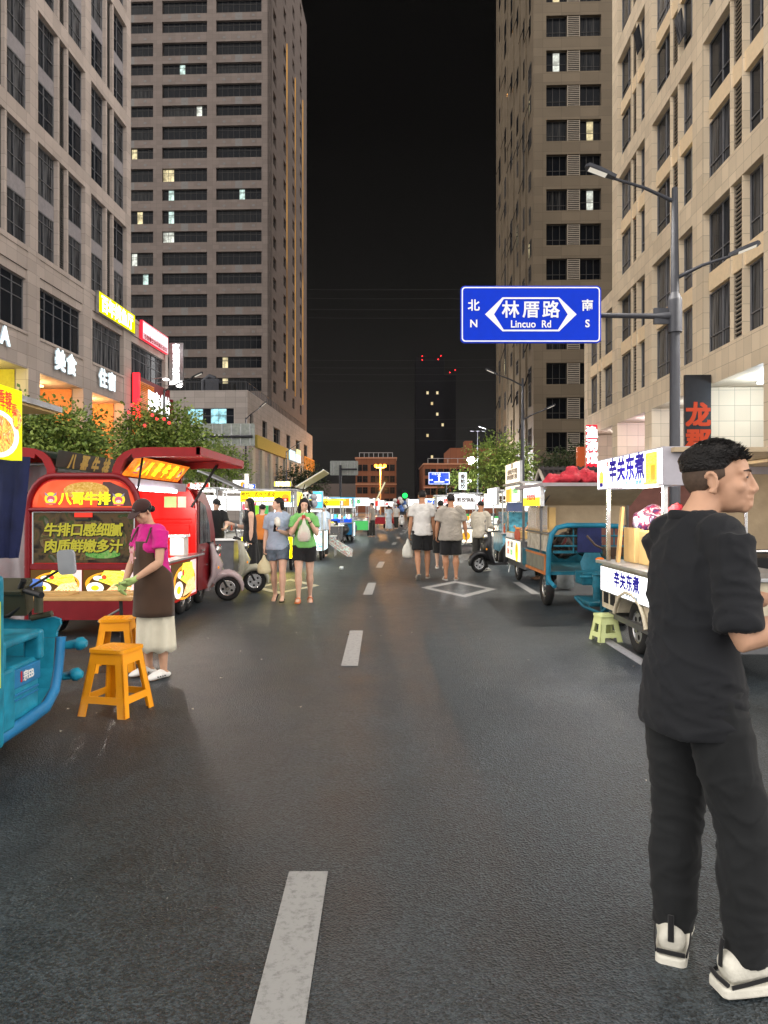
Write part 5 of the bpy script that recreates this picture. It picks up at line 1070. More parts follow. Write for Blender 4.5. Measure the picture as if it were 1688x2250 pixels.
# small table with printed cloth
t=thing('small_table','small white-legged table with a pale printed cloth trailing to the road','table',(-1.72,23.2,0))
b=MB(); b.b2((-.4,-.3,.60),(.25,.3,.63)); b.build('tabletop',[M['white']],t)
for sx in(-.36,.2):
    for sy in(-.26,.26): b=MB(); b.cyl((sx,sy,.6),(sx,sy,0),.018,None,6); b.build('leg',[M['white']],t)
vs=[]; n=10
for r_ in range(9):
    f=r_/8
    for q in range(n+1): u=q/n-.5; vs.append((-.1+.85*f+.16*u*(1-f),-.32+.03*math.sin(q*1.9)-.02*f+.3*u*f,.66-.60*f**.85+.06*math.sin(q*1.3)*f*(1-f)+u*.32*(.4+f)*(1-f*.35)))
b=MB(); b.add(vs,[(r_*(n+1)+q,r_*(n+1)+q+1,(r_+1)*(n+1)+q+1,(r_+1)*(n+1)+q) for r_ in range(8) for q in range(n)],0,True); o=b.build('printed_cloth',[food('dotted_cloth',[(.6,.72,.66),(.62,.74,.68),(.55,.68,.62),(.5,.15,.12),(.6,.72,.66),(.2,.3,.4)],9,.0,emit=False)],loc=(-1.72,23.2,0)); tag(o,'pale green printed cloth slung from the small table towards the road','cloth')
t=cart('long low stall of cooked snacks with silver shelves and yellow canopy',-2.35,27.2,0,1.7,1.4,M['steel_dark'],M['yl2'],zr=1.75,pw=24,col=(1,.93,.75))
face(t,'sign_box',(0,-.78,1.66),(1,0,0),(0,-1,0),1.6,.2,M['yl2'],[('t','卤味小吃',0,0,.13,M['brown_txt'],.8)])
b=MB(); b.b2((-.8,-.74,.3),(.8,-.70,.33)); b.b2((-.8,-.74,.55),(.8,-.70,.58)); [b.cyl((-.75+.3*k,-.72,.3),(-.75+.3*k,-.72,.84),.012,None,5) for k in range(6)]; b.build('shelf_rail',[M['chrome']],t)
jars(-2.95,26.7,.84,6,.22,'small jar of snacks on the yellow-canopied stall counter','snack jars on the yellow-canopied stall',[M['tomato'],M['noodle'],M['eggw'],M['greenp']])
t=cart('sky blue drinks cart with orange trim and glowing white menu panel',-1.83,33,0,.98,1.6,M['blue_paint'],em('blue_lit_roof',(.1,.55,.9),.6),zr=1.9,pw=24,col=(.8,.92,1))
face(t,'front_panel',(-.12,-.84,.55),(1,0,0),(0,-1,0),.5,.55,M['lb_cream'],[('d',.12,-.2,.12,.06,M['em_orange'])]); face(t,'side_panel',(.52,0,.55),(0,1,0),(1,0,0),1.5,.6,M['cyl']); face(t,'sign_box',(-.05,-.84,1.72),(1,0,0),(0,-1,0),.8,.32,M['em_orange'],[('r',-.12,.0,.42,.26,M['lb_white']),('t','冰饮',-.12,0,.16,M['em_red'])]); face(t,'side_sign',(.52,0,1.7),(0,1,0),(1,0,0),1.5,.35,M['em_cyan'])
b=MB(); b.b2((-.45,-.7,.86),(.4,.6,1.0),0); [b.box((-.3+.2*k,-.4,1.1),(.1,.1,.2),1+k%2) for k in range(4)]; b.build('drink_display',[M['em_blue'],M['em_cyan'],M['lb_white']],t)
# left second row and shops fronts behind the cab
def glow_sign(name,label,c,w,h,m,items=(),U=(1,0,0),N=(0,-1,0),post=True,side='steel'):
    t=thing(name,label,'sign',c); face(t,'lightbox',(0,0,0),U,N,w,h,m,items,.1,side)
    if post: b=MB(); b.cyl((0,.06,-c[2]),(0,.06,-h/2),.03,None,6); b.build('post',[M['steel']],t)
    return t
glow_sign('stall_sign','red scroll-shaped neon sign reading 美食汇 above the cab',P(435,1069,24),.72,.24,M['em_red'],[('t','美食汇',0,0,.19,M['em_white'],.5)],side=M['lb_cream'])
t=cart('wide white-lit stall partly hidden behind the dark red cab',-5.15,20.5,0,1.45,1.2,M['white'],M['steel'],pw=24,zr=2.0)
face(t,'sign_box',(0,-.66,1.62),(1,0,0),(0,-1,0),1.4,.42,M['lb_white'],[],.1); 
t=cart('second white-lit stall with pink and blue signboards left of the yellow one',-4.25,21.8,0,1.2,1.2,M['white'],M['steel'],pw=24,zr=2.0)
face(t,'sign_box',(-.12,-.66,1.62),(1,0,0),(0,-1,0),.75,.42,M['lb_white'],[],.1); face(t,'pink_sign',(.42,-.67,1.62),(1,0,0),(0,-1,0),.42,.38,em('pink_red_sign',(1,.12,.2),1),[('t','烧烤',0,.06,.17,M['em_white']),('t','串串',0,-.12,.1,M['em_white'])],.1)
face(t,'blue_sign',(.42,-.6,2.0),(1,0,0),(0,-1,0),.36,.34,M['em_blue'],[('r',.03,-.06,.28,.1,M['em_cyan']),('t','冷饮',0,.08,.12,M['em_white'])],.1)
glow_sign('stall_sign','small white picture sign above the blue signboard on the left',P(527,1064,26),.5,.3,M['lb_white'],[('d',.1,0,.08,.08,M['em_orange'])])
t=thing('steel_table','dark steel prep table with white top left of the long-haired woman','table',(-3.55,15.9,0)); b=MB(); b.b2((-.5,-.3,.80),(.45,.3,.83),0); b.b2((-.45,-.25,.1),(.4,.25,.8),1); b.build('cabinet',[M['white'],M['steel_dark']],t,bevel=.01)
b=MB(); b.text('辣',(0,-.26,.6),(1,0,0),(0,0,1),.2); b.b2((-.12,-.258,.48),(.12,-.252,.72),1); b.build('sign',[M['em_white'],M['em_red']],t)
# ---------------------------------------------------------------- right side
# white 辛关东煮 cart
O=Vector((3.1,7.55,0)); t=thing('snack_cart','cream cart with glowing white signs reading 辛关东煮 beside the man in black','market stall',O)
def wb2(b): b.M=Matrix.Translation(-O); return b
b=wb2(MB()); pts=[(6.4,.32),(7.15,.32),(7.2,.42),(7.3,.53),(7.5,.6),(7.72,.6),(7.92,.53),(8.02,.42),(8.06,.36),(8.62,.36),(8.62,.86),(6.4,.86)]
b.prism(pts,(2.52,0,0),(0,1,0),(0,0,1),(1,0,0),1.2,0); b.build('body',[M['cream_paint']],t,bevel=.012)
b=wb2(MB())
for y0,y1 in((8.14,8.30),(8.38,8.54)): b.b2((2.513,y0,.42),(2.522,y1,.58))
b.build('vent_opening',[M['dark']],t)
b=wb2(MB()); b.tube([(2.5,7.12,.33),(2.5,7.18,.44),(2.5,7.3,.55),(2.5,7.5,.62),(2.5,7.72,.62),(2.5,7.93,.55),(2.5,8.05,.44),(2.5,8.1,.36)],.022,8); b.build('wheel_arch',[M['cream_paint']],t)
b=wb2(MB()); b.b2((2.46,6.35,.86),(3.78,8.68,.895)); b.build('counter',[M['steel']],t,bevel=.006)
for x in(2.54,3.68):
    for y in(6.75,8.45): b=wb2(MB()); b.b2((x-.02,y-.02,.895),(x+.02,y+.02,1.98)); b.build('post',[M['chrome']],t)
b=wb2(MB()); b.b2((2.5,6.42,1.98),(4.3,8.6,2.02)); b.b2((3.7,6.2,1.94),(4.6,8.6,1.97)); b.build('roof',[M['canvas']],t)
it=[('t','辛关东煮',.0,.025,.235,M['ink_navy'],1.08),('t','一口一串 冬日暖意',.1,-.125,.04,mat('teal_letters',(.02,.2,.3)),.75),('d',-.82,-.04,.09,.075,M['noodle']),('r',-.82,-.115,.13,.045,M['ink_navy']),('t','小吃',-.6,.1,.06,M['em_red']),('r',.74,-.0,.3,.27,M['noodle']),('r',.79,-.05,.12,.14,M['em_orange']),('r',.72,-.145,.36,.02,M['em_orange'])]
face(t,'top_sign',Vector((2.43,7.5,1.865))-O,(0,-1,0),(-1,0,0),2.0,.335,M['lb_hot'],it,.26,mat('grey_sign_side',(.42,.40,.44),.5))
it=[('t','辛关东煮',.08,.035,.165,M['ink_navy'],.80),('t','一口一串 冬日暖意',.16,-.1,.035,mat('faint_letters',(.3,.4,.5)),.55),('d',-.56,.03,.06,.06,M['ink_navy']),('d',-.56,.03,.05,.05,M['lb_white']),('d',-.56,-.02,.03,.05,M['ink_navy']),('d',-.56,-.025,.022,.04,M['lb_white'])]
face(t,'lower_sign',Vector((2.49,7.75,.695))-O,(0,-1,0),(-1,0,0),1.66,.29,M['lb_hot'],it,.02)
for y in(7.66,): wheel(t,Vector((2.64,y,.27))-O,.27,.13); wheel(t,Vector((3.56,y,.27))-O,.27,.13)
b=wb2(MB()); b.b2((2.56,6.3,.26),(3.66,8.5,.32)); b.build('chassis',[M['steel_dark'],M['steel']],t)
b=wb2(MB()); b.b2((2.58,7.0,1.93),(2.62,8.3,1.965)); b.build('lamp_tube',[M['warm_light']],t)
light('sign_fill_light',Vector((2.36,7.4,1.60))-O,55,(.92,.92,1),.1,parent=t); light('stall_light',Vector((2.75,7.7,1.72))-O,40,(1,.82,.55),.12,parent=t)  # first lamp is added, carries the signs' glow onto the road
b=MB(); b.b2((0,0,0),(.62,.42,.36)); o=b.build('wooden_crate',M['ply'],loc=(2.72,7.55,.896),bevel=.01); tag(o,'yellow plywood crate on the white cart counter, nearer the man','crate')
b=MB(); b.b2((0,0,0),(.55,.36,.38)); o=b.build('wooden_crate',M['ply'],loc=(2.70,8.05,.896),bevel=.01); tag(o,'yellow plywood crate at the far end of the white cart counter','crate')
b=MB(); b.box((0,0,.3),(.03,.07,.62),0,(R(-4),R(6),0)); o=b.build('wooden_board',M['wood'],loc=(2.62,8.28,.896)); tag(o,'narrow upright wooden board against the far cart post','board')
def heap(name,label,cat,loc,parts,m,seed,amp=.04,sub_=2):
    rr=random.Random(seed); b=MB()
    for c,r in parts: b.ell(c,r,16,10,0,(rr.uniform(-.4,.4),rr.uniform(-.4,.4),rr.uniform(0,3)))
    o=b.build(name,m,loc=loc); r_=o.modifiers.new('r','REMESH'); r_.mode='VOXEL'; r_.voxel_size=.025
    me=bpy.data.meshes.new_from_object(o.evaluated_get(bpy.context.evaluated_depsgraph_get())); o.modifiers.clear(); o.data=me
    for v in me.vertices:
        n=noise.noise(v.co*9+Vector((seed,0,0)))+.5*noise.noise(v.co*21); rg=1-abs(noise.noise(v.co*6+Vector((0,seed,0)))); v.co+=v.normal*(n*amp*.6+(rg-.7)*amp)
    me.polygons.foreach_set('use_smooth',[True]*len(me.polygons)); return tag(o,label,cat)
heap('plastic_bag','red plastic bag slumped on the crates of the white cart','bag',(2.98,7.6,1.26),[((.1,.1,.1),(.2,.16,.14)),((.0,.0,.15),(.1,.1,.13))],M['redcloth'],3)
heap('cloth_bundle','blue white and maroon cloth bundle beside the red bag on the crates','bundle',(2.85,8.15,1.28),[((.0,0,.08),(.16,.14,.1)),((.12,.05,.12),(.1,.1,.13))],food('mixed_cloth',[(.03,.05,.4),(.6,.6,.65),(.2,.02,.06),(.03,.03,.1),(.5,.5,.55)],9,0,emit=False),4)
# beige canvas booth behind the man
t=thing('canvas_booth','beige canvas booth with grey awning edge behind the man in black','market stall',(5.0,8.9,0))
b=MB(); b.b2((-1.1,.55,.5),(1.6,.59,1.95),0); b.b2((-1.1,-.8,1.92),(1.6,.6,1.97),1); b.b2((-1.12,-.84,1.86),(1.62,-.78,2.0),1); b.build('canvas',[M['canvas'],M['tarp']],t)
b=MB()
for x in(-1.05,-.35,.35,1.5): b.cyl((x,-.75,0),(x,-.75,1.9),.022,None,8)
b.cyl((-1.05,-.75,1.02),(1.5,-.75,1.02),.022,None,8); b.cyl((-1.05,-.75,.7),(1.5,-.75,.7),.02,None,8); b.cyl((-1.0,-.7,1.95),(-1.55,-1.0,2.12),.02,None,8); b.build('frame',[M['chrome']],t)
b=MB(); b.b2((-1.05,-.7,.1),(1.5,.5,.72)); b.b2((-1.0,-.6,.73),(.2,.3,.94)); b.b2((.35,-.6,.73),(1.4,.3,.98)); b.build('grill_counter',[M['black']],t,bevel=.02)
b=MB(); b.b2((.3,.5,.9),(.34,.54,1.9)); b.build('inner_post',[M['white']],t)
light('stall_light',(.2,-.2,1.75),9,(1,.9,.75),.1,parent=t)
# worn blue tricycle
O=Vector((3.05,11.6,0)); t=thing('cargo_tricycle','worn dark teal cargo tricycle facing us under a beige canvas canopy','tricycle',O)
b=wb2(MB()); b.b2((2.42,11.05,.50),(3.7,13.0,.55)); b.b2((2.40,11.08,.52),(2.44,12.95,.80)); b.b2((3.66,11.08,.52),(3.7,12.95,.80)); b.b2((2.44,12.9,.52),(3.66,12.95,.8)); b.build('cargo_bed',[M['teal_worn']],t)
b=wb2(MB()); b.b2((2.385,11.1,.55),(2.399,12.5,.78),0); b.b2((2.38,11.06,.77),(2.40,12.55,.80),1); b.b2((2.38,11.06,.50),(2.40,12.55,.545),1); b.b2((2.378,11.06,.5),(2.402,11.1,.8),1); b.build('side_panel',[mat('grey_green_panel',(.16,.16,.13),.6,var=.25),mat('worn_orange_paint',(.42,.14,.04),.55,var=.25)],t)
b=wb2(MB()); b.b2((2.42,11.1,.84),(2.45,12.6,1.08),0); b.b2((2.41,11.05,1.1),(2.46,12.7,1.13),1); b.b2((2.44,11.1,1.13),(2.46,12.6,1.17),2); b.build('side_board',[mat('whitish_streaked_board',(.36,.33,.27),.6,var=.4,scale=12),M['steel_dark'],M['ply']],t)
b=wb2(MB()); b.b2((2.43,11.15,1.14),(2.44,12.6,1.54)); b.build('clear_sheet',[M['glass_clear']],t)
b=wb2(MB()); 
for k in range(3): b.b2((2.5,11.3+.42*k,1.14),(2.6,11.45+.42*k,1.5))
b.build('noodle_packets',[M['ply']],t)
b=wb2(MB()); b.tube([(2.42,11.0,.36),(2.42,11.0,.5),(2.43,11.0,.9),(2.47,11.0,1.1),(2.55,11.0,1.2),(2.7,11.0,1.235),(3.2,11.0,1.235),(3.5,11.0,1.22),(3.64,11.0,1.1),(3.68,11.0,.9),(3.68,11.0,.5)],.038,10); b.tube([(2.42,11.0,.5),(2.42,10.9,.42),(2.46,10.75,.36)],.03,8); b.build('rear_arch',[mat('bright_blue_tube',(.012,.14,.22),.4,var=.2)],t)
b=wb2(MB())
for z in(1.08,.93): b.cyl((2.5,11.02,z),(3.6,11.02,z),.016,None,6)
for x in(2.8,3.1,3.4): b.cyl((x,11.03,.82),(x,11.03,1.2),.012,None,6)
b.b2((2.5,11.05,.82),(3.62,11.07,.86)); b.build('guard_rail',[M['teal_worn']],t)
b=wb2(MB()); b.b2((2.42,11.5,1.23),(3.75,11.53,1.53)); b.build('canvas_panel',[M['canvas']],t)
b=wb2(MB()); b.b2((2.5,12.95,.82),(3.7,12.97,1.5)); b.build('canvas_panel',[M['canvas']],t)
b=wb2(MB()); b.add([(2.38,11.5,1.53),(3.8,11.5,1.53),(3.8,10.85,1.80),(2.38,10.85,1.80)],[(0,1,2,3)],0); b.add([(2.38,11.5,1.545),(3.8,11.5,1.545),(3.8,10.85,1.815),(2.38,10.85,1.815)],[(3,2,1,0)],0); b.build('canopy_flap',[M['canvas']],t)
b=wb2(MB()); b.b2((2.30,10.82,1.81),(3.85,13.1,1.86)); b.build('roof',[M['tarp']],t)
b=wb2(MB()); b.tube([(2.42,11.45,1.5),(2.5,11.0,1.78)],.014,6); 
b.build('strut',[M['steel_dark']],t)
for x in(2.42,3.75):
    for y in(11.5,12.95): b=wb2(MB()); b.b2((x-.018,y-.018,.8),(x+.018,y+.018,1.82)); b.build('post',[M['steel_dark']],t)
face(t,'sign_box',Vector((2.32,11.75,1.68))-O,(0,-1,0),(-1,0,0),1.35,.32,M['lb_white'],[('r',0,-.09,1.33,.13,M['yolk']),('r',0,.145,1.34,.02,M['em_red']),('t','炒面炒饭',.0,-.02,.09,M['em_red'],.7)],.06)
b=wb2(MB()); b.b2((2.75,10.35,.42),(3.45,10.75,.60)); b.tube([(3.02,10.78,.58),(3.02,10.82,.7),(3.02,10.84,.84)],[(.17,.03),(.19,.035),(.12,.02)],12,0,up=(1,0,0)); b.build('seat',[M['teal_worn']],t,bevel=.03)
b=wb2(MB()); b.b2((2.72,9.9,.18),(3.45,10.7,.24)); b.prism(rr_pts(.42,.52,.06),(3.05,9.75,.36),(1,0,0),(0,0,1),(0,1,0),.06,0); b.prism(rr_pts(.3,.2,.08),(3.02,9.78,.66),(1,0,0),(0,0,1),(0,1,0),.05,0); b.build('leg_shield',[M['teal_worn']],t,bevel=.02)
b=wb2(MB()); b.text('快乐',(3.08,9.744,.52),(1,0,0),(0,0,1),.05); b.build('logo',[M['white']],t)
b=wb2(MB()); b.cyl((2.78,9.75,.46),(2.78,9.75,.62),.06,.055,12); b.cyl((2.78,9.75,.62),(2.78,9.75,.66),.07,.03,12); b.cyl((2.78,9.75,.3),(2.78,9.75,.46),.05,None,12); b.tube([(2.55,9.95,.3),(2.62,9.8,.2),(2.82,9.72,.12),(2.9,9.72,.2)],.022,8); b.tube([(2.6,9.9,.58),(2.9,9.8,.585),(3.3,9.8,.58)],.02,8); b.build('shock_absorber',[M['teal_worn']],t)
b=wb2(MB()); b.tube([(3.0,9.75,.7),(3.02,9.85,.95)],.025,8); b.tube([(2.72,10.0,1.12),(2.8,9.9,1.0),(2.95,9.85,.93),(3.1,9.85,.94),(3.3,9.9,1.0)],.015,8); b.b2((2.9,9.78,.86),(3.14,9.9,.98)); b.build('handlebar',[mat('rusty_black_metal',(.06,.04,.03),.5,.4)],t)
b=wb2(MB()); b.ell((2.82,9.75,.82),(.06,.03,.03),10,6); b.build('indicator',[em('orange_lens',(1,.25,.02),.5)],t)
b=wb2(MB()); b.b2((2.85,10.98,.84),(3.2,11.01,1.22)); b.build('black_rag',[M['navy']],t)
for x in(2.5,3.6): wheel(t,Vector((x,11.45,.29))-O,.29,.13)
wheel(t,Vector((3.02,9.5,.26))-O,.26,.1)
light('stall_light',Vector((2.8,12.2,1.6))-O,9,(1,.85,.6),.1,parent=t)
heap('cloth_bundle','crumpled red cloth heaped on the beige canopy roof of the worn tricycle','bundle',(2.95,11.3,1.86),[((-.25,0,.03),(.3,.25,.06)),((-.12,0,.13),(.15,.16,.13)),((.08,.0,.12),(.17,.16,.10)),((.26,.05,.07),(.16,.18,.08)),((-.32,0,.08),(.12,.2,.06)),((.45,0,.03),(.2,.2,.04))],M['redcloth'],5,.075)
heap('gear_bundle','dark bundle of bags and gear piled inside the worn tricycle bed','bundle',(3.05,11.75,.9),[((-.2,0,0),(.22,.2,.2)),((.15,0,.05),(.25,.2,.22)),((.0,.1,.2),(.15,.15,.15))],food('dark_gear',[(.02,.02,.022),(.06,.05,.045),(.015,.013,.013),(.10,.09,.08),(.12,.02,.02)],7,0,emit=False),17,.06)
# tall snack cart with sandwich signs
O=Vector((3.1,15.2,0)); t=thing('snack_cart','tall slim cart with stacked sandwich and rice-roll signs left of the worn tricycle','market stall',O)
b=wb2(MB()); b.b2((2.7,14.3,.3),(3.6,16.2,.84)); b.build('base',[M['steel_dark']],t,bevel=.01)
b=wb2(MB()); b.b2((2.62,14.25,.84),(3.65,16.25,.87)); b.build('counter',[M['steel']],t)
for x in(2.68,3.6):
    for y in(14.33,16.15): b=wb2(MB()); b.b2((x-.02,y-.02,.87),(x+.02,y+.02,2.0)); b.build('post',[M['chrome']],t)
b=wb2(MB()); b.b2((2.6,14.2,1.96),(3.7,16.3,2.0)); b.b2((2.66,14.3,1.42),(2.69,16.2,1.6),1); b.build('roof',[M['steel'],mat('blue_roll_blind',(.03,.08,.25),.4)],t)
face(t,'menu_sign',Vector((2.62,15.25,2.2))-O,(0,-1,0),(-1,0,0),1.7,.42,M['lb_cream'],[('t','菜单',0,.14,.1,M['em_brown']),('t','火腿肉松海苔鸡蛋',0,.03,.1,M['em_brown'],1.2),('t','原味香葱辣条培根',0,-.08,.1,M['em_brown'],1.2)],.05)
face(t,'picture_sign',Vector((2.62,15.25,1.78))-O,(0,-1,0),(-1,0,0),1.7,.34,M['lb_cream'],[('r',-.4,-.03,.7,.26,M['em_orange']),('r',-.2,-.02,.1,.3,M['yolk']),('t','台湾饭团',.35,.05,.1,M['em_green'],.6)],.05)
face(t,'lower_sign',Vector((2.63,15.25,.64))-O,(0,-1,0),(-1,0,0),1.75,.42,M['lb_cream'],[('t','台湾',-.5,.1,.12,M['em_red']),('t','饭团',-.1,.1,.12,M['em_brown']),('t','黑米',-.5,-.06,.12,M['em_red']),('t','紫米',-.1,-.06,.12,M['em_green']),('d',.5,-.02,.16,.19,M['yolk']),('d',.5,.05,.1,.09,M['em_orange'])],.04)
b=wb2(MB()); b.b2((2.75,14.8,.88),(3.1,15.6,1.02)); b.build('food_tray',[M['ply']],t)
wheel(t,Vector((2.78,15.4,.26))-O,.26,.09); wheel(t,Vector((3.5,15.4,.26))-O,.26,.09); light('stall_light',Vector((3.0,15.2,1.7))-O,16,(1,.9,.7),.1,parent=t)
# white-lit blue tank stall
t=cart('broad white-lit stall with pale blue fish tank body behind the parked dark scooter',3.55,20.2,0,1.0,1.7,mat('pale_blue_tank',(.12,.3,.4),.2,var=.3),M['steel'],pw=24,zr=1.92)
face(t,'sign_box',(.1,-.95,1.67),(1,0,0),(0,-1,0),.86,.52,M['lb_white'],[('t','生蚝',-.1,-.05,.1,M['em_brown']),('t','烧烤',.2,-.05,.1,M['em_blue']),('d',.32,-.18,.06,.06,M['em_orange'])]); face(t,'side_sign',(-.62,.1,1.8),(0,-1,0),(-1,0,0),1.7,.46,M['lb_white'],[])
b=MB(); b.b2((-.35,-.7,.85),(.48,.7,1.38)); b.build('water_tank',[mat('tank_water',(.08,.28,.36),.1,var=.4,scale=12)],t)
# traditional tiled roof gate behind the right stalls
t=thing('tiled_gatehouse','small gatehouse with dark ridged tile roof behind the worn tricycle','building',(8.3,24.5,0))
b=MB(); b.b2((-2.8,-.8,0),(2.8,.8,2.6)); b.build('wall',[mat('dark_red_wall',(.12,.05,.04),.7)],t)
def troof(x0,x1,zr,ze,dep):
    b=MB(); b.add([(x0,-dep,ze),(x1,-dep,ze),(x1,0,zr),(x0,0,zr),(x0,dep,ze),(x1,dep,ze)],[(0,1,2,3),(3,2,5,4)],0); n=int((x1-x0)/.16)
    for k in range(n+1): xx=x0+(x1-x0)*k/n; b.cyl((xx,-dep,ze+.03),(xx,0,zr+.03),.045,None,6); b.cyl((xx,dep,ze+.03),(xx,0,zr+.03),.045,None,6); b.ell((xx,0,zr+.1),(.05,.06,.07),6,5)
    b.cyl((x0-.1,0,zr+.05),(x1+.1,0,zr+.05),.08,None,8); b.build('roof',[mat('dark_grey_tile',(.035,.03,.03),.6)],t)
    b=MB(); b.tube([(x0-.1,-dep-.05,ze-.05),(x0-.1,0,zr+.02),(x0-.1,dep,ze-.05)],.06,6); b.build('barge_board',[mat('pale_barge_board',(.45,.4,.34),.6)],t)
troof(-.6,2.9,3.0,2.45,1.1); troof(-3.1,-.75,2.7,2.2,1.0)
# further stalls on the right, each with its own look
M['lb_cool']=em('cool_white_sign',(.85,.97,1),2.0)
t=cart('slim stall under a tall white vertical sign with black characters',2.75,25.5,R(-2),1.0,1.3,M['steel'],M['steel'],pw=18)
face(t,'tall_sign',(-.1,-.6,2.38),(1,0,0),(0,-1,0),.28,.58,M['lb_cool'],[('t','香',0,.15,.15,M['em_brown']),('t','煎',0,-.02,.15,M['em_brown']),('t','饺',0,-.18,.15,M['em_brown'])]); face(t,'sign_box',(.0,-.72,1.75),(1,0,0),(0,-1,0),.9,.28,M['lb_white'],[('t','煎饺锅贴',0,0,.14,M['em_brown'],.6)])
face(t,'front_panel',(0,-.68,.55),(1,0,0),(0,-1,0),.9,.45,M['lb_cream'],[('d',0,0,.14,.14,M['em_orange'])])
t=cart('stall with red tablecloth and white fascia past the vertical sign',2.85,30,R(-2),1.6,1.4,mat('red_tablecloth',(.35,.03,.03),.8),M['white'],pw=22); face(t,'sign_box',(0,-.78,1.75),(1,0,0),(0,-1,0),1.5,.34,M['lb_white'],[('t','热卤',-.3,0,.18,M['em_red']),('t','凉菜',.3,0,.18,M['em_green'])])
t=cart('pale yellow canopy stall far down the right row',3.35,35.5,R(-2),1.9,1.4,M['white'],em('pale_yellow_canopy',(1,.9,.45),.8),pw=26); face(t,'sign_box',(0,-.78,1.78),(1,0,0),(0,-1,0),1.8,.38,M['lb_cream'],[('t','铁板鱿鱼',0,0,.24,M['em_orange'],1.2)])
t=cart('blue-fronted stall far down the right row',2.9,42,R(-2.2),1.9,1.4,M['blue_paint'],M['steel'],pw=26); face(t,'sign_box',(0,-.78,1.78),(1,0,0),(0,-1,0),1.8,.42,M['lb_cool'],[('t','海鲜粥',0,0,.25,M['em_blue'],1.1)]); face(t,'front_panel',(0,-.72,.55),(1,0,0),(0,-1,0),1.7,.5,M['em_cyan'])
t=cart('farthest but one white stall on the right, green lettered',3.4,50,R(-2.2),2.1,1.5,M['white'],M['steel'],pw=30); face(t,'sign_box',(0,-.84,1.85),(1,0,0),(0,-1,0),2.0,.5,M['lb_white'],[('t','水果捞',0,0,.3,M['em_green'],1.2)])
t=cart('farthest stall of the right row, lit plain white',3.2,60,R(-2.2),2.6,1.5,M['white'],M['white'],pw=40); face(t,'sign_box',(0,-.84,1.85),(1,0,0),(0,-1,0),2.5,.6,M['lb_white'],[])
# further stalls on the left
t=cart('white-lit stall next beyond the sky blue drinks cart',-1.45,40,R(-2),1.4,1.4,M['white'],M['white'],pw=26,col=(.9,1,.95)); face(t,'sign_box',(0,-.78,1.8),(1,0,0),(0,-1,0),1.35,.42,M['lb_cool'],[('t','奶茶',0,0,.25,M['em_green'])]); face(t,'front_panel',(0,-.72,.55),(1,0,0),(0,-1,0),1.3,.5,M['em_green'])
t=cart('stall with a slanted pale yellow awning flap on the far left row',-1.2,46,R(-2),1.3,1.4,M['ply'],M['steel'],pw=26); face(t,'sign_box',(0,-.78,1.8),(1,0,0),(0,-1,0),1.2,.4,M['lb_white'],[('t','煎饼',0,0,.25,M['em_blue'])]); awning(t,(.7,0,1.9),(.55,0,1.15),1.4,(0,1,0),em('lit_flap',(1,.9,.5),.7),4)
t=cart('red and white striped stall at the far left end',-.6,54,R(-2),1.4,1.4,M['redcloth'],M['white'],pw=26); face(t,'sign_box',(0,-.78,1.8),(1,0,0),(0,-1,0),1.3,.42,M['lb_white'],[('r',-.4,0,.2,.4,M['em_red']),('r',.1,0,.2,.4,M['em_red'])])
for k,(px,lab) in enumerate(((822,'leftmost of two slim white banner lights at the far left stalls'),(831,'right one of two slim white banner lights at the far left stalls'))):
    c=P(px,1108,56+2*k); t=thing('banner_light',lab,'sign',c); b=MB(); b.box((0,0,0),(.2,.1,.9)); b.build('lightbox',[M['lb_white']],t,bevel=.04); b=MB(); b.cyl((0,0,-.45),(0,0,-c.z),.04,None,6); b.build('post',[M['steel']],t)
t=cart('last stall on the left, hung with white balloons and toys',.15,66,R(-2),1.6,1.4,M['white'],M['steel'],pw=26); face(t,'sign_box',(0,-.78,1.8),(1,0,0),(0,-1,0),1.5,.42,M['lb_white'],[('t','玩具',0,0,.25,M['em_red'])])
rr=random.Random(21)
M['toyred']=mat('toy_red',(.5,.04,.05),.4); M['toyblue']=mat('toy_blue',(.1,.2,.5),.4)
for k in range(16):
    b=MB(); b.ell((0,0,0),.18,10,8); b.cyl((0,0,-.2),(0,0,-.17),.03,.02,6); o=b.build('balloon',[M['white'],M['toyred'],M['white'],M['toyblue']][k%4],loc=(1.2+rr.uniform(-.55,.75),60.5+rr.uniform(-.5,.5),1.25+rr.uniform(-.4,1.0))); tag(o,'balloon in the bunch tied above the far scooters','balloon','balloons over the far scooters')
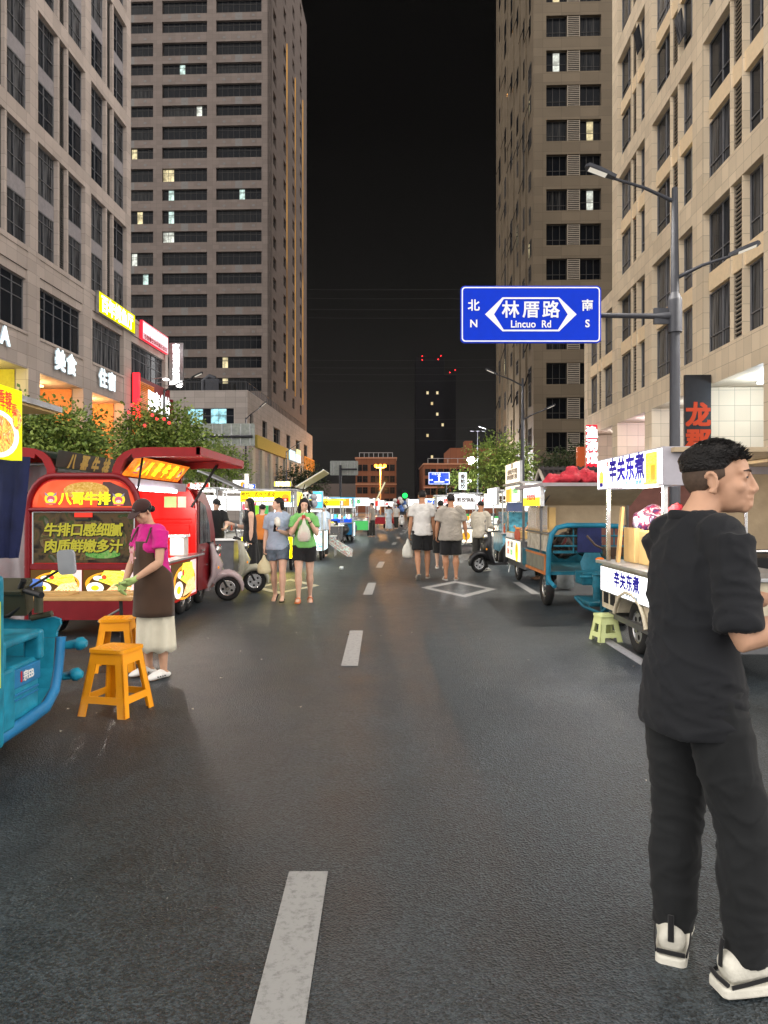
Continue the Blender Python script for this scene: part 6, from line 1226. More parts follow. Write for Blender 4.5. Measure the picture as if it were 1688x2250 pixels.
# second rows behind, seen between the nearer stalls
for (lab,x,y,w_,c_,tx,m1,m2,h_) in (
 ('white-lit stall in the second row left of the panda cart, red lettered',-4.1,27,1.7,'lb_white','炸串',M['em_red'],'steel',.5),
 ('cyan-lit stall in the second row behind the long snack stall',-3.5,33,1.8,'lb_cool','柠檬茶',M['em_cyan'],'steel',.55),
 ('amber-lit stall in the second row far left',-3.3,41,2.0,'lb_cream','烤肠',M['em_orange'],'steel',.5),
 ('white-lit stall at the back of the far left row, blue lettered',-2.9,50,2.2,'lb_white','蛋糕',M['em_blue'],'steel',.6),
 ('cool white stall in the second row behind the fish tank stall',5.2,25,1.8,'lb_cool','海蛎煎',M['em_blue'],'steel',.55),
 ('cream-lit stall in the second row right of the vertical sign',5.0,31,1.9,'lb_cream','糖水',M['em_brown'],'steel',.5),
 ('white-lit stall in the second row near the floodlight, red lettered',5.2,39,2.2,'lb_white','麻辣烫',M['em_red'],'steel',.6),
 ('wide white-lit stall closing the right row, orange lettered',5.4,52,2.8,'lb_white','羊肉串',M['em_orange'],'steel',.7)):
    t=cart(lab,x,y,R(-2.2),w_,1.4,M['white'],M['steel'],pw=22); face(t,'sign_box',(0,-.78,1.95-h_/2+.12),(1,0,0),(0,-1,0),w_-.05,h_,M[c_],[('t',tx,0,0,h_*.55,m1)]); face(t,'front_panel',(0,-.72,.55),(1,0,0),(0,-1,0),w_-.1,.45,M[c_],[('d',w_*.25,0,.12,.12,m1)])
    b=MB(); [b.box((-w_/2+.25+.3*k,-.4,.95),(.2,.25,.2),k%3) for k in range(int((w_-.3)/.3))]; b.build('goods',[M['em_orange'],M['eggw'],M['em_green']],t)
b=MB(); rr=random.Random(8)
for k in range(80):
    x=rr.uniform(-3,2.4); y=rr.choice((rr.uniform(3.6,9),rr.uniform(6,22),rr.uniform(10,40))); x+=clx(y)+.3; s_=rr.uniform(.005,.014); a=rr.uniform(0,3.1); u=Vector((math.cos(a),math.sin(a),0))*s_; v=Vector((-math.sin(a),math.cos(a),0))*s_*.6
    c=Vector((x,y,.006)); b.add([c-u-v,c+u-v+Vector((0,0,.006)),c+u*.7+v,c-u*.8+v+Vector((0,0,.008))],[(0,1,2,3)],rr.choice((0,0,1)))
tag(b.build('litter',[mat('pale_scraps',(.5,.47,.4)),mat('leaf_scraps',(.25,.17,.06))]),'scattered pale scraps and leaves on the dark road','litter',kind='stuff')
heap('plastic_bag','crumpled clear plastic bag lying on the road near the panda cart','bag',G(750,1252)+Vector((0,0,.05)),[((0,0,0),(.055,.05,.04)),((.03,0,.02),(.03,.03,.03))],mat('milky_bag',(.6,.65,.68),.25,alpha=.75),9,.03)

# tubs, bottles and bowls on the counters
def goods_kind(name,label,group,build_,spots):
    first=None
    for (x,y,z) in spots:
        if first is None:
            first=thing(name,label,name.split('_')[-1],(x,y,z),0,group); build_(first)
        else: dup(first,(x,y,z),rr.uniform(0,6))
rr=random.Random(31)
def bot(t): b=MB(); b.tube([(0,0,0),(0,0,.13),(0,0,.17),(0,0,.21)],[.032,.032,.014,.012],10); b.build('bottle',[mat('sauce_bottle',(.35,.07,.03),.3)],t); b=MB(); b.cyl((0,0,.21),(0,0,.235),.015,None,8); b.build('cap',[M['yl'] if False else M['orange_plastic']],t)
def tub(t): b=MB(); b.tube([(0,0,0),(0,0,.10)],[.06,.075],14); b.build('tub',[M['white']],t); b=MB(); b.ell((0,0,.1),(.068,.068,.02),12,6); b.build('food',[food('tub_food',[(.5,.12,.03),(.6,.35,.06),(.2,.3,.06)],30,0,emit=False)],t)
def pan(t): b=MB(); b.tube([(0,0,.01),(0,0,.0),(0,0,.05)],[.02,.13,.17],18); b.build('pan',[M['steel_dark']],t); b=MB(); b.cyl((.16,0,.045),(.36,0,.08),.012,None,8); b.build('handle',[M['black']],t)
C1=[(-2.77+dx,18.3-.55,.84) for dx in(-.5,-.36,-.2,.3,.45)]+[(3.15+dx,19.55,.84) for dx in(.0,.14,.3,.5,.66)]+[(2.62,14.5+.16*k,.87) for k in range(3)]+[(-5.15+dx,20.0,.84) for dx in(-.5,-.2,.2)]+[(-4.25+dx,21.3,.84) for dx in(-.4,-.1,.3)]
goods_kind('sauce_bottle','small red sauce bottle on a market stall counter','sauce bottles on the stall counters',bot,C1)
C2=[(-2.77+dx,18.3-.42,.84) for dx in(-.43,-.05,.15)]+[(2.7,15.75+.17*k,.87) for k in range(3)]+[(2.75+dx,24.95,.84) for dx in(-.35,-.15,.05,.25)]+[(2.85+dx,29.4,.84) for dx in(-.6,-.35,-.1,.2,.45)]+[(2.75,6.95+.18*k,.896) for k in range(2)]+[(-2.35+dx,26.55,.84) for dx in(-.7,-.4,-.1,.2,.5)]+[(3.35+dx,34.9,.84) for dx in(-.7,-.35,0,.35)]
goods_kind('food_tub','white tub of snacks on a market stall counter','food tubs on the stall counters',tub,C2)
C3=[(-2.3,18.0,.84),(3.7,19.75,.84),(3.1,29.7,.84),(-2.0,26.9,.84)]
goods_kind('frying_pan','dark frying pan on a market stall counter','frying pans on the stall counters',pan,C3)
t=thing('gas_cylinder','dented grey gas cylinder standing behind the worn tricycle wheel','gas cylinder',(3.3,13.6,0)); b=MB(); b.tube([(0,0,.02),(0,0,.06),(0,0,.42),(0,0,.5),(0,0,.54)],[.1,.15,.15,.1,.03],16); b.build('tank',[mat('worn_grey_tank',(.25,.27,.27),.4,.3,var=.3)],t); b=MB(); b.cyl((0,0,.54),(0,0,.6),.03,None,10); b.ring((0,0,.62),(0,0,1),.08,.01,20,6); b.build('valve',[M['steel']],t)
heap('plastic_bag','black rubbish bag slumped under the yellow stall','bag',(-3.15,17.75,.12),[((0,0,0),(.2,.16,.15)),((.15,0,.05),(.12,.1,.13))],mat('black_bag',(.015,.015,.016),.25,bump=.4,bscale=20),14,.05)
# ================================================================ PEOPLE
M['skin']=mat('skin',(0.50,0.29,0.19),0.5,var=.06,scale=20); M['skin2']=mat('fair_skin',(0.60,0.38,0.28),0.5,var=.05,scale=20); M['skin3']=mat('tanned_skin',(0.42,0.21,0.12),0.5,var=.06,scale=20)
M['lip']=mat('lips',(0.42,0.13,0.11),0.4); M['hair']=mat('black_hair',(0.009,0.008,0.008),0.42,var=.3,scale=60,bump=.6,bscale=120); M['hair_stub']=mat('shaved_hair',(0.075,0.05,0.036),0.7,var=.2,scale=80)
M['eye']=mat('eye_dark',(0.02,0.015,0.012),0.25); M['brow']=mat('eyebrow',(0.05,0.035,0.03),0.8)
def cloth(name,col,rough=.85,**k): return mat(name,col,rough,var=k.get('var',.14),scale=k.get('scale',5),bump=.08,bscale=k.get('bscale',350),sheen=k.get('sheen',.15),spec=.25)
M['c_black']=cloth('black_shirt_cloth',(.011,.012,.0145),sheen=.04); M['c_trouser']=cloth('charcoal_trouser_cloth',(.012,.013,.014),sheen=.04); M['c_white']=cloth('white_tee',(.55,.53,.50)); M['c_grey']=cloth('grey_tee',(.30,.27,.23)); M['c_beige']=cloth('beige_shirt',(.42,.38,.31))
M['c_blue']=cloth('pale_blue_tee',(.30,.36,.46)); M['c_green']=cloth('green_tee',(.16,.42,.12)); M['c_denim']=cloth('washed_denim',(.10,.13,.17),var=.35,scale=14); M['c_jet']=cloth('jet_black_cloth',(.010,.010,.011)); M['c_magenta']=cloth('magenta_top',(.52,.012,.20)); M['c_apron']=cloth('brown_apron',(.055,.030,.018)); M['c_skirt']=cloth('cream_skirt',(.60,.56,.44)); M['c_cap']=cloth('dark_brown_cap',(.035,.014,.012)); M['c_olive']=cloth('dark_trousers',(.035,.034,.03)); M['c_pale']=cloth('pale_dress',(.45,.52,.60))
M['glove']=mat('pale_green_glove',(.36,.50,.17),.4,var=.1); M['clog']=mat('white_clog',(.70,.68,.64),.4); M['sole']=mat('shoe_sole_white',(.62,.60,.52),.5,var=.1,bump=.2,bscale=60); M['orange_slip']=mat('orange_slipper',(.65,.16,.05),.45); M['bagw']=mat('thin_white_bag',(.72,.70,.62),.3,alpha=.82,var=.12,bump=.5,bscale=18)
def organic(name,fill,mats,parent,vox,smooth=2,disp=None,assign=None):
    b=MB(); fill(b); o=b.build(name,mats if isinstance(mats,list) else [mats],parent)
    r=o.modifiers.new('r','REMESH'); r.mode='VOXEL'; r.voxel_size=vox; r.use_smooth_shade=True
    me=bpy.data.meshes.new_from_object(o.evaluated_get(bpy.context.evaluated_depsgraph_get())); o.modifiers.clear(); old=o.data; o.data=me; bpy.data.meshes.remove(old); me.name=name
    bm=bmesh.new(); bm.from_mesh(me)
    for _ in range(smooth): bmesh.ops.smooth_vert(bm,verts=bm.verts,factor=.5,use_axis_x=True,use_axis_y=True,use_axis_z=True)
    bm.normal_update()
    if disp:
        for v,d in [(v,disp(v.co,v.normal)) for v in bm.verts]: v.co+=v.normal*d if not isinstance(d,Vector) else d
    if assign:
        for f in bm.faces: f.material_index=assign(f.calc_center_median())
    for f in bm.faces: f.smooth=True
    bm.to_mesh(me); bm.free(); me.materials.clear()
    for x in(mats if isinstance(mats,list) else [mats]): me.materials.append(x)
    return o
def fold(amp=.008,fx=11,fz=3.2,seed=0.0):
    """soft drape plus narrow diagonal creases"""
    def d(c,n):
        a=noise.noise(Vector((c.x*fx+seed,c.y*fx,c.z*fz)))
        w_=.10*noise.noise(c*4+Vector((seed,0,0)))
        r1=(1-abs(noise.noise(Vector((c.x*5+c.z*9+w_*30,c.y*5-seed,c.z*4-c.x*5)))))**6
        r2=(1-abs(noise.noise(Vector((c.x*6-c.z*11+seed,c.y*6+w_*30,c.z*5+c.x*4)))))**6
        return amp*(a*.55+r1*.55+r2*.4-.30)
    return d
def dirv(v): return Vector(v).normalized()
def ear_prims(b,s_):
    c=Vector((s_*.079,-.008,-.012)); pts=[]
    for k in range(11):
        a=R(-60+30*k*.93); pts.append(c+Vector((s_*.007*math.sin(k*.3),.017*math.sin(a)*(1 if a<3 else .9)-.004,.031*math.cos(a)+.002)))
    b.tube(pts,.0062,6); b.ell(c+Vector((-s_*.004,-.001,0)),(.006,.014,.026),10,6); b.ell(c+Vector((s_*.002,.004,-.029)),(.007,.009,.009),8,6)
def person(label,loc,rz,H=1.7,lean=(0,0),LA=((-.12,0,-1),(-.05,.12,-1)),RA=((.12,0,-1),(.05,.12,-1)),LL=((0,0,-1),(0,0,-1)),RL=((0,0,-1),(0,0,-1)),feet=(0,0),fpitch=(0,0),head=(0,0),skin='skin',hair='short',build=1.0,female=False,top=None,bottom=None,shoes=None,vox=.010,hx=(0,0,0),curl=(35,35),name='person',hairm='hair',neckfwd=.012,hips=.052,thumb=(None,None),hscale=1.0):
    """returns (root, joints); x right, y forward, z up; lean = chest offset over the hips"""
    t=thing(name,label,'person',loc,rz); s=H/1.75; J={}
    sw=(.108 if not female else .094)*H*(.5+.5*build); hipx=hips*H
    hipz=.0; Lt,Ls=.245*H,.238*H
    for k,(side,sx,leg) in enumerate((('L',-1,LL),('R',1,RL))):
        h=Vector((sx*hipx,0,0)); kn=h+dirv(leg[0])*Lt; an=kn+dirv(leg[1])*Ls; J['hip'+side],J['knee'+side],J['ank'+side]=h,kn,an
    base=min(J['ankL'].z-(.045*H+ max(0,math.sin(R(fpitch[0])))*.10*s),J['ankR'].z-(.045*H+max(0,math.sin(R(fpitch[1])))*.10*s))
    off=Vector((0,0,-base))
    for k in J: J[k]=J[k]+off
    pel=off.copy(); J['pel']=pel
    ch=pel+Vector((lean[0],lean[1],.295*H)); nb=pel+Vector((lean[0]*1.1,lean[1]*1.15,.325*H)); hc=nb+Vector((hx[0],neckfwd*H+lean[1]*.35+hx[1],.098*H+hx[2])); J['neck'],J['head'],J['chest']=nb,hc,ch
    for k,(side,sx,arm) in enumerate((('L',-1,LA),('R',1,RA))):
        sh=ch+Vector((sx*sw,0,0)); el=sh+dirv(arm[0])*.172*H; wr=el+dirv(arm[1])*.148*H; J['sh'+side],J['el'+side],J['wr'+side]=sh,el,wr
        J['fd'+side]=dirv(arm[1])
    w_=build; fz=.94 if female else 1.0
    HM=Matrix.Translation(hc)@Matrix.Rotation(R(head[0]),4,'Z')@Matrix.Rotation(R(head[1]),4,'X')@Matrix.Diagonal((s*fz*hscale,s*fz*hscale,s*fz*hscale,1)); J['HM']=HM
    def hand(b,side,sx,cu,th):
        wr,d=J['wr'+side],J['fd'+side]; fwd=Vector((0,1,0)) if th is None else dirv(th)
        sd=(fwd-d*fwd.dot(d)); sd=sd.normalized() if sd.length>.1 else Vector((0,0,1))
        n_=sd.cross(d)*(1 if sx>0 else -1); n_=n_ if n_.length>.1 else Vector((-sx,0,0))
        hs=s*(.92 if female else 1.0); c=wr+d*.045*hs; J['hand'+side]=wr+d*.085*hs; J['palmn'+side]=n_
        b.tube([wr-d*.01*hs,wr+d*.02*hs,wr+d*.06*hs,wr+d*.088*hs],[(.024*hs,.018*hs),(.031*hs,.016*hs),(.040*hs,.0155*hs),(.038*hs,.012*hs)],12,0,up=sd)
        for q,(o_,ln) in enumerate(((1.5,.040),(.5,.046),(-.5,.043),(-1.5,.034))):
            p=wr+d*.085*hs+sd*o_*.0195*hs; a=R(cu*(1+.1*q)); d1=(d*math.cos(a)+n_*math.sin(a)); a2=a*2.1; d2=(d*math.cos(a2)+n_*math.sin(a2))
            b.cap(p-d*.012*hs,p+d1*ln*hs,.0095*hs,.0085*hs,8,0,3); b.cap(p+d1*ln*hs,p+d1*ln*hs+d2*ln*.95*hs,.0085*hs,.0072*hs,8,0,3)
        p=wr+d*.03*hs+sd*.026*hs; d1=(sd*.75+d*.6+n_*.35).normalized(); b.cap(p,p+d1*.036*hs,.0125*hs,.0100*hs,8,0,3); d2=(sd*.2+d*.85+n_*.45).normalized(); b.cap(p+d1*.036*hs,p+d1*.036*hs+d2*.028*hs,.0100*hs,.0080*hs,8,0,3)
    def body(b):
        X_=(1,0,0); f=.93 if female else 1
        b.tube([pel+Vector((0,0,-.05*H)),pel,pel+Vector((lean[0]*.2,lean[1]*.2,.05*H)),pel+Vector((lean[0]*.45,lean[1]*.45,.11*H)),pel+Vector((lean[0]*.75,lean[1]*.75,.20*H)),pel+Vector((lean[0]*.95,lean[1]*.95,.27*H)),nb+Vector((0,0,-.01*H)),nb+Vector((0,0,.02*H))],
               [(.07*H*w_,.05*H),(.096*H*w_,.066*H*w_),(.090*H*w_,.062*H*w_),(.076*H*w_*f,.054*H*w_),(.092*H*w_*f,.064*H*w_),(.098*H*w_*f,.058*H*w_),(.055*H,.042*H),(.034*H,.034*H)],20,0,up=X_)
        b.cap(nb+Vector((0,-.005*H,-.01*H)),hc+(HM.to_3x3()@Vector((0,-.02,-.04))),.034*H*(.9 if female else 1),.031*H*(.9 if female else 1),14)
        for k,(side,sx) in enumerate((('L',-1),('R',1))):
            h,kn,an=J['hip'+side],J['knee'+side],J['ank'+side]
            b.tube([h+Vector((0,0,.02*H)),h.lerp(kn,.35),kn.lerp(h,.12),kn,kn.lerp(an,.1),kn.lerp(an,.32),kn.lerp(an,.7),an,an.lerp(kn,-.06)],[.056*H*w_,.050*H*w_,.036*H,.034*H,.032*H,.037*H*w_,.025*H,.0195*H,.02*H],14)
            fy=R(feet[k]); fd=Vector((math.sin(fy),math.cos(fy),0)); p=R(fpitch[k]); F=lambda y,z,an=an,fd=fd,p=p: an+fd*(y*s*math.cos(p)+ (z)*s*math.sin(p))+Vector((0,0,-y*s*math.sin(p)+(z)*s*math.cos(p)))
            J['F'+side]=(F,fd)
            sdv=Vector((fd.y,-fd.x,0)); b.tube([F(-.058,-.045),F(-.045,-.04),F(.0,-.03),F(.07,-.045),F(.13,-.058),F(.165,-.066),F(.185,-.068)],[(.015*s,.02*s),(.028*s,.034*s),(.031*s,.045*s),(.036*s,.030*s),(.042*s,.019*s),(.036*s,.012*s),(.015*s,.006*s)],14,0,up=sdv)
            sh,el,wr=J['sh'+side],J['el'+side],J['wr'+side]
            sk_=.86 if top and top.get('sleeve',.6)>0 else 1.0; b.cap(sh+Vector((-sx*.02*H,0,.000*H)),sh+dirv(el-sh)*.03*H,.036*H*w_*sk_,.033*H*w_*sk_,12); b.tube([sh,sh.lerp(el,.5),el.lerp(sh,.1),el,el.lerp(wr,.25),el.lerp(wr,.65),wr],[.031*H*w_*sk_,.0285*H*w_*(.5+.5*sk_),.0235*H,.0235*H,.0255*H,.020*H,.0160*H],12)
            hand(b,side,sx,curl[k],thumb[k])
        b.M=HM
        b.ell((0,-.012,.018),(.0735,.092,.086),20,14); b.ell((0,.030,-.03),(.0600,.063,.078),18,12); b.ell((0,.040,-.074),(.047,.046,.034),14,10); b.ell((0,.070,-.095),(.021,.018,.0155)); b.ell((0,.062,.035),(.052,.03,.035))
        for sx in(-1,1):
            b.ell((sx*.038,.060,-.028),(.022,.022,.022)); b.ell((sx*.0135,.096,-.0405),(.0095,.011,.0085)); b.ell((sx*.033,.0785,.000),(.0155,.011,.0095)); ear_prims(b,sx); b.cap((sx*.016,.088,.019),(sx*.046,.074,.018),.0095,.008,8,0,3)
        b.tube([(0,.086,.018),(0,.0945,.0),(0,.102,-.022),(0,.107,-.036),(0,.098,-.045)],[.0085,.0085,.0105,.0125,.009],10)
        b.tube([(-.024,.082,-.0625),(-.009,.0955,-.0605),(0,.0955,-.062),(.009,.0955,-.0605),(.024,.082,-.0625)],[.004,.0066,.006,.0066,.004],8); b.tube([(-.021,.081,-.0725),(0,.0945,-.0745),(.021,.081,-.0725)],[.004,.0082,.004],8); b.ell((0,.086,-.086),(.018,.012,.01))
        b.M=Matrix.Identity(4)
    HI=HM.inverted()
    def asg(c):
        p=HI@c
        if abs(p.x)<.023 and p.y>.083 and -.079<p.z<-.058: return 1
        return 0
    body_o=organic('body',body,[M[skin],M['lip']],t,vox,2,None,asg)
    # eyes and brows
    b=MB(); b.M=HM
    for sx in(-1,1):
        pts=[(sx*.018,.0885,-.001),(sx*.027,.0905,.004),(sx*.037,.0885,.0045),(sx*.047,.0815,.000),(sx*.037,.0890,-.003),(sx*.027,.0910,-.003)]; b.poly(pts if sx<0 else pts[::-1],0)
    if vox<.012: b.build('eye',[M['eye']],body_o)
    b=MB(); b.M=HM
    for sx in(-1,1): b.tube([(sx*.016,.0955,.0185),(sx*.03,.0945,.0235),(sx*.05,.0795,.0205)],[.0022,.0032,.0015],6)
    b.build('eyebrow',[M['brow']],body_o)
    # hair
    def hairdo(b):
        b.M=HM; b.ell((0,-.016,.026),(.083,.100,.092),44,30)
    if hair!='none':
        b=MB(); hairdo(b); hv=[]
        rs=random.Random(int(abs(loc[0]*97+loc[1]*13)))
        for v in b.v:
            p=HI@v; n=dirv((p.x,p.y+.016,p.z-.026)); k=0
            if hair in('short','crop'): side=.012+.05*max(0,-p.y*4); line= .050-.55*max(0,.05-p.y) if p.y<.05 else .058; low=-.035 if p.y<-.045 else (.0 if hair=='short' else .022)+.10*max(0,p.y)
            elif hair=='fade': low=.030 if p.y<-.02 else .028+.12*max(0,p.y+.02); line=.062
            else: low=-.06 if p.y<.0 else .0; line=.048 if abs(p.x)>.0 else .05
            z0=max(low,line if p.y>.055 else low)
            if p.y>.03: z0=max(z0,low+(line-low)*min(1,(p.y-.03)/.03))
            if hair=='fringe' and p.y>.03: z0=.022 if abs(p.x)<.05 else .0
            if p.z<z0: p=p*.80
            else:
                ed=max(0,min(1,(p.z-z0)/(.034 if hair!='fade' else .03))); p=p*(.925+.075*ed**.7) if hair!='fringe' else p
                q=noise.noise(Vector((p.x*70,p.y*14,p.z*20)))*.004+noise.noise(p*16)*.005
                p=p+n*(q+(.010 if hair=='fade' and p.z>.06 else .004))
                if hair=='fade' and p.y>.05: p=p+Vector((0,.006,.006+.012*noise.noise(p*40)))
            hv.append(HM@p)
        b.M=Matrix.Identity(4); b.v=hv; hob=b.build('hair',[M[hairm]],t)
        if hair=='fade':
            b=MB(); b.M=HM; rq=random.Random(77)
            for k in range(1500):
                th_,ph=rq.uniform(0,6.283),rq.uniform(0,1.25); n=Vector((math.sin(ph)*math.cos(th_),math.sin(ph)*math.sin(th_),math.cos(ph))); p=Vector((0,-.014,.026))+Vector((n.x*.084,n.y*.101,n.z*.094))
                if p.z<.052+.3*max(0,.02-p.y)*.6: continue
                d=(Vector((rq.uniform(-.5,.5),.9,.12))*(1 if p.y<.06 else 1)+n*.55+Vector((rq.uniform(-.3,.3),rq.uniform(-.2,.2),rq.uniform(-.1,.3)))).normalized(); L_=rq.uniform(.014,.030)
                e=Vector((0,0,-.006 if p.y<.05 else .004)); b.tube([p-n*.006,p+d*L_*.55+n*.002,p+d*L_+e],[.0021,.0017,.0003],3,0,False)
            b.build('strands',[M[hairm]],hob)
            b=MB(); b.M=HM; b.ell((0,-.0122,.0175),(.0748,.0936,.0872),44,30); hv=[]
            for v in b.v:
                p=HI@v; z0=-.052+.75*max(0,p.y+.05) if p.y>-.05 else -.055; z0=1 if p.y>.03 else z0
                hv.append(HM@(p if p.z>z0 else p*.8))
            b.M=Matrix.Identity(4); b.v=hv; b.build('shaved_side',[M['hair_stub']],hob)
        if hair in('long','bob','pigtails','bun'):
            def lh(b):
                b.M=HM
                if hair=='long': b.tube([(0,-.04,.06),(0,-.07,-.02),(0,-.085,-.14),(.0,-.10,-.28),(.0,-.10,-.42)],[(.07,.06),(.088,.055),(.10,.045),(.105,.035),(.07,.02)],18,0,up=(1,0,0)); [b.tube([(sx*.066,.02,.05),(sx*.082,.01,-.03),(sx*.088,-.02,-.16),(sx*.085,-.04,-.28)],[.018,.028,.03,.012],10) for sx in(-1,1)]
                if hair=='bob': b.tube([(0,-.03,.06),(0,-.06,-.02),(0,-.075,-.09),(0,-.07,-.115)],[(.07,.06),(.088,.055),(.085,.045),(.05,.02)],18,0,up=(1,0,0)); b.ell((0,-.085,-.07),(.05,.04,.04))
                if hair=='bun': b.ell((0,-.115,-.05),(.035,.045,.04)); b.tube([(0,-.09,.0),(0,-.1,-.03)],.03,10)
                if hair=='pigtails':
                    for sx in(-1,1): b.tube([(sx*.06,-.02,.05),(sx*.084,.0,-.03),(sx*.092,.02,-.12),(sx*.10,.055,-.22),(sx*.09,.07,-.33)],[(.03,.03),(.03,.03),(.03,.024),(.026,.02),(.008,.008)],12)
                    b.tube([(0,-.04,.05),(0,-.075,-.03),(0,-.07,-.1)],[(.07,.05),(.085,.045),(.06,.02)],16,0,up=(1,0,0))
            organic('hair_length',lh,[M[hairm]],hob,.011,2,lambda c,n: .006*noise.noise(Vector((c.x*60,c.y*60,c.z*9))))
    # clothes
    X_=(1,0,0)
    def at(f): return pel+Vector((lean[0]*max(f,0)/.295,lean[1]*max(f,0)/.295,f*H)) if True else None
    if top:
        def tp(b):
            e=top.get('ease',.014)*s; hem=top.get('hem',-.02); fl=top.get('flare',1.10); f=.95 if female else 1
            pts=[at(hem),at(hem+.02),at(.05),at(.11),at(.20),at(.265),nb+Vector((0,0,-.006*H)),nb+Vector((0,-.004*H,.012*H+top.get('collar',0)*H))]
            rr_=[((.096*w_*fl)*H+e*1.3,(.066*w_*fl)*H+e*1.3),((.097*w_*fl)*H+e*1.4,(.067*w_*fl)*H+e*1.4),(.099*w_*H+e*1.3,.069*w_*H+e*1.3),(.085*w_*H*f+e*1.3,.060*w_*H+e*1.3),(.096*w_*H*f+e,.067*w_*H+e),(.104*w_*H*f+e*.8,.060*w_*H+e*.8),(.060*H+e*.5,.046*H+e*.5),(.042*H,.041*H)]
            b.tube(pts,rr_,26,0,up=X_)
            if female:
                for sx in(-1,1): b.ell(at(.215)+Vector((sx*.044*H,.045*H,0)),(.044*H,.043*H,.044*H))
            for side,sx in(('L',-1),('R',1)):
                sh,el,wr=J['sh'+side],J['el'+side],J['wr'+side]; sl=top.get('sleeve',.6)
                if sl<=0: continue
                b.cap(sh+Vector((-sx*.03*H,0,.006*H)),sh+dirv(el-sh)*.03*H,.041*H*w_+e*.55,.040*H*w_+e*.55,14)
                if sl<=1: b.tube([sh-dirv(el-sh)*.01*H,sh.lerp(el,sl*.5),sh.lerp(el,sl*.92),sh.lerp(el,sl)],[.040*H*w_+e*.4,.038*H*w_+e*.5,.037*H*w_+e*.8,.034*H*w_+e*.7],16)
                else: b.tube([sh,sh.lerp(el,.5),el,el.lerp(wr,(sl-1)*.5),el.lerp(wr,sl-1)],[.040*H*w_,.037*H*w_+e*.4,.032*H+e*.5,.028*H+e*.4,.024*H+e*.3],14)
        organic(top.get('name','shirt'),tp,[top['m']],t,top.get('vox',vox),2,fold(top.get('amp',.007),top.get('fx',11),top.get('fz',3),loc[0]))
    if bottom and bottom['kind'] in('pants','shorts'):
        def bt(b):
            e=bottom.get('ease',.014)*s; ln=bottom.get('len',1.0)
            b.tube([at(-.055),at(-.02),at(.02),at(.06)],[(.08*H*w_,.06*H*w_),(.1*H*w_+e,.07*H*w_+e),(.098*H*w_+e,.068*H*w_+e),(.088*H*w_+e*.6,.062*H*w_+e*.6)],22,0,up=X_)
            for k,side in enumerate('LR'):
                h,kn,an=J['hip'+side],J['knee'+side],J['ank'+side]; path=[(0,.058*H*w_+e),(.5,.052*H*w_+e*1.2),(1.0,.041*H+e*1.5),(1.35,.040*H+e*1.5),(1.7,.034*H+e*1.6),(1.9,.030*H+e*1.6),(2.0,.029*H+e*1.4)]
                pts=[];rd=[]
                for f,r_ in path:
                    if f<=ln*2+1e-6 or bottom['kind']=='pants': pts.append(h.lerp(kn,f)+Vector((0,0,.02*H if f==0 else 0)) if f<=1 else kn.lerp(an,f-1)); rd.append(r_*(1.06 if bottom['kind']=='shorts' else 1))
                if bottom['kind']=='shorts': f=ln*2; pts.append(h.lerp(kn,f) if f<=1 else kn.lerp(an,f-1)); rd.append((.054*H*w_+e*1.5)*(1 if f<.9 else .94))
                b.tube(pts,rd,18)
        organic(bottom.get('name','trousers'),bt,[bottom['m']],t,bottom.get('vox',vox),2,fold(bottom.get('amp',.007),9,4,loc[1]))
    if bottom and bottom['kind']=='skirt':
        zt=.06 if not bottom.get('dress') else .0; zb=bottom['z']*H; b=MB(); n=64; vs=[]
        for r_ in range(13):
            f=r_/12; c=at(zt)*(1-f)+Vector((pel.x,pel.y,zb))*f; ra=(.092*w_*H+.02)*(1-f)+bottom.get('w',.15)*H*f; rb=(.070*w_*H+.02)*(1-f)+bottom.get('w',.15)*.85*H*f
            for q in range(n): a=2*math.pi*q/n; k_=1+(.02+.06*f)*math.sin(q*2*math.pi*9/n+r_*.12)+.03*f*noise.noise(Vector((q*.4,r_*.1,loc[0]))); vs.append(c+Vector((ra*k_*math.cos(a),rb*k_*math.sin(a),(.012*math.sin(q*.9) if r_==12 else 0))))
        b.add(vs,[(r_*n+q,(r_+1)*n+q,(r_+1)*n+(q+1)%n,r_*n+(q+1)%n) for r_ in range(12) for q in range(n)],0,True); o=b.build('skirt',[bottom['m']],t); sd=o.modifiers.new('s','SOLIDIFY'); sd.thickness=.004
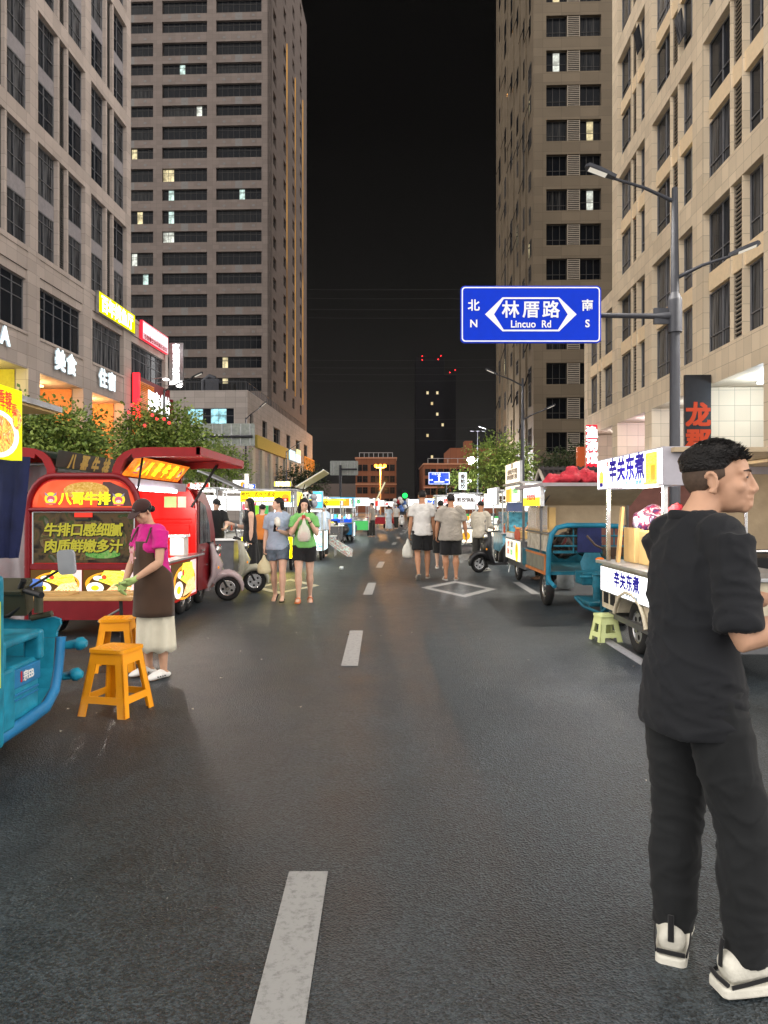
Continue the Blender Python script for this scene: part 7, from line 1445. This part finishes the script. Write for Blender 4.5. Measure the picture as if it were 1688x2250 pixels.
    if shoes:
        for k,side in enumerate('LR'):
            F0,fd=J['F'+side]; kk=shoes.get('k',1.0); sdv=Vector((fd.y,-fd.x,0))*kk; F=(lambda y,z,F0=F0,kk=kk: F0(y*kk+.01*(kk-1),(z+.086)*kk-.086)); sk=shoes['kind']
            if sk=='sneaker':
                def up_(b): b.tube([F(-.075,-.03),F(-.066,-.028),F(-.03,-.024),F(.03,-.024),F(.10,-.042),F(.16,-.056),F(.195,-.06),F(.205,-.062)],[(.03*s,.03*s),(.042*s,.050*s),(.047*s,.062*s),(.050*s,.060*s),(.054*s,.042*s),(.048*s,.030*s),(.028*s,.017*s),(.01*s,.008*s)],18,0,up=sdv)
                o=organic('shoe',up_,[shoes['m']],t,min(vox,.008),2)
                b=MB(); prof=[(-.095,.028),(-.085,.040),(-.03,.043),(.06,.044),(.13,.054),(.18,.047),(.21,.027),(.218,.0)]
                up2=[F(y,-.058)+sdv*x*s for y,x in prof]+[F(y,-.058)-sdv*x*s for y,x in prof[::-1]]; dn=[F(y*1.0,-.086)+sdv*x*s*1.04 for y,x in prof]+[F(y,-.086)-sdv*x*s*1.04 for y,x in prof[::-1]]; n=len(up2)
                b.add(up2+dn,[tuple(range(n)),tuple(range(2*n-1,n-1,-1))]+[(i,n+i,n+(i+1)%n,(i+1)%n) for i in range(n)],0,False); b.build('sole',[M['sole']],o,bevel=.008,seg=3)
                b=MB(); b.tube([F(-.082,-.02),F(-.079,.03),F(-.074,.05)],[(.010*s,.004*s)]*3,8,0,up=sdv)
                for sg in(-1,1): b.tube([F(-.075,-.055)+sdv*sg*.040*s,F(-.03,-.045)+sdv*sg*.047*s,F(.03,-.035)+sdv*sg*.049*s],[(.008*s,.003*s)]*3,8,0,up=(0,0,1))
                b.tube([F(-.083,-.05)-sdv*.036*s,F(-.09,-.047),F(-.083,-.05)+sdv*.036*s],[.0075*s]*3,8); b.build('dark_trim',[M['c_jet']],o)
                def ank(b): b.cap(J['ank'+side]+Vector((0,0,-.01)),J['ank'+side].lerp(J['knee'+side],.2),.033*s*1.0,.036*s,12)
                organic('sock',ank,[M['c_jet']],o,.009,1)
            elif sk in('slipper','flipflop'):
                b=MB(); prof=[(-.075,.02),(-.06,.034),(0,.036),(.07,.042),(.13,.05),(.18,.042),(.2,.015)]; th=.018
                up2=[F(y,-.074)+sdv*x*s for y,x in prof]+[F(y,-.074)-sdv*x*s for y,x in prof[::-1]]; dn=[p-Vector((0,0,th*s)) for p in up2]; n=len(up2)
                b.add(up2+dn,[tuple(range(n)),tuple(range(2*n-1,n-1,-1))]+[(i,n+i,n+(i+1)%n,(i+1)%n) for i in range(n)],0)
                if sk=='slipper': b.tube([F(.05,-.06)-sdv*.046*s,F(.06,-.02)-sdv*.03*s,F(.065,-.008),F(.06,-.02)+sdv*.03*s,F(.05,-.06)+sdv*.046*s],[(.03*s,.006*s)]*5,8,0,up=fd)
                else: b.tube([F(.03,-.065)-sdv*.042*s,F(.08,-.03)-sdv*.02*s,F(.125,-.045)],.007*s,6); b.tube([F(.03,-.065)+sdv*.042*s,F(.08,-.03)+sdv*.02*s,F(.125,-.045)],.007*s,6)
                b.build('sandal',[shoes['m']],t)
            elif sk=='clog':
                def cl_(b): b.tube([F(-.078,-.05),F(-.06,-.045),F(-.02,-.045),F(.03,-.028),(F(.10,-.034)),F(.16,-.046),F(.2,-.056),F(.212,-.06)],[(.02*s,.012*s),(.042*s,.026*s),(.046*s,.03*s),(.050*s,.046*s),(.055*s,.040*s),(.05*s,.028*s),(.03*s,.016*s),(.008*s,.006*s)],18,0,up=sdv)
                o=organic('clog',cl_,[shoes['m']],t,.008,2)
                b=MB()
                for q in range(4): b.cyl(F(.03+.03*q,-.04+.0*q)+sdv*.045*s,F(.03+.03*q,-.04)+sdv*.062*s,.006*s,None,8); b.cyl(F(.03+.03*q,-.04)-sdv*.062*s,F(.03+.03*q,-.04)-sdv*.045*s,.006*s,None,8)
                b.build('vent_hole',[M['dark']],o)
    J['root']=t; J['W']=Matrix.Translation(Vector(loc))@Matrix.Rotation(rz,4,'Z'); return t,J
def carry_bag(label,top,h,wd,m,seed=1,content=None,name='plastic_bag'):
    """thin bag hanging from a hand; top = world point of the handles"""
    t=thing(name,label,'bag',Vector(top)-Vector((0,0,h))); b=MB(); n=20; vs=[]
    prof=[(0,.30),(.05,.44),(.2,.5),(.45,.46),(.62,.34),(.75,.18),(.9,.10),(1.0,.05)]
    for f,r_ in prof:
        for q in range(n): a=2*math.pi*q/n; k_=1+.16*noise.noise(Vector((math.cos(a)*2,math.sin(a)*2+seed,f*4)))+.06*math.sin(q*4+seed); vs.append((r_*wd*k_*math.cos(a),r_*wd*.55*k_*math.sin(a),f*h))
    b.add(vs,[(i*n+q,i*n+(q+1)%n,(i+1)*n+(q+1)%n,(i+1)*n+q) for i in range(len(prof)-1) for q in range(n)]+[tuple(range(n-1,-1,-1))],0,True); b.build('bag',[m],t)
    if content: b=MB(); b.ell((0,0,h*.22),(wd*.38,wd*.22,h*.2),12,8); b.build('contents',[content],t)
    return t
# 1 man in black, close on the right
rz=R(-76)
t,J=person('man in loose black shirt and charcoal trousers standing close by, head turned to the right',(.995,2.42,0),rz,1.70,lean=(0,.01),LA=((.02,.42,-1),(.35,.75,.2)),RA=((.22,-.05,-1),(.10,.92,.30)),LL=((-.05,.07,-1),(-.03,-.03,-1)),RL=((.08,.27,-1),(.02,.0,-1)),feet=(-52,4),head=(-43,3),skin='skin',hair='fade',build=.92,
   top=dict(m=M['c_black'],ease=.020,hem=-.066,sleeve=.93,collar=.012,amp=.013,fx=7,fz=2.6,vox=.0095,name='shirt'),bottom=dict(kind='pants',m=M['c_trouser'],ease=.011,amp=.011,vox=.0095),shoes=dict(kind='sneaker',m=M['sole'],k=1.22),vox=.0055,curl=(50,40),neckfwd=.020,hx=(0,.052,-.024),hscale=1.06)
b=MB(); W_=J['W']; nb=J['neck']
for k in range(1): b.tube([nb+Vector((.043*math.cos(a)*1.7,.040*math.sin(a)*1.7-.008,.012+.016*math.sin(a)*-1)) for a in [R(110+ (320)*q/16) for q in range(17)]],[(.017,.005)]*17,8,0,up=(0,0,1))
b.build('collar',[M['c_black']],t)
hw_=J['W']@J['handR']; b=MB(); b.prism(rr_pts(.075,.155,.012),(0,0,0),(1,0,0),(0,.8,.6),(0,-.6,.8),.009,0); o=b.build('mobile_phone',M['black'],loc=hw_+Vector((.02,.02,.01)),bevel=.002); o.rotation_euler=(0,0,rz); tag(o,'black phone held in front of the man in black','phone')
# 2 seller at the folding table
t,J=person('steak seller in magenta blouse, brown apron and pale green gloves bending over the table',(-2.02,6.62,0),R(143),1.56,lean=(0,.06),LA=((-.16,.18,-1),(.42,.62,-.50)),RA=((.12,.22,-1),(-.30,.55,-.72)),LL=((-.05,.02,-1),(0,-.03,-1)),RL=((.06,.06,-1),(0,-.06,-1)),feet=(-6,10),head=(6,-34),skin='skin',hair='bun',female=True,build=1.0,hx=(0,.035,-.015),
   top=dict(m=M['c_magenta'],ease=.015,hem=-.01,sleeve=.55,amp=.008,vox=.009,name='blouse'),bottom=dict(kind='skirt',m=M['c_skirt'],z=.155,w=.118),shoes=dict(kind='clog',m=M['clog']),vox=.0075,curl=(30,35))
root=t; H=1.56; pel=J['pel']; lean=Vector((0,.06,0))
b=MB(); vs=[]; n=18
for r_ in range(15):
    f=r_/14; z=.245*H*(1-f)-.175*H*f
    c=pel+lean*max(z/(.295*H),0)+Vector((0,0,z)); wid=(.070+ .034*min(1,max(0,(f-.2)/.25)))*H+.018; dep=(.068+.020*max(0,min(1,(f-.05)/.3)))*H+.026+.035*f
    span=R(62+ 42*min(1,max(0,(f-.22)/.2)))
    for q in range(n+1):
        a=(q/n-.5)*2*span; vs.append(c+Vector((wid*1.1*math.sin(a),dep*math.cos(a)*1.02+.004*math.sin(q*1.7+f*5),0)))
b.add(vs,[(r_*(n+1)+q,r_*(n+1)+q+1,(r_+1)*(n+1)+q+1,(r_+1)*(n+1)+q) for r_ in range(14) for q in range(n)],0,True); ap=b.build('apron',[M['c_apron']],root); sd=ap.modifiers.new('s','SOLIDIFY'); sd.thickness=.006
b=MB(); nb=J['neck']
for sx in(-1,1): b.tube([pel+lean*.85+Vector((sx*.075*H*.95,.085*H,.24*H)),nb+Vector((sx*.062*H,.035*H,-.005*H)),nb+Vector((sx*.062*H,-.02*H,.012*H)),pel+lean*.8+Vector((sx*.04*H,-.075*H,.2*H))],[(.013,.005)]*4,8,0,up=(1,0,0))
b.build('apron_strap',[M['c_apron']],ap)
b=MB(); c=pel+lean*.75+Vector((-.005,.118*H+.022,.17*H)); U=Vector((-1,0,0)); V=Vector((0,.05,1)).normalized()
b.disc(c+Vector((0,.004,.035)),U,V,.030,.026,0); b.disc(c+Vector((0,.004,-.015)),U,V,.026,.034,0); [b.disc(c+Vector((sx*.028,.004,.062)),U,V,.010,.017,0,10) for sx in(-1,1)]; [b.disc(c+Vector((sx*.016,.004,-.055)),U,V,.009,.018,0,10) for sx in(-1,1)]; b.disc(c+Vector((-.05,.004,-.02)),U,V,.018,.010,0,10); b.disc(c+Vector((0,.006,.026)),U,V,.016,.011,1,12); b.build('cow_print',[mat('pale_pink_cow',(.62,.34,.33)),mat('pink_muzzle',(.5,.16,.18))],ap)
HM=J['HM']
b=MB(); b.M=HM; b.ell((0,-.014,.034),(.092,.108,.092),28,16); b.v=[(v if (HM.inverted()@v).z>.028 else HM@((HM.inverted()@v)*.84)) for v in b.v]; b.M=HM
b.tube([(0,.07,.040),(0,.115,.034),(0,.155,.022),(0,.172,.015)],[(.075,.006),(.076,.006),(.062,.005),(.02,.003)],16,0,up=(1,0,0)); b.ell((0,-.014,.126),(.008,.008,.006),8,6); cp=b.build('cap',[M['c_cap']],root)
b=MB(); b.M=HM; b.disc((0,.089,.075),(1,0,0),(0,.45,1),.016,.014,0); b.build('cap_badge',[M['white']],cp)
# gloves over both hands
for side in 'LR':
    wr,d,h=J['wr'+side],J['fd'+side],J['hand'+side]
    def gl(b):
        n_=J['palmn'+side]; sd_=d.cross(n_).normalized(); b.tube([wr-d*.05,wr-d*.01,wr+d*.04,wr+d*.085],[(.027,.026),(.026,.021),(.042,.024),(.042,.02)],14,0,up=sd_)
        for q in range(4):
            p=wr+d*.08+sd_*(q-1.5)*.0195; a=R(32+3*q); d1=d*math.cos(a)+n_*math.sin(a); d2=d*math.cos(2*a)+n_*math.sin(2*a); b.cap(p,p+d1*.04,.0125,.0115,8,0,3); b.cap(p+d1*.04,p+d1*.04+d2*.036,.0115,.010,8,0,3)
        fw=Vector((0,1,0)); s2=(fw-d*fw.dot(d)).normalized(); p=wr+d*.03+s2*.026; b.cap(p,p+(s2*.7+d*.7)*.06,.015,.012,8,0,3)
    organic('glove',gl,[M['glove']],root,.007,2,fold(.003,30,20,3))
# 3 woman in pale blue tee
t,J=person('woman in pale blue tee and denim shorts walking towards us, face turned aside',(-1.68,11.85,0),R(176),1.61,LA=((-.10,.10,-1),(.45,.75,.22)),RA=((.16,-.04,-1),(.08,.12,-1)),LL=((-.01,.24,-1),(0,.0,-1)),RL=((.01,-.12,-1),(0,-.34,-1)),feet=(-6,8),fpitch=(0,32),head=(-62,-2),skin='skin2',hair='bob',female=True,
   top=dict(m=M['c_blue'],ease=.02,hem=-.03,sleeve=.72,amp=.009,vox=.011),bottom=dict(kind='shorts',m=M['c_denim'],len=.27,ease=.012,vox=.011,name='shorts'),shoes=dict(kind='flipflop',m=M['black']),vox=.009,curl=(45,60))
W_=J['W']; carry_bag('cream plastic bag hanging from the right hand of the woman in pale blue',W_@J['handR']+Vector((0,-.01,-.02)),.30,.22,mat('cream_bag',(.62,.56,.36),.3,alpha=.9,bump=.5,bscale=18),2,M['noodle'] if False else None)
hh=W_@J['handL']; o=MB().box((0,0,0),(.065,.012,.13),0,(R(30),0,R(20))).build('mobile_phone',M['black'],loc=hh+Vector((0,-.02,.03)),bevel=.003); tag(o,'phone in the raised hand of the woman in pale blue','phone')
heap('plastic_bag','crumpled white bag clutched at the chest of the woman in pale blue','bag',hh+Vector((.03,-.02,.12)),[((0,0,0),(.075,.05,.08))],M['bagw'],12,.02)
# 4 girl in green
t,J=person('girl with long black pigtails in green tee and black shorts drinking from a cup',(-1.255,11.75,0),R(184),1.60,LA=((-.20,.30,-1),(.52,.42,.95)),RA=((.20,.30,-1),(-.52,.42,.95)),LL=((-.01,-.10,-1),(0,-.26,-1)),RL=((.01,.20,-1),(0,.0,-1)),feet=(-4,6),fpitch=(24,0),head=(4,-14),skin='skin2',hair='pigtails',female=True,
   top=dict(m=M['c_green'],ease=.018,hem=-.0,sleeve=.62,amp=.008,vox=.011),bottom=dict(kind='shorts',m=M['c_jet'],len=.27,ease=.016,vox=.011,name='shorts'),shoes=dict(kind='slipper',m=M['orange_slip']),vox=.009,curl=(50,50),thumb=((0,-.4,1),(0,-.4,1)))
W_=J['W']; hh=W_@((J['handL']+J['handR'])/2)
t=thing('drink_cup','small red cup held at the mouth of the girl in green','cup',hh+Vector((0,-.03,-.03))); b=MB(); b.tube([(0,0,0),(0,0,.08)],[.024,.032],14,0); b.build('cup',[mat('red_cup',(.45,.06,.05),.35)],t); b=MB(); b.cyl((0,0,.08),(.01,.03,.13),.004,None,6); b.build('straw',[M['white']],t)
carry_bag('clear bag with red print hanging from the wrists of the girl in green',hh+Vector((.01,-.055,.0)),.36,.20,mat('clear_bag',(.72,.70,.62),.25,alpha=.6,bump=.5,bscale=18),5,M['redcloth'])
b=MB(); wr=J['W']@J['wrL']; b.ring((0,0,0),J['W'].to_3x3()@J['fdL'],.03,.008,16,6); o=b.build('wrist_watch',M['black'],loc=wr); tag(o,'black band on the wrist of the girl in green','watch')
# 5, 6 the two men walking away
t,J=person('tall man in white tee walking away with a bag in his left hand',(.80,15.6,0),R(-2),1.80,LA=((-.16,-.02,-1),(-.10,.10,-1)),RA=((.12,.02,-1),(.04,.10,-1)),LL=((-.02,-.10,-1),(.05,-.42,-1)),RL=((.03,.12,-1),(0,-.03,-1)),feet=(-8,8),fpitch=(40,0),head=(0,0),skin='skin3',hair='crop',build=.97,
   top=dict(m=M['c_white'],ease=.026,hem=-.035,sleeve=.66,amp=.012,vox=.012),bottom=dict(kind='shorts',m=M['c_jet'],len=.42,ease=.02,vox=.012,name='shorts'),shoes=dict(kind='slipper',m=mat('grey_slipper',(.35,.33,.3),.6)),vox=.010)
carry_bag('pale rustling bag in the left hand of the man in the white tee',J['W']@J['handL']+Vector((-.03,0,-.01)),.40,.24,M['bagw'],7)
t,J=person('broad man in loose grey tee walking away beside the man in white',(1.38,15.4,0),R(2),1.73,LA=((-.28,.02,-1),(-.06,.18,-1)),RA=((.30,-.05,-1),(.14,.14,-1)),LL=((-.03,.06,-1),(0,-.06,-1)),RL=((.02,-.06,-1),(0,-.10,-1)),feet=(-6,8),fpitch=(0,8),head=(4,-6),skin='skin3',hair='crop',build=1.13,
   top=dict(m=M['c_grey'],ease=.034,hem=-.06,sleeve=.78,amp=.014,vox=.012),bottom=dict(kind='shorts',m=M['c_jet'],len=.47,ease=.02,vox=.012,name='shorts'),shoes=dict(kind='slipper',m=mat('white_slipper',(.55,.53,.5),.6)),vox=.010,curl=(40,25))
b=MB()
for side in 'LR':
    h,kn=J['hip'+side],J['knee'+side]; c0,c1=h.lerp(kn,.90),h.lerp(kn,.97); b.tube([c0,c1],[.083,.081],18)
b.build('shorts_cuff',[mat('beige_cuff',(.4,.37,.3),.8)],t)
person('woman in black walking ahead, seen between the two men',(1.38,18.2,0),R(-4),1.63,LL=((0,.12,-1),(0,0,-1)),RL=((0,-.1,-1),(0,-.2,-1)),fpitch=(0,18),skin='skin2',hair='short',female=True,top=dict(m=M['c_jet'],ease=.02,hem=-.06,sleeve=.7,vox=.014),bottom=dict(kind='shorts',m=M['c_jet'],len=.62,ease=.02,vox=.014,name='shorts'),shoes=dict(kind='slipper',m=M['clog']),vox=.013)
person('man in pale beige shirt and dark trousers facing a stall on the right',(2.28,17.7,0),R(-24),1.62,lean=(0,.03),LA=((-.1,.16,-1),(.2,.9,-.2)),RA=((.14,.1,-1),(.1,.9,-.15)),LL=((-.06,.05,-1),(0,-.03,-1)),RL=((.09,.0,-1),(.02,-.03,-1)),feet=(-10,24),head=(0,-24),skin='skin3',hair='short',top=dict(m=M['c_beige'],ease=.024,hem=-.045,sleeve=1.7,amp=.011,vox=.012),bottom=dict(kind='pants',m=M['c_olive'],ease=.016,vox=.012),shoes=dict(kind='sneaker',m=M['clog']),vox=.011)
# 9 long-haired woman in black
person('woman with long black hair and sleeveless black dress standing sideways behind the scooters',(-2.62,14.6,0),R(108),1.66,LA=((-.06,.0,-1),(0,.06,-1)),RA=((.06,.35,-1),(.0,.9,.3)),skin='skin2',hair='long',female=True,head=(4,0),top=dict(m=M['c_jet'],ease=.02,hem=-.04,sleeve=0,vox=.011,name='dress_top'),bottom=dict(kind='skirt',m=M['c_jet'],z=.24,w=.14,dress=True),shoes=dict(kind='slipper',m=M['black']),vox=.010)
t,J=person('stall seller in black cap and black tee leaning over the counter on the left',(-3.9,17.3,0),R(-160),1.66,lean=(0,.09),LA=((-.2,.35,-1),(.3,.8,-.3)),RA=((.2,.35,-1),(-.2,.8,-.3)),head=(30,-25),skin='skin2',hair='crop',top=dict(m=M['c_jet'],ease=.02,hem=-.03,sleeve=.7,vox=.013),bottom=dict(kind='pants',m=M['c_olive'],vox=.014),vox=.012)
b=MB(); b.M=J['HM']; b.ell((0,-.012,.045),(.09,.105,.08),20,12); b.tube([(0,.08,.04),(0,.15,.03)],[(.07,.006),(.05,.004)],12,0,up=(1,0,0)); b.build('cap',[M['c_jet']],t)
person('customer with pale top standing at the counter left of the black-capped seller',(-4.35,16.3,0),R(-20),1.58,skin='skin2',hair='bun',female=True,LA=((-.1,.2,-1),(.2,.9,.1)),top=dict(m=M['c_pale'],ease=.02,hem=-.03,sleeve=.7,vox=.014),bottom=dict(kind='pants',m=M['c_denim'],vox=.014),vox=.013)
person('seller in brown tee seated behind the tall slim snack cart',(3.25,15.6,0.0),R(100),1.55,lean=(0,.08),LA=((-.15,.5,-1),(.4,.9,.0)),RA=((.15,.5,-1),(-.3,.9,.1)),head=(-10,-10),skin='skin',hair='crop',top=dict(m=cloth('brown_tee',(.2,.13,.09)),ease=.02,hem=-.02,sleeve=.65,vox=.013),bottom=dict(kind='pants',m=M['c_olive'],vox=.014),vox=.012)
person('dark-haired seller behind the pale cyan panda cart',(-1.85,22.9,0),R(170),1.58,head=(0,-25),skin='skin2',hair='bob',female=True,top=dict(m=M['c_pale'],ease=.02,hem=-.02,sleeve=.6,vox=.015),bottom=dict(kind='pants',m=M['c_olive'],vox=.015),vox=.014)
person('customer in orange top standing before the yellow stall window',(-2.75,16.9,0),R(-8),1.55,head=(0,-8),skin='skin2',hair='short',female=True,top=dict(m=cloth('orange_top',(.5,.16,.03)),ease=.02,hem=-.03,sleeve=1.6,vox=.015),bottom=dict(kind='pants',m=M['c_olive'],vox=.015),vox=.014)
far=[((.30,47,0),8,'distant woman in long pale blue dress by the left banner lights','c_pale','skirt'),((.85,52,0),160,'distant man in white tee facing us beside the pale blue dress','c_white','pants'),((2.0,40,0),-10,'distant walker in black seen past the man in white','c_jet','pants'),((2.35,27.5,0),-60,'stooping customer in red top at the right-hand stalls','c_magenta','pants'),((2.15,33.5,0),-80,'customer in black tee at the red-clothed right stall','c_black','pants'),((-.6,37.5,0),70,'customer in grey tee by the white-lit left stall','c_grey','pants'),((1.9,55,0),170,'rider in beige shirt near the far white scooter','c_beige','pants')]
for i,(p,a,lab,c_,k) in enumerate(far):
    person(lab,p,R(a),1.6+.05*(i%3),skin='skin2',hair='bob' if k=='skirt' else 'crop',female=(k=='skirt'),LL=((0,.1,-1),(0,0,-1)),RL=((0,-.1,-1),(0,-.08,-1)),fpitch=(0,8),top=dict(m=M[c_],ease=.02,hem=-.03,sleeve=.7,vox=.02),bottom=dict(kind='skirt',m=M[c_],z=.1,w=.13) if k=='skirt' else dict(kind='pants',m=M['c_olive'],vox=.02),vox=.018)
# ---------------------------------------------------------------- thin night haze over the street
b=MB(); b.b2((-402,-62,-1),(402,902,100)); hzm=bpy.data.materials.new('night_haze'); hzm.use_nodes=True; nt=hzm.node_tree; nt.nodes.clear()
ho=nt.nodes.new('ShaderNodeOutputMaterial'); pv=nt.nodes.new('ShaderNodeVolumePrincipled'); pv.inputs['Color'].default_value=(.9,.88,.85,1); pv.inputs['Density'].default_value=0.00003; pv.inputs['Anisotropy'].default_value=0.2
nt.links.new(pv.outputs[0],ho.inputs['Volume']); hz_=b.build('haze',hzm); tag(hz_,kind='stuff')
sc.cycles.volume_bounces=0
